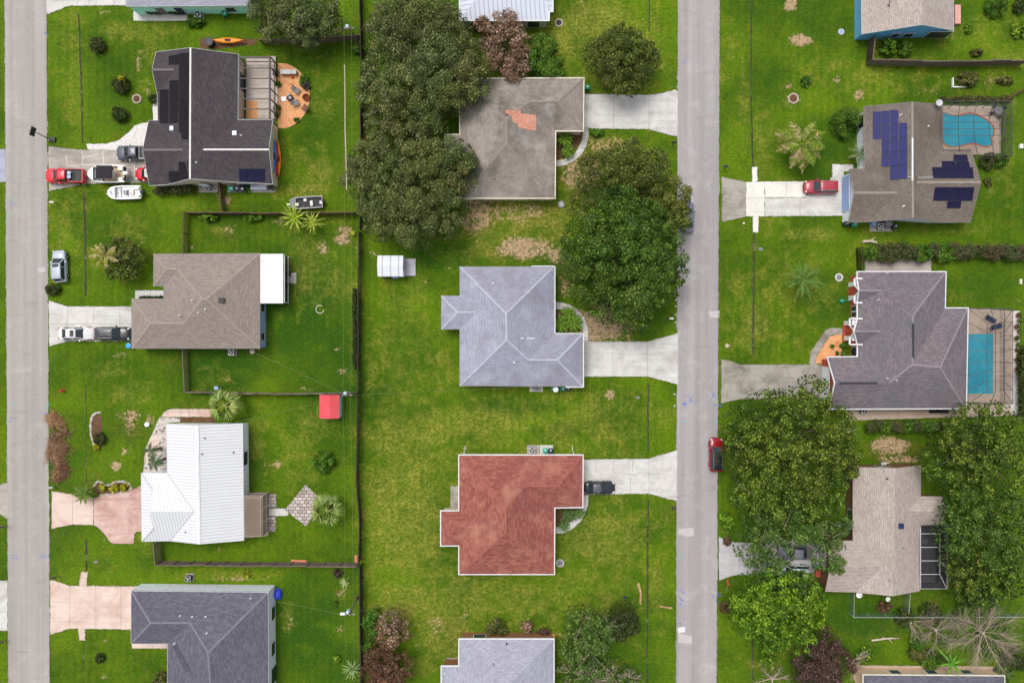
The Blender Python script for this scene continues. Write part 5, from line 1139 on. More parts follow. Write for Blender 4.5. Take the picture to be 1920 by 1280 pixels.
deadtree('largest bare pinkish-grey dead tree with green regrowth, lower right corner', 1840, 1185, 84, 60, 3.4, leaf=6, tw=.028)
deadtree('grey thorny dead tree below the chain link fence', 1752, 1180, 50, 44, 2.6, mat='bark_grey', leaf=2, tw=.03)
deadtree('fan of pale dry stems left of the thorny dead tree', 1705, 1165, 46, 22, 2.2, az0=-1.4, az1=.4, tw=.025)
deadtree('pale grey broken limbs beside the dark brown tree', 1595, 1240, 36, 12, 2.2, az0=-1.2, az1=1.7, tw=.06)
deadtree('cut pale branches lying at the bottom edge right of the road', 1448, 1272, 36, 8, .8, tw=.07)
def log(label, pts, r, name='fallen_branch', mat='bark_pale'):
    mb = MB(); q = px_pts(pts, .2); mb.tube(q, [r, r * .9, r * .8, r * .5][:len(q)], 7)
    for k in (1, 2): 
        if k < len(q) - 1: mb.tube([q[k], q[k] + Vector((.5, .45 if k == 1 else -.5, .2))], [r * .6, r * .25], 5)
    tag(mb.build(name, M[mat], None), label, 'branch')
log('pale fallen branch on the grass below the sandy roofed house', [(1634, 1200), (1650, 1198), (1665, 1196), (1686, 1196)], .14)
log('short pale log lying on the lawn right of the solar house AC', [(1618, 453), (1632, 452), (1644, 455)], .22)
# shrubs and bushes
shrub('dark round shrub on the top left front lawn', 182, 85, 15, 'bushd', 1.2)
shrub('dark shrub with yellow flowers, upper of two on the left front lawn', 225, 159, 17, 'bushd', 1.3); shrub('sprig of yellow blossom on top of the dark lawn shrub', 229, 150, 6, 'yellow', 1.6)
shrub('dark shrub below the flowering one on the left front lawn', 226, 215, 16, 'bushd', 1.3)
shrub('dark purple cordyline against the dark roofed house', 288, 184, 9, 'bushd', 1.4)
shrub('low green shrub under the teal walled house AC unit', 366, 42, 16, 'bush', 1.0, sx=1.1, sy=.55)
hedge('row of small garden plants along the teal wall', 274, 20, 340, 27, 'hedge', .8)
hedge('ragged green hedge below the dark roofed garage wing', 290, 348, 362, 364, 'hedge', 1.5)
shrub('bright shrub under the brown fence, left of two', 391, 406, 20, 'lime', 1.2, sy=.55); shrub('bright yellow-green shrub under the brown fence, right of two', 473, 407, 18, 'lime', 1.1, sy=.5)
shrub('green plant clump at the foot of the pole near the grove', 672, 92, 16, 'bush', 1.1, sy=.7)
shrub('dark shrub at the road edge above the white driveway', 99, 542, 14, 'bushd', 1.1, sy=.8)
hedge('thin green hedge on the walk of the brown roofed house', 262, 555, 306, 560, 'bushd', .7)
hedge('dark ivy hedge along the back fence of the deep green yard', 661, 542, 670, 690, 'bushd', 1.6)
shrub('round bush with reddish edge in the yard of the white metal roof', 606, 867, 22, 'bush', 1.6, sy=1.1)
YP = 'yellow-green plants in the white-stone bed'
for x, lb in ((195, 'left of the three'), (214, 'middle of the three'), (234, 'right of the three')): shrub('yellow-green plant in the white-stone bed, ' + lb, x, 914, 8, 'yellow', .6, YP)
shrub('small bush in the curved bed on the lawn', 187, 822, 11, 'bushd', .7); shrub('yellow tuft at the end of the curved stone bed', 181, 838, 6, 'yellow', .5)
shrub('dead brown potted plant on the bottom left lawn', 187, 1233, 9, 'bushd', .8)
shrub('olive bush against the slate roofed house at the bottom', 300, 1272, 14, 'olive', 1.3)
for i, (x, y) in enumerate(((1083, 250), (1085, 262))): pass
shrub('small green clump at the bend of the curved walk', 1120, 250, 12, 'bush', .5, sy=.7)
shrub('rounded glossy bush against the solar house wall', 1588, 231, 30, 'bush', 2.4)
shrub('round green bush inside the grey fence corner, left of two', 1665, 88, 17, 'lime', 1.6); shrub('darker green bush inside the grey fence corner, right of two', 1697, 90, 15, 'bush', 1.6)
shrub('sprawling olive shrub beside the white planter at upper right', 1815, 148, 20, 'olive', 1.2, sy=.8)
shrub('bright shrub near the top right corner', 1868, 12, 22, 'bush', 1.4); shrub('small lime shrub right of the blue house', 1817, 54, 8, 'lime', .7); shrub('lime shrub at the right edge near the top', 1912, 58, 14, 'lime', 1.0)
shrub('dark green shrub at the top right corner edge', 1912, 12, 12, 'bushd', 1.2)
shrub('small round green bush on the upper right lawn', 1511, 153, 10, 'bush', .7)
shrub('tuft of grey grass along the long grey fence', 1832, 99, 12, 'olive', .7, sy=.5); shrub('grey wispy shrub left of the split fence at the right edge', 1885, 152, 16, 'olive', .7, sy=.5)
shrub('flowering bush with red leaves beside the freeform pool cage', 1855, 302, 16, 'hedge', 1.3); shrub('flowering green bush at the corner of the freeform pool cage', 1877, 301, 14, 'bush', 1.2)
hedge('weedy strip of plants along the top of the freeform pool cage', 1765, 180, 1895, 190, 'olive', .6)
hedge('mixed green and brown hedge, long one above the violet roof', 1624, 455, 1780, 490, 'hedge', 1.9, sty2='bush'); hedge('browned half of the hedge running to the right edge', 1780, 458, 1935, 486, 'hedgeb', 1.9, sty2='hedge')
hedge('green hedge between the violet and sandy roofed houses', 1624, 788, 1765, 812, 'bush', 1.7, sty2='hedge')
hedge('tall dark hedge at the right edge beside the lap pool', 1911, 650, 1930, 785, 'bushd', 2.2)
shrub('round bush on the verge by the lilac driveway', 1362, 975, 13, 'lime', 1.0, sy=1.2); shrub('small rust-brown weed at the drive mouth', 1363, 1014, 8, 'redbrown', .5)
shrub('red-leaved bush behind the sandy roofed house', 1658, 1137, 14, 'redbrown', 1.0, sy=.7); shrub('reddish dead brush on the verge of the lime-green tree', 1360, 1137, 12, 'redbrown', .7)
shrub('dark bush on the chain link fence line', 1695, 1157, 18, 'bushd', 1.5); shrub('dark low bush behind the dead tree', 1745, 1150, 22, 'bushd', 1.4)
for x, y, r, s, lb in ((1625, 1225, 14, 'lime', 'lime weeds below the fallen branch'), (1720, 1222, 18, 'olive', 'weedy tuft left of the banana plant'), (1745, 1235, 20, 'bush', 'green weeds above the peach walled patio'), (1900, 1235, 26, 'bushd', 'bushy growth at the lower right corner'), (1880, 1265, 18, 'bush', 'green shrub beside the bottom right roof')): shrub(lb, x, y, r, s, 1.0)
shrub('green shrub at the corner of the solar house near the white stones', 1852, 343, 8, 'olive', .5)
shrub('dark green shrub by the brick porch, upper of two', 1582, 648, 6, 'bush', .7); shrub('dark green shrub by the brick porch, lower of two', 1583, 663, 6, 'bush', .7)
shrub('tuft of grass on the orange mulch, left of two', 1560, 649, 4, 'bush', .4); shrub('tuft of grass on the orange mulch, right of two', 1570, 662, 4, 'bush', .4)
shrub('dried brown and green shrub in the bed of the grey-blue house', 932, 1181, 20, 'olive', 1.5, sy=1.1); shrub('rust-coloured plant at the right end of the bottom bed', 1020, 1186, 13, 'redbrown', .9, sy=.6)
shrub('grey dried bush in the middle of the bottom bed', 990, 1174, 12, 'brown', .9)
shrub('small yellow weed right of the big slate roof, by the board fence', 462, 1075, 7, 'yellow', .5); shrub('purple-dark plant near the fence corner', 633, 1075, 8, 'darkbrown', .6)
shrub('green garden plant on the semicircle of mulch', 570, 150, 9, 'bush', .7, sy=1.4); shrub('purple plant on the rim of the mulch semicircle', 573, 163, 6, 'darkbrown', .6); shrub('shrub by the wood deck step, upper of two', 521, 157, 6, 'bush', .7); shrub('shrub by the wood deck step, lower of two', 519, 208, 7, 'olive', .7, sy=2)
shrub('small plant at the lower rim of the mulch semicircle', 556, 225, 5, 'bush', .4)
shrub('young green sapling on the back lawn beside the bottom wires', 631, 1234, 7, 'lime', .6); shrub('small bush near the transformer pole at the bottom', 628, 1130, 6, 'bush', .4)
# potted plants by the lap pool
PG = 'potted plants in a row beside the lap pool'
def potted(px, py, label, grp=None):
    p = P(px, py); o = thing('potted_plant', label, 'potted plant', p, 0, grp); mb = MB(); mb.lathe([(.16, .04), (.24, .36), (.26, .4), (.2, .4), (.19, .34), (0, .34)], p, 12); mb.build('pot', M['terracotta'], o)
    SEED[0] += 1; rng = np.random.RandomState(SEED[0]); q = crown_points([(p.x, p.y, .45, .34, .35)], 'bush' if SEED[0] % 2 else 'hedge', rng); leaf_mesh('foliage', *q, o, rng)
for i, y in enumerate((591, 601, 612, 621, 634, 645, 656, 665, 674, 682, 692, 704)): potted(1903 + (3, 5, -1, 5, 0, 3, 1, 4, 0, 4, 0, 5)[i], y, 'terracotta potted plant in the row beside the lap pool', PG)
# palms
G1, G2 = srgb(66, 104, 26), srgb(140, 164, 70)
palm('yellow-green spiky palm in front of the dark jon boat, left of two', 553, 408, 34, 2.6, 26, 'strap', srgb(110, 140, 30), srgb(190, 206, 70), wid=.11, droop=.3, els=(-.05, 1.2))
palm('yellow-green spiky palm under the fence, right of two', 586, 417, 28, 2.2, 22, 'strap', srgb(110, 140, 30), srgb(200, 206, 80), wid=.1, droop=.3, els=(-.05, 1.2))
palm('fan palm at the walk of the white metal roof', 421, 760, 34, 3.0, 15, 'fan', srgb(74, 104, 32), srgb(172, 184, 96), nl=9, droop=.3, els=(-.35, .9))
palm('fan palm at the corner of the diamond paver patio', 612, 956, 34, 3.0, 15, 'fan', srgb(70, 100, 32), srgb(160, 176, 92), nl=11, droop=.3, els=(-.35, .9))
palm('dark slender palm over the pebble bed, upper of two', 283, 845, 17, 2.8, 10, 'pin', srgb(38, 70, 34), srgb(70, 100, 50), wid=.5, droop=.5); palm('dark slender palm over the pebble bed, lower of two', 291, 866, 19, 2.8, 11, 'pin', srgb(38, 70, 34), srgb(74, 104, 50), wid=.5, droop=.5)
palm('spiky green palm at the corner of the rose driveway', 157, 926, 22, 1.2, 22, 'pin', srgb(66, 100, 30), srgb(128, 150, 60), wid=.3)
palm('coconut palm with browned fronds on the solar house lawn', 1503, 270, 56, 3.4, 14, 'pin', srgb(70, 104, 20), srgb(140, 156, 44), dead=.55, wid=.5, droop=.45, nl=26, dc=srgb(206, 170, 140))
palm('feathery dark green palm alone on the violet house lawn', 1506, 525, 46, 3.2, 20, 'pin', srgb(54, 96, 26), srgb(116, 150, 62), wid=.22, droop=.35, nl=30)
palm('small grey-green palm at the solar house corner', 1611, 290, 24, 2.2, 12, 'pin', srgb(70, 96, 60), srgb(130, 150, 100), wid=.3, dead=.15)
CY = 'green cycads by the curved walk of the blue-grey house'
for x, y, r, lb in ((1050, 607, 22, 'left of three'), (1066, 588, 18, 'top of three'), (1076, 606, 22, 'right of three')): palm('green cycad by the curved walk of the blue-grey house, ' + lb, x, y, r, .9, 26, 'pin', srgb(62, 112, 20), srgb(128, 160, 46), CY, 'cycad', 'cycad', wid=.3, droop=.3)
palm('green cycad beside the weathered roof, upper of two', 1058, 261, 20, .9, 26, 'pin', srgb(62, 112, 20), srgb(128, 160, 46), None, 'cycad', 'cycad', wid=.3); palm('smaller green cycad beside the weathered roof, lower of two', 1065, 284, 16, .8, 22, 'pin', srgb(62, 112, 20), srgb(118, 150, 40), None, 'cycad', 'cycad', wid=.3)
palm('dark cycad in the bed of the red roofed house, left of three', 1066, 966, 19, .9, 20, 'pin', srgb(50, 84, 36), srgb(100, 128, 66), None, 'cycad', 'cycad', wid=.3); palm('cycad at the outer walk edge of the red roofed house', 1086, 961, 14, .8, 18, 'pin', srgb(60, 96, 40), srgb(110, 140, 70), None, 'cycad', 'cycad', wid=.3); palm('small cycad at the foot of the red house walk, lowest of three', 1058, 986, 13, .7, 18, 'pin', srgb(60, 96, 40), srgb(110, 140, 70), None, 'cycad', 'cycad', wid=.3)
palm('pale spiky yucca under the wires at the bottom', 660, 1253, 22, .9, 44, 'strap', srgb(110, 150, 70), srgb(200, 214, 150), None, 'yucca', 'yucca', wid=.05, droop=.2, els=(0, 1.4))
palm('small pale yucca by the wires near the board fence', 646, 1092, 14, .6, 16, 'strap', srgb(130, 160, 80), srgb(206, 216, 150), None, 'yucca', 'yucca', wid=.06, droop=.25)
palm('tiny yellow spiky plant on a sandy patch near the grove', 661, 437, 8, .5, 12, 'strap', srgb(150, 160, 40), srgb(200, 200, 80), None, 'yucca', 'yucca', wid=.05)
palm('banana plant with long drooping leaves at the bottom right patio', 1783, 1243, 34, 2.4, 11, 'strap', srgb(60, 120, 30), srgb(130, 180, 60), None, 'banana plant', 'banana_plant', wid=.16, droop=.4)
tree('broad bushy tree with yellowing fronds on the left front lawn', [(225, 470, 28, 2), (215, 495, 30, 2), (245, 485, 26, 2), (205, 475, 22, 2), (235, 510, 20, 2)], 'oakd', ztop=4.4, bare=4)
palm('palm with dead straw fronds behind the bushy tree by the silver car', 196, 480, 34, 3.4, 12, 'pin', srgb(90, 110, 30), srgb(180, 170, 70), dead=.6, wid=.35, dc=srgb(220, 196, 160))
# pile of cut brush at the kerb
def brush(label, px, py, rx, ry, n, mats, seed, h=.9):
    r2 = random.Random(seed); c = P(px, py); mb = MB(); lob = [(r2.uniform(-.6, .6), r2.uniform(-.6, .6), r2.uniform(.4, .8)) for _ in range(5)]
    for i in range(n):
        lx, ly, lr = r2.choice(lob); g = abs(r2.gauss(0, .5)); a = r2.uniform(0, 2 * pi); mb.c = r2.choice((0, 0, 0, 1, 2))
        x = c.x + (lx + cos(a) * g * lr) * rx / S; y = c.y + (ly + sin(a) * g * lr) * ry / S; z = h * max(.06, 1 - g) * r2.uniform(.25, 1)
        b = r2.uniform(0, 2 * pi); L = r2.uniform(.25, 1.0) * (1.4 if r2.random() < .1 else 1); mb.tube([(x, y, z), (x + cos(b) * L * .5, y + sin(b) * L * .5, z + r2.uniform(-.05, .15)), (x + cos(b + .4) * L, y + sin(b + .4) * L, max(.03, z + r2.uniform(-.25, .15)))], [.03, .022, .009], 4)
    return tag(mb.build('brush_pile', mats, None, loc=(c.x, c.y, 0)), label, 'brush pile')
tan_ = plain('dry_frond', srgb(190, 150, 108), .9, var=.3); bro_ = plain('dry_twig', srgb(122, 92, 74), .9, var=.3); pal_ = plain('dry_pale', srgb(160, 128, 104), .9, var=.3)
brush('tan dry frond heap at the top of the roadside brush', 107, 792, 18, 20, 560, [tan_, pal_, bro_], 3)
brush('dark brown twig heap in the middle of the roadside brush', 112, 820, 19, 22, 640, [bro_, pal_, tan_], 4)
brush('greyish twig heap, largest in the roadside brush row', 109, 848, 20, 26, 760, [pal_, bro_, tan_], 5)
brush('dark twig heap at the lower end of the roadside brush', 113, 880, 19, 22, 640, [bro_, tan_, pal_], 6)
# ------------------------------------------------------------------ vehicles (built along +X, then turned)
def rring(x0, x1, hw, z0, z1, cr, n=4, zl=None):
    """rounded rectangle ring; z0 at the rear end, z1 at the front end"""
    pts = []
    for cx, cy, a0 in ((x1 - cr, hw - cr, 0), (x0 + cr, hw - cr, 90), (x0 + cr, -hw + cr, 180), (x1 - cr, -hw + cr, 270)):
        for i in range(n + 1):
            a = radians(a0 + 90 * i / n); x = cx + cr * cos(a); y = cy + cr * sin(a); t = (x - x0) / (x1 - x0); pts.append((x, y, z0 + (z1 - z0) * t))
    return pts
def body_loft(L, W, prof):
    """prof: (x fraction -.5..5, half width factor, bottom z, belt z, crown)"""
    rings = []
    for f, wf, zb, zt, cr in prof:
        w = W / 2 * wf; x = f * L
        rings.append([(x, -w * .9, zb), (x, -w, zb + .16), (x, -w, zb + (zt - zb) * .6), (x, -w * .97, zt - .09), (x, -w * .88, zt - .015), (x, -w * .45, zt + cr * .8), (x, 0, zt + cr), (x, w * .45, zt + cr * .8), (x, w * .88, zt - .015), (x, w * .97, zt - .09), (x, w, zb + (zt - zb) * .6), (x, w, zb + .16), (x, w * .9, zb)])
    return rings
def wheels(o, xs, W, r=.33, n=14, inset=.1):
    for x in xs:
        for sy in (-1, 1):
            y = sy * (W / 2 - inset); mb = MB()
            for (r0, y0, y1) in ((r, -.11, .11),):
                vs = [(x + rr * cos(2 * pi * k / n), y + yy, r + rr * sin(2 * pi * k / n)) for rr, yy in ((r * .6, y0), (r * .94, y0), (r, y0 + .04), (r, y1 - .04), (r * .94, y1), (r * .6, y1)) for k in range(n)]
                fs = [(i * n + k, i * n + (k + 1) % n, (i + 1) * n + (k + 1) % n, (i + 1) * n + k) for i in range(5) for k in range(n)] + [list(range(n)), list(range(5 * n, 6 * n))[::-1]]
                mb.add(vs, fs)
            w = mb.build('wheel', M['tyre'], o, local=True)
            rm = MB(); rm.lathe([(0, 0), (r * .2, .03), (r * .6, 0)], (0, 0, 0), 12); rm.v = [(x + a, y + sy * (.112 + c), r + b) for a, b, c in rm.v]; rm.build('rim', M['chrome'], w, local=True)
def lights(o, L, W, zf, zr):
    for sy in (-1, 1):
        mb = MB(); mb.box((L * .45, sy * W * .365, zf + .02), (.2, .2, .13), sy * -.5); mb.build('headlight', M['lamp_clear'], o, local=True)
        mb = MB(); mb.box((-L * .478, sy * W * .35, zr), (.1, .24, .19), sy * .3); mb.build('taillight', M['lamp_red'], o, local=True)
        mb = MB(); mb.box((L * .12, sy * (W / 2 + .08), .92), (.2, .22, .13), sy * -.2); mb.build('mirror', o['_paint'] and MATS[o['_paint']], o, local=True)
    del o['_paint']
def car(kind, pm, px, py, rz, L, W, label, group=None, sunroof=None, roofmat=None, rails=False, name='parked_car', cat='car', z=.035, dark_roof=False):
    p = P(px, py, .8); o = thing(name, label, cat, (p.x, p.y, z), rz, group); o['_paint'] = pm.name
    MATS[pm.name] = pm
    if kind == 'sedan':
        prof = [(-.5, .54, .34, .74, .02), (-.49, .72, .26, .88, .02), (-.46, .86, .22, .95, .03), (-.36, .96, .2, .97, .04), (-.1, 1, .2, .95, .02), (.16, 1, .2, .93, .04), (.28, .97, .2, .89, .06), (.4, .9, .2, .8, .05), (.46, .82, .22, .72, .03), (.49, .62, .28, .6, .02), (.5, .4, .34, .54, .01)]
        cb, ct, zt = (-.40, .235), (-.23, .05), 1.41
    elif kind == 'suv':
        prof = [(-.5, .74, .36, .9, .02), (-.49, .86, .28, 1.0, .02), (-.46, .95, .24, 1.03, .02), (-.3, 1, .22, 1.02, .02), (0, 1, .22, 1.0, .02), (.2, 1, .22, .99, .04), (.3, .98, .22, .97, .06), (.41, .91, .22, .9, .05), (.465, .83, .24, .8, .03), (.49, .66, .3, .66, .02), (.5, .46, .36, .58, .01)]
        cb, ct, zt = (-.475, .255), (-.41, .08), 1.64
    else:
        prof = [(-.5, .84, .42, .96, 0), (-.49, .94, .34, 1.08, 0), (-.3, .98, .3, 1.08, 0), (-.12, .98, .28, 1.08, .0), (.05, 1, .26, 1.08, .01), (.24, 1, .26, 1.08, .05), (.34, .99, .26, 1.05, .06), (.43, .96, .28, .98, .05), (.475, .88, .3, .86, .03), (.495, .78, .36, .7, .02), (.5, .66, .42, .62, .01)]
        cb, ct, zt = (-.14, .29), (-.1, .11), 1.72
    mb = MB(); mb.loft(body_loft(L, W, prof)); mb.build('body', pm, o, smooth=True, local=True)
    hw = W / 2; belt = max(q[3] for q in prof) - .05
    base = rring(cb[0] * L, cb[1] * L, hw * .9, belt, belt - .02, .42); top = rring(ct[0] * L, ct[1] * L, hw * .7, zt - .06, zt - .06, .28)
    mid = [tuple(a[i] * .5 + b[i] * .5 for i in range(3)) for a, b in zip(base, top)]
    g = MB(); g.loft([base, top], cap=False); g.build('windows', M['glass'], o, local=True)
    rt = MB(); r2 = rring(ct[0] * L + .12, ct[1] * L - .12, hw * .6, zt, zt, .18); kk = (ct[1] - ct[0]) * L * .3; r3 = rring(ct[0] * L + kk, ct[1] * L - kk, hw * .25, zt + .03, zt + .03, .1)
    rt.loft([[(x * 1.0, y * 1.02, q - .015) for x, y, q in top], top, r2, r3]); rt.build('roof_panel', roofmat or pm, o, smooth=True, local=True)
    m = len(base) // 4; bars = [(Vector(base[i]), Vector(top[i]), .09, .07) for i in (m // 2, m + m // 2, 2 * m + m // 2, 3 * m + m // 2)]
    if kind != 'pickup': bars += [((-.04 * L, sy * hw * .9, belt), (-.05 * L, sy * hw * .7, zt - .05), .08, .05) for sy in (-1, 1)]
    for q in bars: pl = MB(); pl.bar(*q); pl.build('pillar', pm, o, local=True)
    if sunroof:
        a, b = sunroof; s = MB(); s.loft([rring(a * L, b * L, hw * .46, zt + .005, zt + .005, .08), rring(a * L, b * L, hw * .46, zt + .035, zt + .035, .08)]); s.build('sunroof', M['glass'], o, local=True)
    if rails:
        for sy in (-1, 1): s = MB(); s.tube([(ct[0] * L + .15, sy * hw * .66, zt - .02), (ct[0] * L + .3, sy * hw * .66, zt + .05), (ct[1] * L - .3, sy * hw * .66, zt + .05), (ct[1] * L - .1, sy * hw * .66, zt - .02)], .025); s.build('roof_rail', M['steel'], o, local=True)
    if kind == 'pickup':
        x0, x1 = -.478 * L, -.145 * L; b = MB(); b.box(((x0 + x1) / 2, 0, 1.085), (x1 - x0, W * .8, .012)); b.build('bed', M['black_plastic'], o, local=True)
        s = MB(); c = Vector(((x0 + x1) / 2, 0, 1.09))
        for sy in (-1, 1): s.box((c.x, sy * W * .44, 1.07), (x1 - x0 + .1, .12, .16))
        s.box((x0 - .03, 0, 1.07), (.1, W * .86, .16)); s.box((x1 + .02, 0, 1.07), (.08, W * .86, .2)); s.build('bed_rail', pm, o, local=True)
    wheels(o, (-.3 * L, .3 * L), W, .34 if kind != 'pickup' else .39)
    lights(o, L, W, .62 if kind == 'sedan' else .78, .74 if kind == 'sedan' else .85)
    gr = MB(); gr.box((L * .495, 0, .42), (.06, W * .5, .2)); gr.build('grille', M['black_plastic'], o, local=True)
    hl = MB()
    for sy in (-1, 1): hl.strip((L * .23, sy * hw * .5), (L * .44, sy * hw * .42), .02, prof[5][3] - .02, prof[5][3] + .03)
    wp = MB()
    for sy in (-.35, .3): wp.bar((cb[1] * L - .04, sy * W, belt + .05), (cb[1] * L - .28, sy * W + .3, belt + .26), .025)
    wp.build('wiper', M['black_plastic'], o, local=True)
    return o
PT = lambda n, r, g, b: paint(n, srgb(r, g, b))
c1 = car('pickup', PT('paint_red', 214, 26, 46), 122, 330, pi - .01, 5.45, 1.95, 'bright red pickup truck with a rack in its black bed, on the driveway edge', name='pickup_truck', cat='pickup')
rk = MB()
for x in (-.75, -1.45, -2.3):
    rk.bar((x, -.8, 1.45), (x, .8, 1.45), .05)
    for sy in (-1, 1): rk.bar((x, sy * .8, 1.1), (x, sy * .8, 1.45), .05)
for sy in (-1, 1): rk.bar((-.75, sy * .8, 1.45), (-2.3, sy * .8, 1.45), .05)
rk.build('bed_rack', M['black_plastic'], c1, local=True)
for sy in (-.22, .3): sp = MB(); sp.box((-.98, sy - .04, 1.5), (.5, .44, .03), .05); sp.build('rack_panel', plain('panel_pale', srgb(150, 168, 196), .3), c1, local=True)
car('pickup', PT('paint_gunmetal', 84, 84, 98), 254, 287, pi, 5.3, 1.95, 'dark grey pickup truck nosed out from under the dark roof', name='pickup_truck', cat='pickup')
c3 = car('sedan', MATS['paint_red'], 277, 326, pi, 3.55, 1.72, 'small red car with white roof half hidden under the dark roof', roofmat=M['white_plastic'], sunroof=(-.2, .02))
car('suv', PT('paint_silver', 178, 186, 200), 111, 499, pi / 2 + .04, 4.45, 1.85, 'silver SUV with a sunroof parked on the grass verge', sunroof=(-.05, .05), rails=True, cat='suv', z=0)
car('sedan', PT('paint_white', 236, 238, 240), 143, 625, 0, 4.95, 1.84, 'white sedan with dark sunroof on the driveway', sunroof=(-.1, .0))
car('suv', PT('paint_black', 38, 38, 44), 212, 625.5, 0, 4.8, 1.88, 'black SUV parked nose to the brown roofed house', roofmat=PT('paint_charcoal', 54, 54, 62), rails=True, cat='suv')
car('sedan', PT('paint_blueblack', 34, 38, 48), 1124, 914, 0, 4.25, 1.74, 'black sedan with a grey roof on the red house driveway', roofmat=PT('paint_greyroof', 84, 84, 92))
car('sedan', PT('paint_grey', 120, 126, 140), 1289, 405, pi / 2, 4.5, 1.8, 'grey car on the road nearly hidden under the dark olive tree', z=.02)
car('suv', PT('paint_maroon', 168, 54, 66), 1539, 350.5, pi, 4.65, 1.86, 'maroon SUV on the white driveway of the solar house', rails=True, cat='suv')
car('suv', PT('paint_crimson', 150, 14, 26), 1343, 852, pi / 2, 4.65, 1.88, 'dark red SUV with black roof on the road, half under the huge tree', roofmat=M['black_plastic'], rails=True, cat='suv', z=.02)
car('suv', PT('paint_ice', 214, 228, 232), 1487, 1071, pi - .05, 4.7, 1.86, 'pale car parked under the pale-limbed trees', cat='suv', sunroof=(-.2, .05))
car('sedan', PT('paint_dusk', 120, 120, 132), 1490, 1036, pi - .03, 4.5, 1.8, 'dull grey car mostly hidden under the airy tree')

# boats ------------------------------------------------------------
def hull(o, L, W, outline, zk, zg, zf, deck_from, pm, inner, name='hull'):
    """outline: (x fraction from stern -.5 to bow .5, half-width factor)"""
    rings = []
    for f, wf in outline:
        w = W / 2 * wf; x = f * L; k = zk + (zg - zk) * max(0, (f - .25) / .25) ** 2 * .8
        rings.append([(x, 0, k), (x, -w * .8, k + (zg - k) * .3), (x, -w, zg), (x, -max(w - .16, w * .3), zg + .02), (x, 0, zg + .03), (x, max(w - .16, w * .3), zg + .02), (x, w, zg), (x, w * .8, k + (zg - k) * .3)])
    mb = MB(); n = 8; vs = [p for r in rings for p in r]
    fs = []
    for i in range(len(rings) - 1):
        dk = (outline[i][0] + outline[i + 1][0]) / 2 > deck_from
        for k in range(n):
            if k in (3, 4) and not dk: continue
            fs.append((i * n + k, (i + 1) * n + k, (i + 1) * n + (k + 1) % n, i * n + (k + 1) % n))
    fs += [[7, 6, 5, 4, 3, 2, 1, 0]]; mb.add(vs, fs)
    h = mb.build(name, pm, o, local=True)
    # cockpit floor and inner sides
    ck = [(f * L, max(W / 2 * wf - .16, W / 2 * wf * .3)) for f, wf in outline if f <= deck_from + .04]
    mb = MB(); pts = [(x, -w) for x, w in ck] + [(x, w) for x, w in ck[::-1]]
    m = len(pts); mb.add([(x, y, zg + .02) for x, y in pts] + [(x, y * .96, zf) for x, y in pts], [(i, (i + 1) % m, m + (i + 1) % m, m + i) for i in range(m)] + [list(range(m, 2 * m))]); mb.build('cockpit', inner, o, local=True)
    rr = MB()
    for sy in (-1, 1): rr.tube([(f * L, sy * W / 2 * wf, zg) for f, wf in outline], .035, 5)
    return h
def outboard(o, x, z, mat, s=1.0, y=0):
    mb = MB(); mb.loft([rring(x - .62 * s, x, .2 * s, z, z, .14), rring(x - .66 * s, x + .02, .23 * s, z + .3 * s, z + .25 * s, .16), rring(x - .58 * s, x - .06, .17 * s, z + .48 * s, z + .42 * s, .12)]); mb.box((x - .3 * s, y, z - .7 * s), (.14, .12, .7 * s)); mb.build('outboard_motor', mat, o, smooth=False, local=True)
def trailer(o, L, W, z, mat='steel'):
    mb = MB()
    for sy in (-1, 1): mb.bar((-L * .45, sy * W * .3, z), (L * .25, sy * W * .3, z), .08, .1); mb.bar((L * .25, sy * W * .3, z), (L * .62, 0, z), .08, .1)
    mb.bar((L * .6, 0, z), (L * .72, 0, z), .09, .1); mb.bar((-L * .15, -W * .5, .33), (-L * .15, W * .5, .33), .07)
    t = mb.build('trailer', M[mat], o, local=True)
    for sy in (-1, 1):
        w = MB(); w.lathe([(.12, -.09), (.27, -.09), (.3, -.05), (.3, .05), (.27, .09), (.12, .09)], (0, 0, 0), 14); w.v = [(-L * .15 + a, sy * W * .46 + c, .3 + b) for a, b, c in w.v]; w.build('trailer_wheel', M['tyre'], t, local=True)
BO = [(-.5, .92), (-.3, .99), (-.05, 1), (.1, .99), (.22, .93), (.32, .8), (.41, .58), (.47, .32), (.5, .1)]
p = P(199, 326, 1.2); b1 = thing('motor_boat', 'white motor boat with a black top on a trailer behind the red pickup', 'boat', (p.x, p.y, .035), pi)
hull(b1, 5.1, 2.45, BO, .45, 1.25, .8, .16, M['white_plastic'], M['tan_plastic']); trailer(b1, 4.4, 2.1, .42)
mb = MB(); mb.loft([rring(-1.45, .75, .88, 2.25, 2.22, .15), rring(-1.45, .75, .88, 2.33, 2.3, .15), rring(-1.25, .5, .66, 2.38, 2.36, .1)]); t = mb.build('canvas_top', plain('canvas_black', srgb(48, 44, 48), .8), b1, local=True)
mb = MB()
for x, y in ((-1.3, .8), (-1.3, -.8), (.6, .75), (.6, -.75)): mb.tube([(x, y, 1.2), (x * .98, y * .98, 2.26)], .03)
mb.build('top_frame', M['chrome'], b1, local=True)
mb = MB(); mb.loft([rring(1.3, 1.75, .95, 1.25, 1.27, .2), rring(1.1, 1.5, .85, 1.75, 1.7, .2)], cap=False); mb.build('windscreen', M['glass_teal'], b1, local=True)
mb = MB(); mb.box((.3, 0, .8), (.5, .8, .9), 0, .85); mb.build('console', M['white_plastic'], b1, local=True)
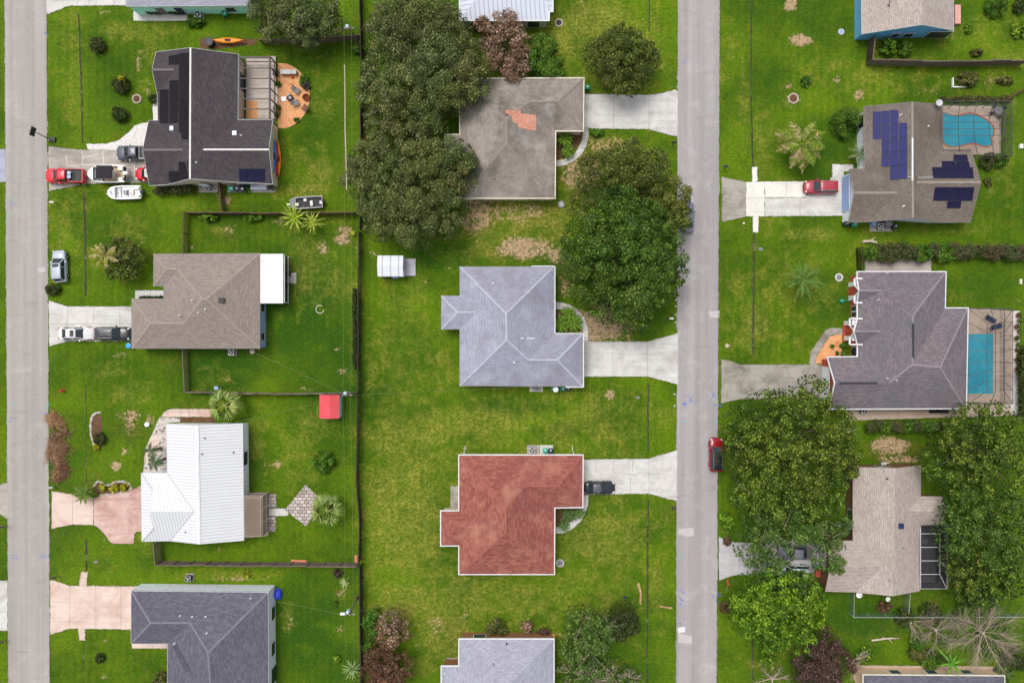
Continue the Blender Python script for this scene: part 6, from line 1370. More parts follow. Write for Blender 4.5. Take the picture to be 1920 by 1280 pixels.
for (x, y, w, d, m, nm) in ((-.85, .05, .5, .8, 'seat_white', 'seat'), (-1.95, .75, .7, .55, 'white_plastic', 'seat'), (-1.95, -.75, .7, .55, 'white_plastic', 'seat'), (-.3, -.85, .9, .35, 'dark_grey', 'seat')): s = MB(); s.box((x, y, .8), (w, d, .42), 0, .92); s.build(nm, M[m], b1, local=True)
for a in (-.2, 0, .2): s = MB(); s.tube([(-1.5, a, .9), (-1.6, a * 1.3, 1.5)], .03); s.build('rod_holder', M['red_plastic'] if a else M['chrome'], b1, local=True)
outboard(b1, -2.5, 1.25, M['white_plastic'], 1.15)
mb = MB(); mb.tube([(2.5, 0, 1.3), (1.9, .55, 1.42), (1.2, .98, 1.38)], .02); mb.build('bow_rail', M['chrome'], b1, local=True)
mb = MB(); mb.tube([(2.5, 0, 1.3), (1.9, -.55, 1.42), (1.2, -.98, 1.38)], .02); mb.build('bow_rail', M['chrome'], b1, local=True)
BS = [(-.5, .95), (-.2, 1), (.1, 1), (.28, .94), (.38, .82), (.45, .6), (.49, .36), (.5, .2)]
p = P(233, 361, .9); b2 = thing('skiff', 'white open skiff with blue-black fittings parked on grass beside the driveway', 'boat', (p.x, p.y, 0), pi + .02)
hull(b2, 4.55, 1.9, BS, .4, .98, .72, .2, M['white_plastic'], M['white_plastic']); trailer(b2, 3.8, 1.8, .36)
mb = MB(); mb.box((-.25, 0, .72), (.5, .6, .55), 0, .8); mb.build('console', M['light_grey'], b2, local=True)
mb = MB(); mb.tube([(-.05 + .24 * cos(a * .5236), .24 * sin(a * .5236), 1.36) for a in range(13)], .025); mb.build('steering_wheel', M['navy'], b2, local=True)
mb = MB(); mb.tube([(-.7, -.35, .8), (-.8, -.2, 1.5), (-.8, .3, 1.5), (-.6, .6, .9)], .04); mb.build('grab_rail', M['navy'], b2, local=True)
for x, y, w, d in ((-1.1, 0, .5, .8), (-1.75, .6, .7, .45), (-1.75, -.6, .7, .45)): s = MB(); s.box((x, y, .72), (w, d, .34), 0, .92); s.build('seat', M['seat_white'], b2, local=True)
mb = MB(); mb.box((.72, 0, .985), (.07, 1.5, .04)); mb.build('deck_line', M['light_grey'], b2, local=True)
mb = MB(); mb.tube([(1.55, -.16, 1.03), (1.75, -.16, 1.06), (1.8, 0, 1.06), (1.75, .16, 1.06), (1.55, .16, 1.03)], .045); mb.build('anchor_chock', M['navy'], b2, local=True)
outboard(b2, -2.25, .85, M['dark_grey'], .95)
BJ = [(-.5, .96), (-.2, 1), (.15, 1), (.3, .95), (.4, .82), (.47, .62), (.5, .5)]
p = P(574, 380, .7); b3 = thing('jon_boat', 'dark grey flat-bottomed boat with light seats behind the brown fence', 'boat', (p.x, p.y, 0), pi + .06)
hull(b3, 4.5, 1.62, BJ, .32, .8, .5, .3, M['mid_grey'], M['dark_grey']); trailer(b3, 3.8, 1.6, .3)
gw = MB()
for sy in (-1, 1): gw.tube([(f * 4.5, sy * .81 * wf, .82) for f, wf in BJ], .045, 5)
gw.tube([(-2.25, -.78, .82), (-2.25, .78, .82)], .05, 5); gw.build('gunwale', M['light_grey'], b3, local=True)
for x, y, w, d in ((1.25, .2, .5, .45), (.1, -.35, .42, .42), (-.75, .15, .4, .8), (-2.05, .1, .4, .5)): s = MB(); s.box((x, y, .5), (w, d, .34), 0, .9); s.build('seat', M['seat_white'], b3, local=True)
outboard(b3, -2.2, .7, M['dark_grey'], .7)
# kayaks
def kayak(label, a, b, h, W, mat, group=None, name='kayak', cock=True):
    A, B = P(*a, h), P(*b, h); L = (B - A).length; c = (A + B) / 2
    o = thing(name, label, 'kayak', (c.x, c.y, h - .22), atan2(B.y - A.y, B.x - A.x), group); rings = []
    for f in (-.5, -.46, -.36, -.18, 0, .18, .36, .46, .5):
        w = W / 2 * max(.03, (1 - (2 * abs(f)) ** 2.1)); x = f * L; up = .1 * (2 * abs(f)) ** 3
        rings.append([(x, 0, up), (x, -w * .75, .08 + up), (x, -w, .2 + up), (x, -w * .6, .3 + up), (x, 0, .33 + up), (x, w * .6, .3 + up), (x, w, .2 + up), (x, w * .75, .08 + up)])
    mb = MB(); mb.loft(rings); mb.build('hull', M[mat], o, smooth=True, local=True)
    if cock: mb = MB(); mb.lathe([(.2, 0), (.24, .05), (.2, .06), (.17, .0)], (0, 0, .31), 14, 2.0, .8); mb.build('cockpit_rim', M['black_plastic'], o, local=True); s = MB(); s.lathe([(0, 0), (.18, 0), (.16, .01), (0, .01)], (0, 0, .335), 12, 2, .8); s.build('seat', M['dark_grey'], o, local=True)
    return o
kayak('orange kayak lying behind the dark roofed house', (399, 76), (456, 76), .7, .82, 'orange_plastic')
KG = 'kayaks racked on the end wall'
kayak('green-grey kayak racked nearest the house wall', (510, 275), (511, 316), 1.4, .6, 'kayak_green', KG); kayak('blue kayak on the wall rack', (515, 262), (514, 325), 1.7, .55, 'kayak_blue', KG)
kayak('yellow kayak on the wall rack', (516, 270), (510, 338), 1.3, .55, 'yellow_plastic', KG); kayak('red kayak on the wall rack', (519, 265), (516, 340), .9, .6, 'red_plastic', KG); kayak('orange kayak on the wall rack, outermost', (522, 264), (523, 332), .5, .66, 'orange_plastic', KG)
rk = thing('kayak_rack', 'dark bar rack holding the coloured kayaks against the end wall', 'rack', P(520, 300)); mb = MB()
for y in (275, 308, 330): q = P(520, y); mb.bar(q + Vector((.35, 0, 0)), q + Vector((.2, 0, 1.0)), .05); mb.bar(q + Vector((.3, 0, .25)), q + Vector((-.5, 0, 1.45)), .05)
mb.build('frame', M['black_plastic'], rk)
M['brick_tan'] = plain('brick_tan', srgb(176, 142, 108), .9, var=.3)
# ------------------------------------------------------------------ fences
def fence(label, pts, h=1.8, mat='fence_grey', style='board', name='board_fence', cat='fence', lean=.0):
    q = px_pts(pts, h); q = [Vector((p.x, p.y, 0)) for p in q]; c = sum(q, Vector()) / len(q)
    o = thing(name, label, cat, c); r = random.Random(int(abs(c.x * 31 + c.y * 17)))
    for a, b in zip(q[:-1], q[1:]):
        d = b - a; L = d.length; u = d / L; nrm = Vector((-u.y, u.x, 0)); ns = max(1, round(L / 2.4)); sl = L / ns
        for i in range(ns):
            s, e = a + u * sl * i, a + u * sl * (i + 1); ln = nrm * r.uniform(-.06, .06); mb = MB()
            if style == 'board':
                n = max(3, int(sl / .15))
                for k in range(n):
                    m = s + u * (k + .5) * sl / n; hh = h + r.uniform(-.03, .03); t = Vector((*(m + nrm * r.uniform(-.012, .012) + ln)[:2], hh)); mb.bar((m.x, m.y, .04), t, sl / n * .94 if abs(u.x) > .5 else .024, .024 if abs(u.x) > .5 else sl / n * .94)
                for z in (.35, h * .55, h - .12): mb.bar(s + nrm * .06 + ln * (z / h) + Vector((0, 0, z)), e + nrm * .06 + ln * (z / h) + Vector((0, 0, z)), .05, .09)
                mb.bar(s + nrm * .02 + ln + Vector((0, 0, h + .035)), e + nrm * .02 + ln + Vector((0, 0, h + .035)), .13, .03)
                mb.build('board_panel', M[mat], o)
            elif style == 'chain':
                mb.facepoly([s + Vector((0, 0, .03)), e + Vector((0, 0, .03)), e + Vector((0, 0, h)), s + Vector((0, 0, h))]); mb.build('mesh_panel', M['chain_link'], o)
                t = MB(); t.tube([s + Vector((0, 0, h)), e + Vector((0, 0, h))], .03); t.build('top_rail', M['light_grey'], o)
            elif style == 'rail':
                for z in (.4, .9): mb.tube([s + Vector((0, 0, z)), e + Vector((0, 0, z + .05))], .08)
                mb.build('rail', M[mat], o)
            p = MB()
            if style == 'chain': p.tube([s + Vector((0, 0, -.05)), s + Vector((0, 0, h + .05))], .03)
            else: p.bar(s + nrm * .08 + Vector((0, 0, -.05)), s + nrm * .08 + ln + Vector((0, 0, h + .05)), .1)
            p.build('post', M[mat] if style != 'chain' else M['light_grey'], o)
    return o
fence('dark board fence behind the dark roofed house, beside the grove', [(673, -30), (676, 100), (676, 300), (673, 430)], 1.8, 'fence_dark')
fence('dark back fence between the deep green yard and the middle lawn', [(672, 434), (670, 738)], 1.8, 'fence_dark')
fence('dark back fence of the white metal roofed house', [(670, 742), (668, 900), (673, 980), (672, 1056)], 1.8, 'fence_dark')
fence('dark back fence of the slate roofed house, running to the bottom edge', [(674, 1062), (675, 1180), (676, 1300)], 1.8, 'fence_dark')
fence('weathered fence from the dark roofed house to the grove', [(484, 74), (560, 74), (675, 66)], 1.6, 'fence_grey')
fence('brown board fence behind the grey flat-bottomed boat', [(342, 475), (344, 398), (500, 400), (666, 398)], 1.6, 'fence_brown')
fence('short wooden gate fence below the black bins of the dark roofed house', [(409, 343), (415, 395)], 1.6, 'fence_brown', name='fence_gate')
fence('weathered board fence between the deep green yard and the fan palm', [(342, 655), (345, 735), (510, 739), (640, 738), (668, 738)], 1.6, 'fence_grey')
fence('grey leaning board fence below the white metal roofed house', [(288, 1018), (291, 1059), (480, 1061), (668, 1062)], 1.9, 'fence_grey')
fence('long grey board fence turning below the blue house', [(1641, 66), (1636, 112), (1760, 115), (1930, 113)], 1.9, 'fence_grey')
fence('short black fence at the corner above the violet roof', [(1617, 463), (1619, 508)], 1.9, 'fence_dark')
fence('galvanised chain link fence below the sandy roofed house', [(1602, 1112), (1601, 1157), (1700, 1157), (1800, 1157), (1930, 1156)], 1.5, style='chain', name='chain_link_fence')
fence('short chain link side fence by the corner of the sandy roof', [(1707, 1114), (1704, 1150)], 1.5, style='chain', name='chain_link_fence')
fence('low split rail fence at the right edge beside the pool cage', [(1884, 190), (1906, 176), (1935, 158)], 1.0, 'fence_brown', style='rail', name='rail_fence')
def lumber(label, a, b, w, mat, z=.1, name='stacked_boards', cat='boards'):
    mb = MB(); A, B = P(*a), P(*b)
    for i in range(3): mb.strip(A + Vector((.03 * i, .05 * i, 0)), B + Vector((.03 * i, -.04 * i, 0)), w * (1 - .12 * i), .02 + i * z / 3, .02 + (i + 1) * z / 3 - .006)
    return tag(mb.build(name, M[mat]), label, cat)
lumber('pink boards leaning along the grey fence', (546, 1051), (574, 1052), .4, 'brick'); lumber('orange board standing at the fence corner', (667, 1041), (668, 1053), .4, 'brick')

# ------------------------------------------------------------------ screen cages and pools
def cage(label, outer, inner, zo, zi, nx, ny, fmat='frame_bronze', scr='screen', name='screen_enclosure', open_side=None, bar=.09):
    """outer/inner: photo rectangles x0,y0,x1,y1 seen at heights zo/zi"""
    O = [P(x, y, zo) for x, y in ((outer[0], outer[1]), (outer[2], outer[1]), (outer[2], outer[3]), (outer[0], outer[3]))]
    I = [P(x, y, zi) for x, y in ((inner[0], inner[1]), (inner[2], inner[1]), (inner[2], inner[3]), (inner[0], inner[3]))]
    c = sum(O, Vector()) / 4; o = thing(name, label, 'screen enclosure', (c.x, c.y, 0)); gd = lambda p: Vector((p.x, p.y, .04))
    posts, beams = [], []
    for k in range(4):
        a, b, ia, ib = O[k], O[(k + 1) % 4], I[k], I[(k + 1) % 4]
        beams += [(a, b), (ia, ib), (a, ia)]
        n = nx if k % 2 == 0 else ny
        if k != open_side:
            for i in range(n + (1 if False else 0)):
                p = a.lerp(b, i / n); posts.append((gd(p), p))
            beams.append((gd(a) + Vector((0, 0, 1.0)), gd(b) + Vector((0, 0, 1.0))))
        for i in range(1, n): beams.append((a.lerp(b, i / n), ia.lerp(ib, i / n)))
    for i in range(1, nx): beams.append((I[0].lerp(I[1], i / nx), I[3].lerp(I[2], i / nx)))
    for i in range(1, ny): beams.append((I[0].lerp(I[3], i / ny), I[1].lerp(I[2], i / ny)))
    for a, b in posts: mb = MB(); mb.bar(a, b, bar); mb.build('post', M[fmat], o)
    for a, b in beams:
        if (b - a).length < .05: continue
        mb = MB(); mb.bar(a, b, bar * .9); mb.build('beam', M[fmat], o)
    for k in range(4):
        a, b, ia, ib = O[k], O[(k + 1) % 4], I[k], I[(k + 1) % 4]; dz = Vector((0, 0, .03))
        if k != open_side: mb = MB(); mb.facepoly([gd(a), gd(b), b, a]); mb.build('screen_panel', M[scr], o)
        if (a - ia).length + (b - ib).length > .3: mb = MB(); mb.facepoly([a + dz, b + dz, ib + dz, ia + dz]); mb.build('screen_panel', M[scr], o)
    mb = MB(); mb.facepoly([p + Vector((0, 0, .03)) for p in I]); mb.build('screen_panel', M[scr], o)
    return o
def pool(label, pts, mat='pool_water', z=.06, cop='terracotta', cw=5.0):
    c = sum((Vector(p) for p in pts), Vector((0, 0))) / len(pts); P0 = P(c.x, c.y); o = thing('swimming_pool', label, 'pool', P0)
    q = px_pts(pts); mb = MB(); cc = P0; m = len(q)
    out = [p + (p - cc).normalized() * (cw / S) for p in q]; i2 = [p + (p - cc).normalized() * .0 for p in q]
    vs = [(p.x, p.y, z + .05) for p in i2] + [(p.x, p.y, z + .06) for p in out] + [(p.x, p.y, z - .15) for p in out] + [(p.x, p.y, z - .2) for p in i2]
    mb.add(vs, [(k * m + i, k * m + (i + 1) % m, ((k + 1) % 4) * m + (i + 1) % m, ((k + 1) % 4) * m + i) for k in range(4) for i in range(m)]); mb.build('coping', M[cop], o)
    w = MB(); w.facepoly([(p.x, p.y, z + .012) for p in q]); w.build('water', M[mat], o); return o
fz = [(880, 225), (920, 225), (960, 245), (1010, 250), (1050, 236), (1100, 226), (1160, 243), (1205, 265), (1245, 292), (1280, 322), (1290, 355), (1286, 400), (1266, 430), (1286, 448), (1275, 472), (1240, 490), (1200, 486), (1150, 466), (1100, 464), (1050, 478), (1000, 490), (940, 490), (900, 470), (880, 440)]
slab('pool_deck', [(1755, 199), (1876, 199), (1876, 290), (1755, 290)], 'deck_beige', z=.05)
pool('freeform turquoise swimming pool behind the solar house', [(1560 + x / 4.267, 160 + y / 4.267) for x, y in fz], cop='terracotta', cw=2.2)
cage('dark screen cage over the freeform pool', (1768, 190, 1898, 291), (1768, 217, 1898 - 14, 254), 2.7, 3.7, 4, 3, open_side=3, bar=.065)
pool('rectangular turquoise lap pool beside the violet roofed house', [(1806, 626), (1861.5, 626), (1861, 738), (1806, 738)], cop='deck_beige', cw=3.5)
cage('dark screen cage over the rectangular lap pool', (1815, 578, 1899, 757), (1851, 606, 1882, 732), 2.7, 3.8, 2, 7, open_side=3, bar=.06)
# wood deck cage of the dark roofed house
dk = thing('wood_deck', 'grey plank deck with an orange new corner under the open screen frame', 'deck', P(484, 166))
mb = MB(); q = px_pts([(463, 108), (518, 107), (518, 224), (463, 224)]); mb.prism(q, .02, .28); mb.build('planks', M['deck_wood'], dk)
mb = MB(); mb.prism(px_pts([(463, 191), (484, 191), (484, 223), (463, 223)]), .284, .31); mb.build('new_planks', M['deck_new'], dk)
mb = MB(); mb.prism(px_pts([(510, 156), (521, 160), (521, 197), (510, 193)]), .02, .18); mb.build('step', M['concrete_white'], dk)
cage('open dark framed screen enclosure over the plank deck', (449, 107, 507, 225), (449, 109, 505, 224), 2.7, 2.75, 1, 6, 'frame_dark', 'screen_light', open_side=3, bar=.13).name
slab('patio', [(459, 925), (503, 923), (503, 1004), (459, 1008)], 'deck_beige')
cage('brownish screened porch behind the white metal roof', (459, 929, 492, 1005), (459, 933, 489, 1005), 2.6, 2.9, 1, 3, 'vinyl_cream', 'screen_brown', open_side=3, bar=.055)
cage('dark screened patio with white bars behind the sandy roof', (1726, 984, 1775, 1103), (1726, 1000, 1762, 1076), 2.6, 3.1, 1, 3, 'frame_white', 'screen_dense', open_side=3, bar=.07)
# ------------------------------------------------------------------ sheds
sh = thing('shed', 'small white metal shed with a grey ramp in the middle yard', 'shed', P(732, 498))
hs = House.__new__(House)
def shed(o, x0, y0, x1, y1, he, hr, mroof, mwall, axis='x'):
    A = [P(x0, y0, he), P(x1, y0, he), P(x1, y1, he), P(x0, y1, he)]
    if axis == 'x': r0, r1 = P(x0, (y0 + y1) / 2, hr), P(x1, (y0 + y1) / 2, hr); r0.x, r1.x = A[0].x, A[1].x
    else: r0, r1 = P((x0 + x1) / 2, y0, hr), P((x0 + x1) / 2, y1, hr); r0.y, r1.y = A[0].y, A[2].y
    mb = MB(); t = Vector((0, 0, -.06))
    fs = ([A[0], r0, r1, A[1]], [r0, A[3], A[2], r1]) if axis == 'x' else ([A[0], A[3], r1, r0], [r0, r1, A[2], A[1]])
    for f in fs: m = 4; mb.add(f + [p + t for p in f], [[0, 1, 2, 3], [7, 6, 5, 4]] + [(4 + i, 4 + (i + 1) % 4, (i + 1) % 4, i) for i in range(4)])
    mb.build('roof', M[mroof], o); w = MB(); c = sum(A, Vector()) / 4; B = [c + (p - c) * .95 for p in A]; R0, R1 = c + (r0 - c) * .95, c + (r1 - c) * .95
    g = lambda p: Vector((p.x, p.y, .02)); tp = lambda p, z: Vector((p.x, p.y, z - .08))
    for i in range(4): a, b = B[i], B[(i + 1) % 4]; w.facepoly([g(a), g(b), tp(b, he), tp(a, he)])
    if axis == 'x': w.facepoly([tp(B[0], he), tp(B[3], he), tp(R0, hr)]); w.facepoly([tp(B[1], he), tp(B[2], he), tp(R1, hr)])
    else: w.facepoly([tp(B[0], he), tp(B[1], he), tp(R0, hr)]); w.facepoly([tp(B[3], he), tp(B[2], he), tp(R1, hr)])
    w.build('wall', M[mwall], o); return A
A = shed(sh, 708, 479, 756, 518, 2.1, 2.5, 'metal_shed', 'wall_white'); d = MB(); p = A[2]; d.box((p.x - .1, (A[1].y + A[2].y) / 2, .05), (.08, 1.2, 1.8)); d.build('door', M['light_grey'], sh)
mb = MB(); q = px_pts([(751, 485), (779, 485), (779, 517), (751, 517)], .3); mb.prism([v[:2] for v in q], .02, .3); rp = mb.build('ramp', plain('ramp_grey', srgb(186, 184, 196), .8), sh)
mb = MB()
for k in range(7): a, b = P(756 + k * 3.4, 485, .3), P(756 + k * 3.4, 517, .3); mb.strip(a, b, .025, .301, .304)
mb.build('plank_gaps', M['joint'], sh)
sr = thing('shed', 'small red metal shed by the utility pole', 'shed', P(620, 762)); shed(sr, 599, 740, 636, 784, 2.0, 2.5, 'metal_pink', 'wall_teal', 'y')
for x, m, lb in ((729, 'dark_grey', 'dark storage tote against the wall of the small white shed'), (742, 'wall_blue', 'pale blue storage tote against the wall of the small white shed')):
    c = P(x, 519.5); bx = thing('storage_tote', lb, 'box', c); mb = MB(); mb.box((c.x, c.y, 0), (.75, .35, .5), 0, .92); mb.build('body', M[m], bx); mb = MB(); mb.box((c.x, c.y, .5), (.78, .38, .06)); mb.build('lid', M[m], bx)
# ------------------------------------------------------------------ air conditioners, bins, dishes
def aircon(px, py, label, group=None, s=.8, h=.75, rz=0, dark=False, pad=True):
    p = P(px, py, h); p.z = .05; o = thing('air_conditioner', label, 'air conditioner', (p.x, p.y, 0.0), rz, group); e = s / 2
    if pad: mb = MB(); mb.box((0, 0, 0), (s * 1.35, s * 1.35, .08)); mb.build('pad', M['concrete_grey'], o, local=True)
    mb = MB(); mb.loft([rring(-e, e, e, z, z, .1) for z in (.08, h - .06)] + [rring(-e * 1.02, e * 1.02, e * 1.02, z, z, .1) for z in (h - .06, h)]); mb.build('cabinet', M['light_grey'] if not dark else M['mid_grey'], o, local=True)
    g = MB(); g.lathe([(e * .86, h + .002), (e * .86, h + .03), (e * .78, h + .03), (e * .78, h + .005), (0, h + .005)], (0, 0, 0), 20); f = g.build('fan_guard', M['black_plastic'], o, local=True)
    b = MB()
    for k in range(3): a = k * 2.094; b.bar((cos(a) * .1, sin(a) * .1, h + .02), (cos(a + .5) * e * .72, sin(a + .5) * e * .72, h + .025), .14 * s, .012)
    b.lathe([(0, 0), (.12 * s, 0), (.1 * s, .035), (0, .04)], (0, 0, h + .01), 12); b.build('fan_blade', M['light_grey'], f, local=True)
    v = MB()
    for z in (.2, .32, .44, .56): v.loft([rring(-e - .012, e + .012, e + .012, z, z, .1), rring(-e - .012, e + .012, e + .012, z + .05, z + .05, .1)])
    v.build('vent_slats', M['dark_grey'], o, local=True)
aircon(388, 350, 'air conditioner below the dark roofed house by the wooden gate'); aircon(433, 660, 'air conditioner below the brown roofed house'); aircon(352, 1085, 'air conditioner on the grass above the white walled slate house', dark=True); aircon(370, 27, 'air conditioner beside the teal wall', s=.9)
aircon(1005, 727.5, 'air conditioner below the blue-grey roof'); aircon(998, 844, 'air conditioner above the red roof'); aircon(1652, 424, 'air conditioner below the solar house'); aircon(1621, 770, 'air conditioner below the violet roof')
mb = MB(); mb.prism(px_pts([(1012, 834), (1037, 834), (1037, 852), (1012, 852)]), -.02, .06); struct('bin_pad', mb, M['concrete_white'])
mb = MB(); mb.prism(px_pts([(988, 834), (1011, 834), (1011, 852), (988, 852)]), -.02, .055); struct('equipment_pad', mb, M['concrete_grey'])
mb = MB(); mb.prism(px_pts([(1630, 417), (1674, 417), (1672, 434), (1630, 434)]), -.02, .05); struct('equipment_pad', mb, M['concrete_grey'])
mb = MB(); mb.prism(px_pts([(993, 724), (1018, 724), (1018, 734), (993, 734)]), -.02, .06); struct('equipment_pad', mb, M['concrete_white'])
mb = MB(); mb.prism(px_pts([(372, 340), (409, 341), (409, 361), (372, 361)]), -.02, .05); struct('equipment_pad', mb, M['concrete_grey'])
mb = MB(); mb.prism(px_pts([(426, 347), (517, 347), (517, 361), (426, 361)]), -.02, .05); struct('side_patio', mb, M['concrete_grey'])
def bin_(px, py, mat, label, group=None, rz=0.0, s=1.0):
    p = P(px, py, 1.0); o = thing('trash_bin', label, 'trash bin', (p.x, p.y, .03), rz, group)
    mb = MB(); mb.loft([rring(-.22 * s, .22 * s, .2 * s, .08, .08, .05), rring(-.31 * s, .31 * s, .29 * s, .98, .98, .06)]); mb.build('body', M[mat], o, local=True)
    mb = MB(); mb.loft([rring(-.35 * s, .34 * s, .32 * s, .98, .98, .08), rring(-.35 * s, .34 * s, .32 * s, 1.03, 1.03, .08), rring(-.2 * s, .22 * s, .2 * s, 1.09, 1.08, .06)]); l = mb.build('lid', M[mat], o, local=True)
    mb = MB(); mb.box((.05, 0, 1.09), (.18, .16, .006)); mb.build('sticker', M['white_plastic'], l, local=True)
    for sy in (-1, 1): w = MB(); w.lathe([(.0, -.03), (.11, -.03), (.11, .03), (0, .03)], (0, 0, 0), 10); w.v = [(-.26 * s + a, sy * .27 * s + c, .11 + b) for a, b, c in w.v]; w.build('wheel', M['tyre'], o, local=True)
    h = MB(); h.tube([(-.33 * s, -.22 * s, .98), (-.42 * s, -.22 * s, 1.0), (-.42 * s, .22 * s, 1.0), (-.33 * s, .22 * s, .98)], .018); h.build('handle', M[mat], o, local=True)
bin_(1101, 163, 'bin_green', 'green trash bin at the corner of the weathered roof'); bin_(1022.5, 844, 'bin_teal', 'teal bin on the pad above the red roof', rz=1.57); bin_(1032.5, 844.5, 'bin_dark', 'dark navy bin on the pad above the red roof', rz=1.57)
bin_(1039, 728, 'bin_teal', 'teal bin below the blue-grey roof'); bin_(1055, 728, 'bin_green', 'green bin below the blue-grey roof'); bin_(1065, 728, 'dark_grey', 'dark grey bin below the blue-grey roof'); bin_(433, 353, 'bin_teal', 'teal bin beside the wooden gate'); bin_(444, 353, 'bin_dark', 'black bin beside the wooden gate, nearer the teal one'); bin_(454, 354, 'bin_dark', 'black bin beside the green plant below the dark roof')
bin_(421, 25, 'bin_green', 'green bin against the teal wall'); bin_(1532, 1063, 'bin_green', 'green bin under the tree at the sandy roofed house'); bin_(470, 21, 'navy', 'dark navy bin at the right end of the teal wall'); bin_(1603, 420, 'bin_teal', 'teal bin at the garage corner of the solar house'); bin_(1679, 424, 'dark_grey', 'dark bin tilted below the solar house', rz=.6); bin_(1588, 419, 'black_plastic', 'black bin at the garage corner of the solar house')
def simple(name, label, cat, px, py, fn, mat, h=0.0, group=None):
    mb = MB(); p = P(px, py, h); p.z = 0; fn(mb, p); return tag(mb.build(name, mat if not isinstance(mat, str) else M[mat]), label, cat, group)
simple('storage_box', 'white storage box below the dark roofed house', 'box', 488, 352, lambda m, p: (m.box((p.x, p.y, .05), (2.1, .75, .6)), m.box((p.x, p.y, .65), (2.2, .82, .08))), plain('tote_white', srgb(206, 212, 232), .5))
shrub('plant among the bins below the dark roof', 463, 353, 7, 'bush', .8)
def tank(px, py, label, r, h, mat, nm, cat, lid=None):
    p = P(px, py, h); o = thing(nm, label, cat, (p.x, p.y, 0)); mb = MB(); mb.lathe([(r * .92, 0), (r, .05), (r, h - .05), (r * .96, h)], (p.x, p.y, .03), 18); mb.build('body', M[mat], o)
    l = MB(); l.lathe([(0, 0), (r * 1.04, 0), (r * 1.04, .06), (r * .5, .1), (0, .1)], (p.x, p.y, h + .03), 18); l.build('lid', M[lid or mat], o)
tank(241, 648, 'bright blue barrel at the corner of the brown roof', .36, .85, 'blue_plastic', 'barrel', 'barrel'); tank(1666, 419, 'grey pool filter tank below the solar house', .42, 1.0, 'mid_grey', 'filter_tank', 'tank'); tank(1639, 419, 'pale blue pump canister left of the solar house air conditioner', .3, .8, 'wall_blue', 'pump_canister', 'tank')
tank(508, 351, 'grey kettle barbecue at the corner of the dark roof', .33, .85, 'mid_grey', 'kettle_grill', 'grill', 'dark_grey'); tank(473, 659, 'pinkish stump planter under the brown roof eave', .32, .5, 'dirt_pale', 'planter', 'planter'); tank(391, 78, 'black round drum next to the orange kayak', .6, .9, 'black_plastic', 'drum', 'drum')
def dish(px, py, label, h=2.9, r=.42, az=-.6):
    p = P(px, py, h); o = thing('satellite_dish', label, 'satellite dish', (p.x, p.y, h - .6)); mb = MB(); mb.tube([(p.x, p.y, h - .6), (p.x, p.y, h)], .03); mb.build('mast', M['light_grey'], o)
    d = MB(); d.lathe([(0, 0), (r * .6, .05), (r, .16), (r * .97, .18), (r * .55, .08), (0, .03)], (p.x, p.y, h), 20); d.build('reflector', M['white_plastic'], o)
    a = MB(); a.tube([(p.x + r * .6, p.y, h + .06), (p.x + r * .5, p.y, h + .45), (p.x + .05, p.y, h + .5)], .02); a.box((p.x, p.y, h + .46), (.14, .14, .12)); a.build('receiver_arm', M['light_grey'], o)
dish(1042, 730, 'white satellite dish below the blue-grey roof', 2.2, .36); dish(1610, 1114, 'white satellite dish with a red mark below the sandy roof', 2.6, .42); dish(1664, 1122, 'small white satellite dish below the sandy roof ridge', 2.4, .32)
def tarp(mb, p):
    r = random.Random(4); rings = []
    for z, k in ((0, 1), (.35, .95), (.7, .75), (.9, .35)): rings.append([(p.x + k * .55 * (1 + r.uniform(-.14, .14)) * cos(a * .628), p.y + k * .8 * (1 + r.uniform(-.14, .14)) * sin(a * .628), z) for a in range(10)])
    mb.loft(rings)
simple('tarp_cover', 'bright blue tarp cover at the corner of the slate roof', 'tarp', 520, 1115, tarp, 'tarp_blue', .6)
# ------------------------------------------------------------------ patio furniture on the mulch half circle
def chair(px, py, rz, label, mat='mid_grey', group='garden chairs around the fire pit'):
    p = P(px, py, .4); o = thing('garden_chair', label, 'chair', (p.x, p.y, .04), rz, group)
    mb = MB()
    for k in range(5): mb.box((-.05 + k * .12 - .2, 0, .36 - k * .0), (.1, .56, .03))
    mb.build('seat', M[mat], o, local=True); mb = MB()
    for k in range(5): mb.bar((-.3, -.24 + k * .12, .36), (-.75, -.28 + k * .14, .95), .1, .025)
    mb.build('backrest', M[mat], o, local=True)
    for sy in (-1, 1):
        mb = MB(); mb.box((-.05, sy * .36, .56), (.7, .12, .03)); mb.build('armrest', M[mat], o, local=True)
        mb = MB(); mb.box((.26, sy * .33, 0), (.07, .05, .56)); mb.build('leg', M[mat], o, local=True); mb = MB(); mb.bar((.26, sy * .28, .34), (-.55, sy * .28, .03), .05, .07); mb.build('leg', M[mat], o, local=True)
chair(557, 171, -.6, 'grey slatted garden chair on the mulch, the topmost one'); chair(556, 193, .3, 'grey slatted garden chair near the white square, lower one', 'mid_grey'); chair(571, 202, 2.6, 'dark brown garden chair at the rim of the mulch', 'trim_brown'); chair(573, 164, -2.4, 'dark purple-brown chair beside the garden plants', 'trim_dark')
def firepit(mb, p): mb.lathe([(.25, 0), (.42, .1), (.46, .34), (.5, .36), (.4, .36), (.3, .15), (0, .12)], p, 18)
simple('fire_pit', 'round black fire pit bowl on the mulch', 'fire pit', 575, 184, firepit, 'rust'); simple('paving_slab', 'white square slab on the mulch', 'slab', 532, 186, lambda m, p: m.box((p.x, p.y, .03), (.62, .62, .08)), 'white_plastic')
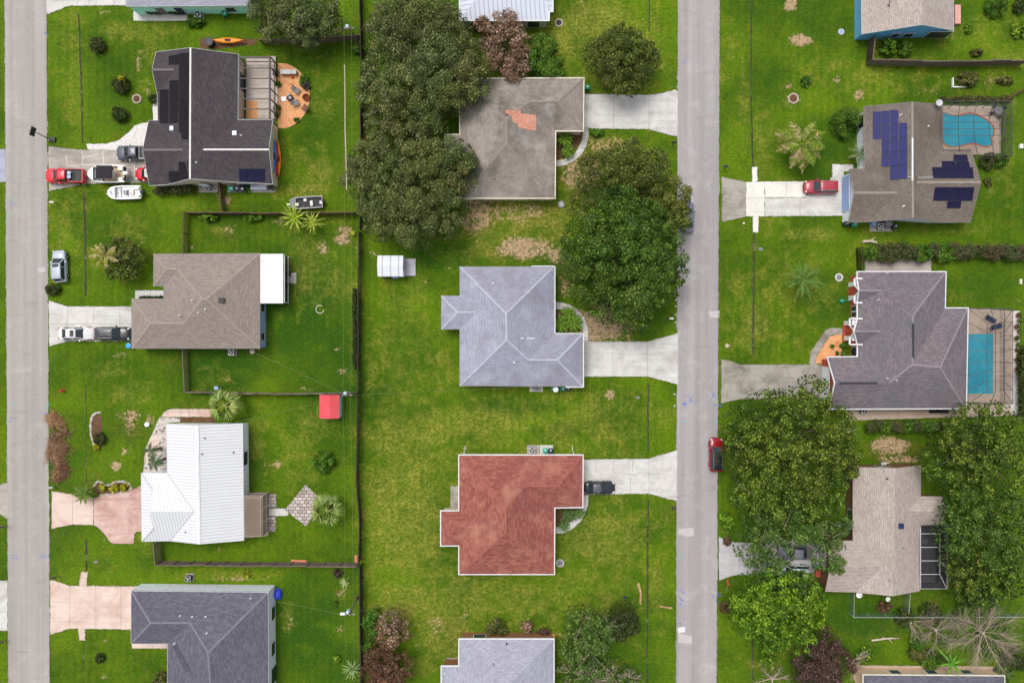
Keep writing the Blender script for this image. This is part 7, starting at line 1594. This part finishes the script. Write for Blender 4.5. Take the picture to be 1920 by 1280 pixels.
fo = thing('umbrella_stand', 'dark hexagonal cushion with a folded parasol on the mulch', 'parasol', P(545, 185)); mb = MB(); q = P(545, 185); mb.lathe([(.0, .04), (.5, .04), (.5, .3), (.42, .36), (0, .36)], q, 6); mb.build('base', M['dark_grey'], fo); mb = MB(); mb.tube([q + Vector((-.1, .3, .4)), q + Vector((-.3, .75, .55))], [.12, .06]); mb.lathe([(0, 0), (.18, 0), (.16, .05), (0, .06)], q + Vector((0, 0, .36)), 12); mb.build('folded_parasol', M['light_grey'], fo)
bn = thing('potting_bench', 'long white topped bench at the top of the mulch half circle', 'bench', P(541, 135)); q = P(541, 135, .7)
mb = MB(); mb.box((q.x - .35, q.y, .72), (1.5, .62, .06)); mb.build('top', M['light_grey'], bn); mb = MB(); mb.box((q.x + .75, q.y, .7), (.62, .6, .06)); mb.build('shelf', M['light_grey'], bn)
for dx in (-1, .35, 1): mb = MB(); mb.box((q.x + dx, q.y, .04), (.08, .5, .66)); mb.build('leg', M['trim_brown'], bn)
simple('patio_heater', 'black grill on the wood deck edge', 'grill', 515, 134, lambda m, p: (m.box((p.x, p.y, .28), (.6, .9, .6), 0, .9), m.box((p.x, p.y, .88), (.56, .85, .2), 0, .7)), 'black_plastic', .9)
for x, y, lb in ((547, 144, 'small brown flower pot under the white bench'),): tank(x, y, lb, .18, .3, 'terracotta', 'flower_pot', 'pot')
lc = thing('lounge_chair', 'dark blue lounger on the lap pool deck, upper of two', 'lounger', P(1856, 599))
mb = MB(); q = P(1856, 599); mb.box((q.x, q.y, .35), (1.3, .6, .08), -.5); mb.build('seat', M['navy'], lc); mb = MB(); mb.bar(q + Vector((-.5, .2, .4)), q + Vector((-1.0, .5, .9)), .6, .06); mb.build('backrest', M['navy'], lc)
for dx, dy in ((-.4, .1), (.4, -.3), (.5, .1)): mb = MB(); mb.box((q.x + dx, q.y + dy, .04), (.06, .06, .32)); mb.build('leg', M['navy'], lc)
lc2 = copy_tree(lc, P(1866, 612), .7, 'dark blue lounger on the lap pool deck, lower of two')
for o_ in (lc, lc2): o_['group'] = 'loungers on the lap pool deck'
tb = thing('patio_table', 'round grey table with chairs in the freeform pool cage', 'table', P(1866, 210)); q = P(1866, 210); mb = MB(); mb.lathe([(0, 0), (.6, 0), (.6, .05), (0, .05)], q + Vector((0, 0, .7)), 18); mb.build('table_top', M['mid_grey'], tb); mb = MB(); mb.lathe([(.3, 0), (.08, .05), (.06, .7)], q + Vector((0, 0, .05)), 10); mb.build('pedestal', M['dark_grey'], tb)
for k in range(4): a = k * 1.57 + .4; mb = MB(); mb.box((q.x + cos(a) * .85, q.y + sin(a) * .85, .4), (.42, .42, .05), a); mb.box((q.x + cos(a) * 1.05, q.y + sin(a) * 1.05, .4), (.05, .42, .45), a); s = MB(); c = Vector((q.x + cos(a) * .85, q.y + sin(a) * .85, .05)); t = thing('patio_chair', 'dark patio chair at the round table in the freeform pool cage, number of four alike', 'chair', c, 0, 'chairs round the patio table'); t['label'] = 'one of four dark patio chairs at the round table in the pool cage'; mb.build('seat', M['dark_grey'], t); [s.box((c.x + sx * .17, c.y + sy * .17, .05), (.04, .04, .36)) for sx in (-1, 1) for sy in (-1, 1)]; s.build('leg_frame', M['dark_grey'], t)
tank(1733.5, 1014, 'round pale table on the dark screened patio', .45, .7, 'light_grey', 'patio_table', 'table')
simple('patio_bench', 'beige cushioned bench in the screened porch of the white metal roof', 'bench', 474, 985, lambda m, p: (m.box((p.x, p.y, .05), (1.2, .8, .4)), m.box((p.x, p.y + .45, .05), (1.2, .16, .8))), 'tan_plastic')
simple('outdoor_sofa', 'dark furniture heap under the eave of the violet roof', 'furniture', 1758, 770, lambda m, p: (m.box((p.x - .5, p.y, .05), (.9, .6, .6)), m.box((p.x + .5, p.y, .05), (.8, .5, .75)), m.box((p.x + 1.3, p.y - .1, .05), (.5, .4, .5))), 'black_plastic', .5)
# ------------------------------------------------------------------ kerb furniture
hp = thing('basketball_hoop', 'portable black basketball hoop at the kerb reaching over the road', 'basketball hoop', P(98, 263)); b = P(98, 262.5)
mb = MB(); mb.box((b.x + .1, b.y, 0), (1.0, .72, .26), -.05, .85); bs = mb.build('base', M['black_plastic'], hp); mb = MB(); mb.lathe([(0, 0), (.1, 0), (.1, .03), (0, .03)], (b.x - .3, b.y, .26), 10); mb.build('cap', M['light_grey'], bs)
tp = P(69, 249, 3.1); mb = MB(); mb.bar((b.x - .2, b.y, .2), (tp.x, tp.y, 3.1), .1); mb.build('pole', M['black_plastic'], hp)
mb = MB(); c = P(60.5, 246.5, 3.2); mb.bar(tp, c, .06); u = Vector((tp.x - c.x, tp.y - c.y, 0)).normalized(); n_ = Vector((-u.y, u.x, 0))
bb = MB(); bb.bar(c - n_ * .6 + u * .08, c + n_ * .6 + u * .08, .05, 1.0); mb.build('arm', M['black_plastic'], hp); bd = bb.build('backboard', M['dark_grey'], hp)
mb = MB(); rc = c - u * .35 - Vector((0, 0, .1)); mb.tube([rc + Vector((.23 * cos(k * .5236), .23 * sin(k * .5236), 0)) for k in range(13)], .015); mb.build('rim', M['red_plastic'], hp)
for k in (-.35, 0, .35): mb = MB(); mb.bar(c + n_ * (k - .1) + u * .05 + Vector((0, 0, .505)), c + n_ * (k + .1) + u * .05 + Vector((0, 0, .505)), .1, .012); mb.build('frame_plate', M['mid_grey'], bd)
def mailbox(px, py, mat, label, rz=0.0, group=None):
    p = P(px, py, 1.1); o = thing('mailbox', label, 'mailbox', (p.x, p.y, 0), rz, group); mb = MB(); mb.box((0, 0, -.05), (.1, .1, 1.05)); mb.build('post', M['pole_wood'], o, local=True)
    rings = [[(x, .13 * cos(a) * 1, 1.0 + .09 + .15 * sin(a)) for a in [radians(d) for d in (-60, 0, 45, 90, 135, 180, 240)]] for x in (-.28, .28)]; mb = MB(); mb.loft(rings); mb.build('box', M[mat], o, local=True); mb = MB(); mb.box((0, .15, 1.1), (.04, .01, .16)); mb.build('flag', M['red_plastic'], o, local=True)
mailbox(97, 379, 'white_plastic', 'white mailbox at the kerb below the red pickup'); mailbox(1264, 267, 'black_plastic', 'black mailbox at the road beside the weathered house drive'); mailbox(1361, 312, 'navy', 'dark blue mailbox at the road by the solar house'); mailbox(1259, 597, 'white_plastic', 'white mailbox beside the row of white kerb stakes'); mailbox(1264, 952, 'dark_grey', 'grey mailbox at the kerb below the red house drive')
mailbox(3, 988, 'navy', 'dark mailbox at the left edge of the photo'); mailbox(1, 1204, 'black_plastic', 'black mailbox at the lower left edge'); mailbox(95, 914, 'light_grey', 'pale mailbox at the mouth of the rose driveway'); mailbox(101, 1083, 'dark_grey', 'grey mailbox at the mouth of the pink slate house drive')
simple('fire_hydrant', 'red and white hydrant on the left verge', 'hydrant', 119, 732, lambda m, p: (m.lathe([(.2, 0), (.2, .06), (.14, .1), (.14, .55), (.19, .58), (.17, .68), (.06, .78), (0, .78)], p, 12), m.tube([p + Vector((-.26, 0, .42)), p + Vector((.26, 0, .42))], .08)), 'red_plastic')
WS = 'white marker stakes along the right road'
def stake(px, py, label): p = P(px, py, .3); tag(MB().lathe([(.1, 0), (.1, .28), (.07, .34), (0, .35)], (p.x, p.y, 0), 10).build('marker_stake', M['white_plastic']), label, 'stake', WS)
for y in (531, 546, 562, 574, 590, 604): stake(1267, y, 'white marker stake in the row under the largest green tree')
stake(1265, 739, 'white marker stake, upper of two below the blue-grey house drive'); stake(1265, 761, 'white marker stake, lower of two below the blue-grey house drive')
def disc(name, label, cat, px, py, r, mats, h=.06):
    p = P(px, py); o = thing(name, label, cat, (p.x, p.y, 0)); mb = MB(); mb.lathe([(r, -.02), (r, h), (r * .8, h), (r * .8, h - .02), (0, h - .02)], p, 24); mb.build('rim', M[mats[0]], o); mb = MB(); mb.lathe([(0, 0), (r * .72, 0), (r * .68, .03), (r * .3, .05), (0, .05)], p + Vector((0, 0, h - .02)), 20); mb.build('cover', M[mats[1]], o)
disc('tank_cover', 'round grey tank cover beside the red roof corner', 'cover', 1050, 1055, .55, ('light_grey', 'mid_grey')); disc('tank_cover', 'round pale cover below the weathered roof corner', 'cover', 1052, 383, .5, ('mid_grey', 'light_grey')); disc('tank_cover', 'round dark cover on the dry lawn at the top', 'cover', 1048, 43, .55, ('dirt_pale', 'dark_grey')); disc('tank_cover', 'pale ringed cover on the lawn left of the brick porch', 'cover', 1573, 520, .55, ('paint_white', 'mid_grey')); disc('tank_cover', 'white cover on the grass left of the blue house', 'cover', 1577, 60, .42, ('light_grey', 'wall_blue')); disc('planter_ring', 'stone ringed planting bed on the left front lawn', 'planter', 257, 186, .65, ('stone', 'soil'), .15); disc('garden_globe', 'white round garden ball beside the pebble bed', 'garden ball', 277, 795, .32, ('white_plastic', 'white_plastic'), .3)
disc('tree_ring', 'pale stone ring round a tuft in the upper right lawn', 'planter', 1487, 185, .75, ('stone', 'soil'), .14)
def hose(mb, p): mb.tube([p + Vector((.55 * cos(k * .4 + 1), .55 * sin(k * .4 + 1), .05 + .004 * k)) for k in range(14)], .05)
simple('hose_ring', 'curl of pale edging lying on the deep green yard', 'edging', 600, 580, hose, 'vinyl_cream')
def kerbstones(label, pts, n, group=None, mat='stone'):
    """white edging stones along a photo polyline, one bed edge"""
    q = px_pts(pts); L = [0]; 
    for a, b in zip(q[:-1], q[1:]): L.append(L[-1] + (b - a).length)
    o = thing('stone_edging', label, 'edging', sum(q, Vector()) / len(q)); r = random.Random(n); 
    for i in range(n):
        t = L[-1] * i / (n - 1); k = max(j for j in range(len(L) - 1) if L[j] <= t + 1e-6); p = q[k].lerp(q[k + 1], (t - L[k]) / (L[k + 1] - L[k])); mb = MB(); rr = r.uniform(.13, .18)
        mb.lathe([(rr, -.02), (rr * 1.05, .06), (rr * .7, .13), (0, .15)], p, 7, r.uniform(.9, 1.3), 1); mb.build('edging_stone', M[mat] if r.random() < .7 else M['light_grey'], o)
kerbstones('white stone edging curved like a hook on the left lawn', [(188, 773), (180, 774), (173, 780), (170, 795), (171, 815), (176, 832), (181, 838)], 26); kerbstones('white stone edging of the wavy yellow-green bed', [(177, 910), (183, 902), (190, 903), (198, 910), (206, 909), (216, 903), (230, 902), (242, 906), (247, 914), (240, 921), (215, 925), (190, 928)], 40)
simple('planter_box', 'white square planter under the sprawling olive shrub', 'planter', 1793, 155, lambda m, p: (m.strip(p + Vector((-.6, .6, 0)), p + Vector((-.6, -.7, 0)), .14, 0, .3), m.strip(p + Vector((-.6, -.7, 0)), p + Vector((1.1, -.7, 0)), .14, 0, .3)), 'white_plastic')
lumber('bricks in a broken line on the right verge lawn', (1196, 1093), (1201, 1110), .3, 'brick_tan', name='brick_stack', cat='bricks'); lumber('bricks laid vertically beside the ditch at lower right lawn', (1201, 1112), (1200, 1131), .2, 'brick_tan', name='brick_stack', cat='bricks'); lumber('short row of bricks across the verge by the road', (1236, 1136), (1260, 1139), .18, 'brick_tan', name='brick_stack', cat='bricks')
simple('meter_box', 'small dark blue utility box on the lower lawn', 'utility box', 1172, 1119, lambda m, p: m.box((p.x, p.y, 0), (.36, .3, .12)), 'navy'); simple('meter_box', 'small grey utility cover right of the lime-green lawn', 'utility box', 180, 1053, lambda m, p: m.box((p.x, p.y, 0), (.5, .36, .06)), 'mid_grey'); simple('meter_box', 'grey utility cover below the solar house verge', 'utility box', 1426, 467, lambda m, p: m.box((p.x, p.y, 0), (.6, .4, .05)), 'mid_grey'); simple('meter_box', 'grey utility cover on the lawn below the blue-grey house drive', 'utility box', 1196, 745, lambda m, p: m.box((p.x, p.y, 0), (.5, .36, .05)), 'mid_grey')
simple('yard_sign', 'pale square yard light on the violet house verge', 'yard light', 1363, 648, lambda m, p: (m.lathe([(.28, 0), (.28, .12), (.1, .14), (0, .14)], p, 12), m.tube([p + Vector((.15, 0, .1)), p + Vector((.3, 0, .5))], .06)), 'dirt_pale')
simple('hose_reel', 'green hose reel on the white pipe by the brick porch', 'hose reel', 1577, 564, lambda m, p: (m.lathe([(.2, .1), (.25, .12), (.25, .4), (.2, .42), (0, .42)], p, 12), m.tube([p + Vector((.2, 0, .3)), p + Vector((1.5, 0, .35))], .05)), 'bin_teal')
simple('garden_statue', 'small red and tan garden ornament at the lilac drive corner', 'ornament', 1364, 1092, lambda m, p: (m.lathe([(.16, 0), (.2, .3), (.12, .6), (.15, .75), (0, .9)], p, 10), m.tube([p + Vector((0, .2, .1)), p + Vector((.05, .6, .15))], .1), m.tube([p + Vector((0, -.2, .1)), p + Vector((-.02, -.7, .1))], .07)), 'terracotta')
simple('lawn_box', 'white box at the right edge beside the pool cage', 'box', 1913, 275, lambda m, p: m.box((p.x, p.y, 0), (.45, .6, .3)), 'white_plastic'); simple('lawn_box', 'pale post on the green lawn right of the violet roof', 'post', 1912, 528, lambda m, p: m.box((p.x, p.y, 0), (.25, .7, .3)), 'vinyl_cream'); simple('yard_box', 'pale blue electric box on posts over the weathered fence', 'utility box', 406, 727, lambda m, p: (m.box((p.x, p.y, 0), (.1, .1, 1.5)), m.box((p.x, p.y, 1.5), (.5, .45, .3))), 'wall_blue', 1.6)
simple('sprinkler_pipe', 'white pipe stub below the solar drive', 'pipe', 1394, 419, lambda m, p: m.lathe([(.12, 0), (.12, .2), (0, .2)], p, 8), 'white_plastic')
la = thing('ladder', 'aluminium ladder leaning on the sandy roof', 'ladder', P(1572, 982)); A0, A1 = P(1567, 980, .05), P(1604, 990, 3.2); u = Vector((A1.y - A0.y, -(A1.x - A0.x), 0)).normalized() * .22
for s in (-1, 1): mb = MB(); mb.bar(A0 + u * s, A1 + u * s, .05, .09); mb.build('rail', M['light_grey'], la)
for k in range(1, 11): mb = MB(); t = A0.lerp(A1, k / 11); mb.bar(t - u, t + u, .04); mb.build('rung', M['light_grey'], la)
simple('bench_chair', 'white chair frame at the eave of the sandy roof', 'chair', 1660, 872, lambda m, p: (m.box((p.x, p.y, .4), (.7, .6, .06)), m.box((p.x, p.y + .35, .4), (.7, .06, .6)), [m.box((p.x + a * .3, p.y + b * .25, 0), (.05, .05, .4)) for a in (-1, 1) for b in (-1, 1)]), 'white_plastic', .8)
simple('garden_cart', 'red crate beside the green bin under the tree', 'crate', 1534, 1075, lambda m, p: (m.box((p.x, p.y, .05), (.6, .9, .4), 0, 1.1), m.box((p.x, p.y, .45), (.68, 1.0, .05))), 'wall_brick', .5)
# ------------------------------------------------------------------ utility poles and wires
def upole(label, base, top, h, lamp=False, cross=True):
    b = P(*base); t = P(*top, h); o = thing('utility_pole', label, 'utility pole', b); mb = MB(); mb.tube([b + Vector((0, 0, -.1)), b.lerp(t, .5), t], [.16, .14, .11], 9); mb.build('pole', M['pole_wood'], o)
    mb = MB(); c = t + Vector((-.25, .25, -.9)); mb.lathe([(0, 0), (.22, .02), (.25, .1), (.25, .72), (.2, .82), (.06, .86), (0, .86)], c, 14); tr = mb.build('transformer', M['transformer'], o); mb = MB(); mb.tube([c + Vector((.08, 0, .84)), c + Vector((.1, 0, 1.05))], .05); mb.build('bushing', M['white_plastic'], tr)
    if cross: mb = MB(); mb.bar(t + Vector((-.65, 0, -.25)), t + Vector((.75, 0, -.25)), .09, .11); mb.build('crossarm', M['pole_wood'], o)
    for dx in (-.55, .55): mb = MB(); mb.lathe([(.03, 0), (.06, .04), (.04, .1), (.06, .14), (0, .2)], t + Vector((dx, 0, -.2)), 8); mb.build('insulator', M['white_plastic'], o)
    if lamp: mb = MB(); mb.tube([t + Vector((0, 0, -.6)), t + Vector((-.6, 0, -.4))], .035); a = mb.build('lamp_arm', M['steel'], o); mb = MB(); mb.loft([rring(-.32, .32, .16, z, z, .12) for z in (0, .12)]); q = t + Vector((-.95, 0, -.42)); mb.v = [(x + q.x, y + q.y, z + q.z) for x, y, z in mb.v]; mb.build('lamp_head', M['white_plastic'], a)
upole('utility pole with pale transformer beside the grove at the top', (672, 82), (654, 52), 8.5); upole('utility pole with transformer behind the small red shed', (672, 735), (650, 741), 8.0); upole('utility pole with transformer and street lamp near the bottom', (670, 1118), (655, 1152), 8.2, True)
def wire(label, pts, r, mat='wire', name='power_line'):
    q = [P(x, y, h) for x, y, h in pts]; fine = []
    for a, b in zip(q[:-1], q[1:]):
        n = 10; sag = .012 * (b - a).length
        fine += [a.lerp(b, i / n) - Vector((0, 0, sag * 4 * (i / n) * (1 - i / n))) for i in range(n)]
    fine.append(q[-1]); mb = MB(); mb.tube(fine, r, 5); return tag(mb.build(name, M[mat]), label, 'wire')
wire('left power line running the length of the back yards', [(644, -60, 8.4), (645, 52, 8.4), (643, 741, 7.9), (647, 1152, 8.1), (650, 1340, 8.1)], .012); wire('right power line running the length of the back yards', [(663, -60, 8.4), (659, 52, 8.4), (657, 741, 7.9), (662, 1152, 8.1), (664, 1340, 8.1)], .012)
wire('thick pale stretch of vine-wrapped cable over the back lawn', [(646, 122, 6.6), (647, 240, 6.5), (650, 356, 6.5)], .07, 'dirt_pale', 'overhead_cable')
wire('service wire from the red shed pole to the brown roof', [(650, 741, 7.4), (480, 662, 3.2)], .014, name='service_wire'); wire('service wire from the red shed pole towards the white metal roof', [(648, 744, 7.4), (440, 792, 3.2)], .014, name='service_wire'); wire('service wire from the lamp pole to the blue tarp corner', [(650, 1154, 7.4), (512, 1126, 3.2)], .014, name='service_wire'); wire('service wire from the lamp pole to the red roof', [(657, 1150, 7.4), (960, 1076, 3.4)], .011, name='service_wire'); wire('service wire from the red shed pole over the middle lawn to the blue-grey roof', [(652, 741, 7.4), (1016, 724, 3.3)], .014, name='service_wire')
# ------------------------------------------------------------------ camera, sky, sun
cam = bpy.data.cameras.new('camera'); co = bpy.data.objects.new('camera', cam); COL.objects.link(co)
co.location = (0, 0, H); co.rotation_euler = (0, 0, 0)
cam.sensor_width = 36; cam.lens = 36 * H / (1920 / S); cam.clip_end = 3000
scene.camera = co
w = bpy.data.worlds.new('World'); scene.world = w; w.use_nodes = True
n = w.node_tree.nodes; l = w.node_tree.links
sky = n.new('ShaderNodeTexSky'); sky.sky_type = 'NISHITA'; sky.sun_disc = False
EL, AZ = radians(66), radians(-40)      # azimuth measured from +Y towards +X
sky.sun_elevation = EL; sky.sun_rotation = AZ; sky.dust_density = 4; sky.ozone_density = .6; sky.air_density = 1.2
hs = n.new('ShaderNodeHueSaturation'); hs.inputs['Saturation'].default_value = .3
l.new(sky.outputs[0], hs.inputs['Color']); l.new(hs.outputs[0], n['Background'].inputs['Color'])
n['Background'].inputs['Strength'].default_value = .14
sun = bpy.data.lights.new('sun', 'SUN'); sun.energy = 1.5; sun.angle = radians(28); sun.color = (1, .965, .92)
so = bpy.data.objects.new('sun', sun); COL.objects.link(so)
d = Vector((sin(AZ) * cos(EL), cos(AZ) * cos(EL), sin(EL)))
so.rotation_euler = (-d).to_track_quat('-Z', 'Y').to_euler(); so.location = d * 150
vs = scene.view_settings; vs.view_transform = 'Standard'; vs.look = 'None'; vs.gamma = 1; vs.exposure = .12
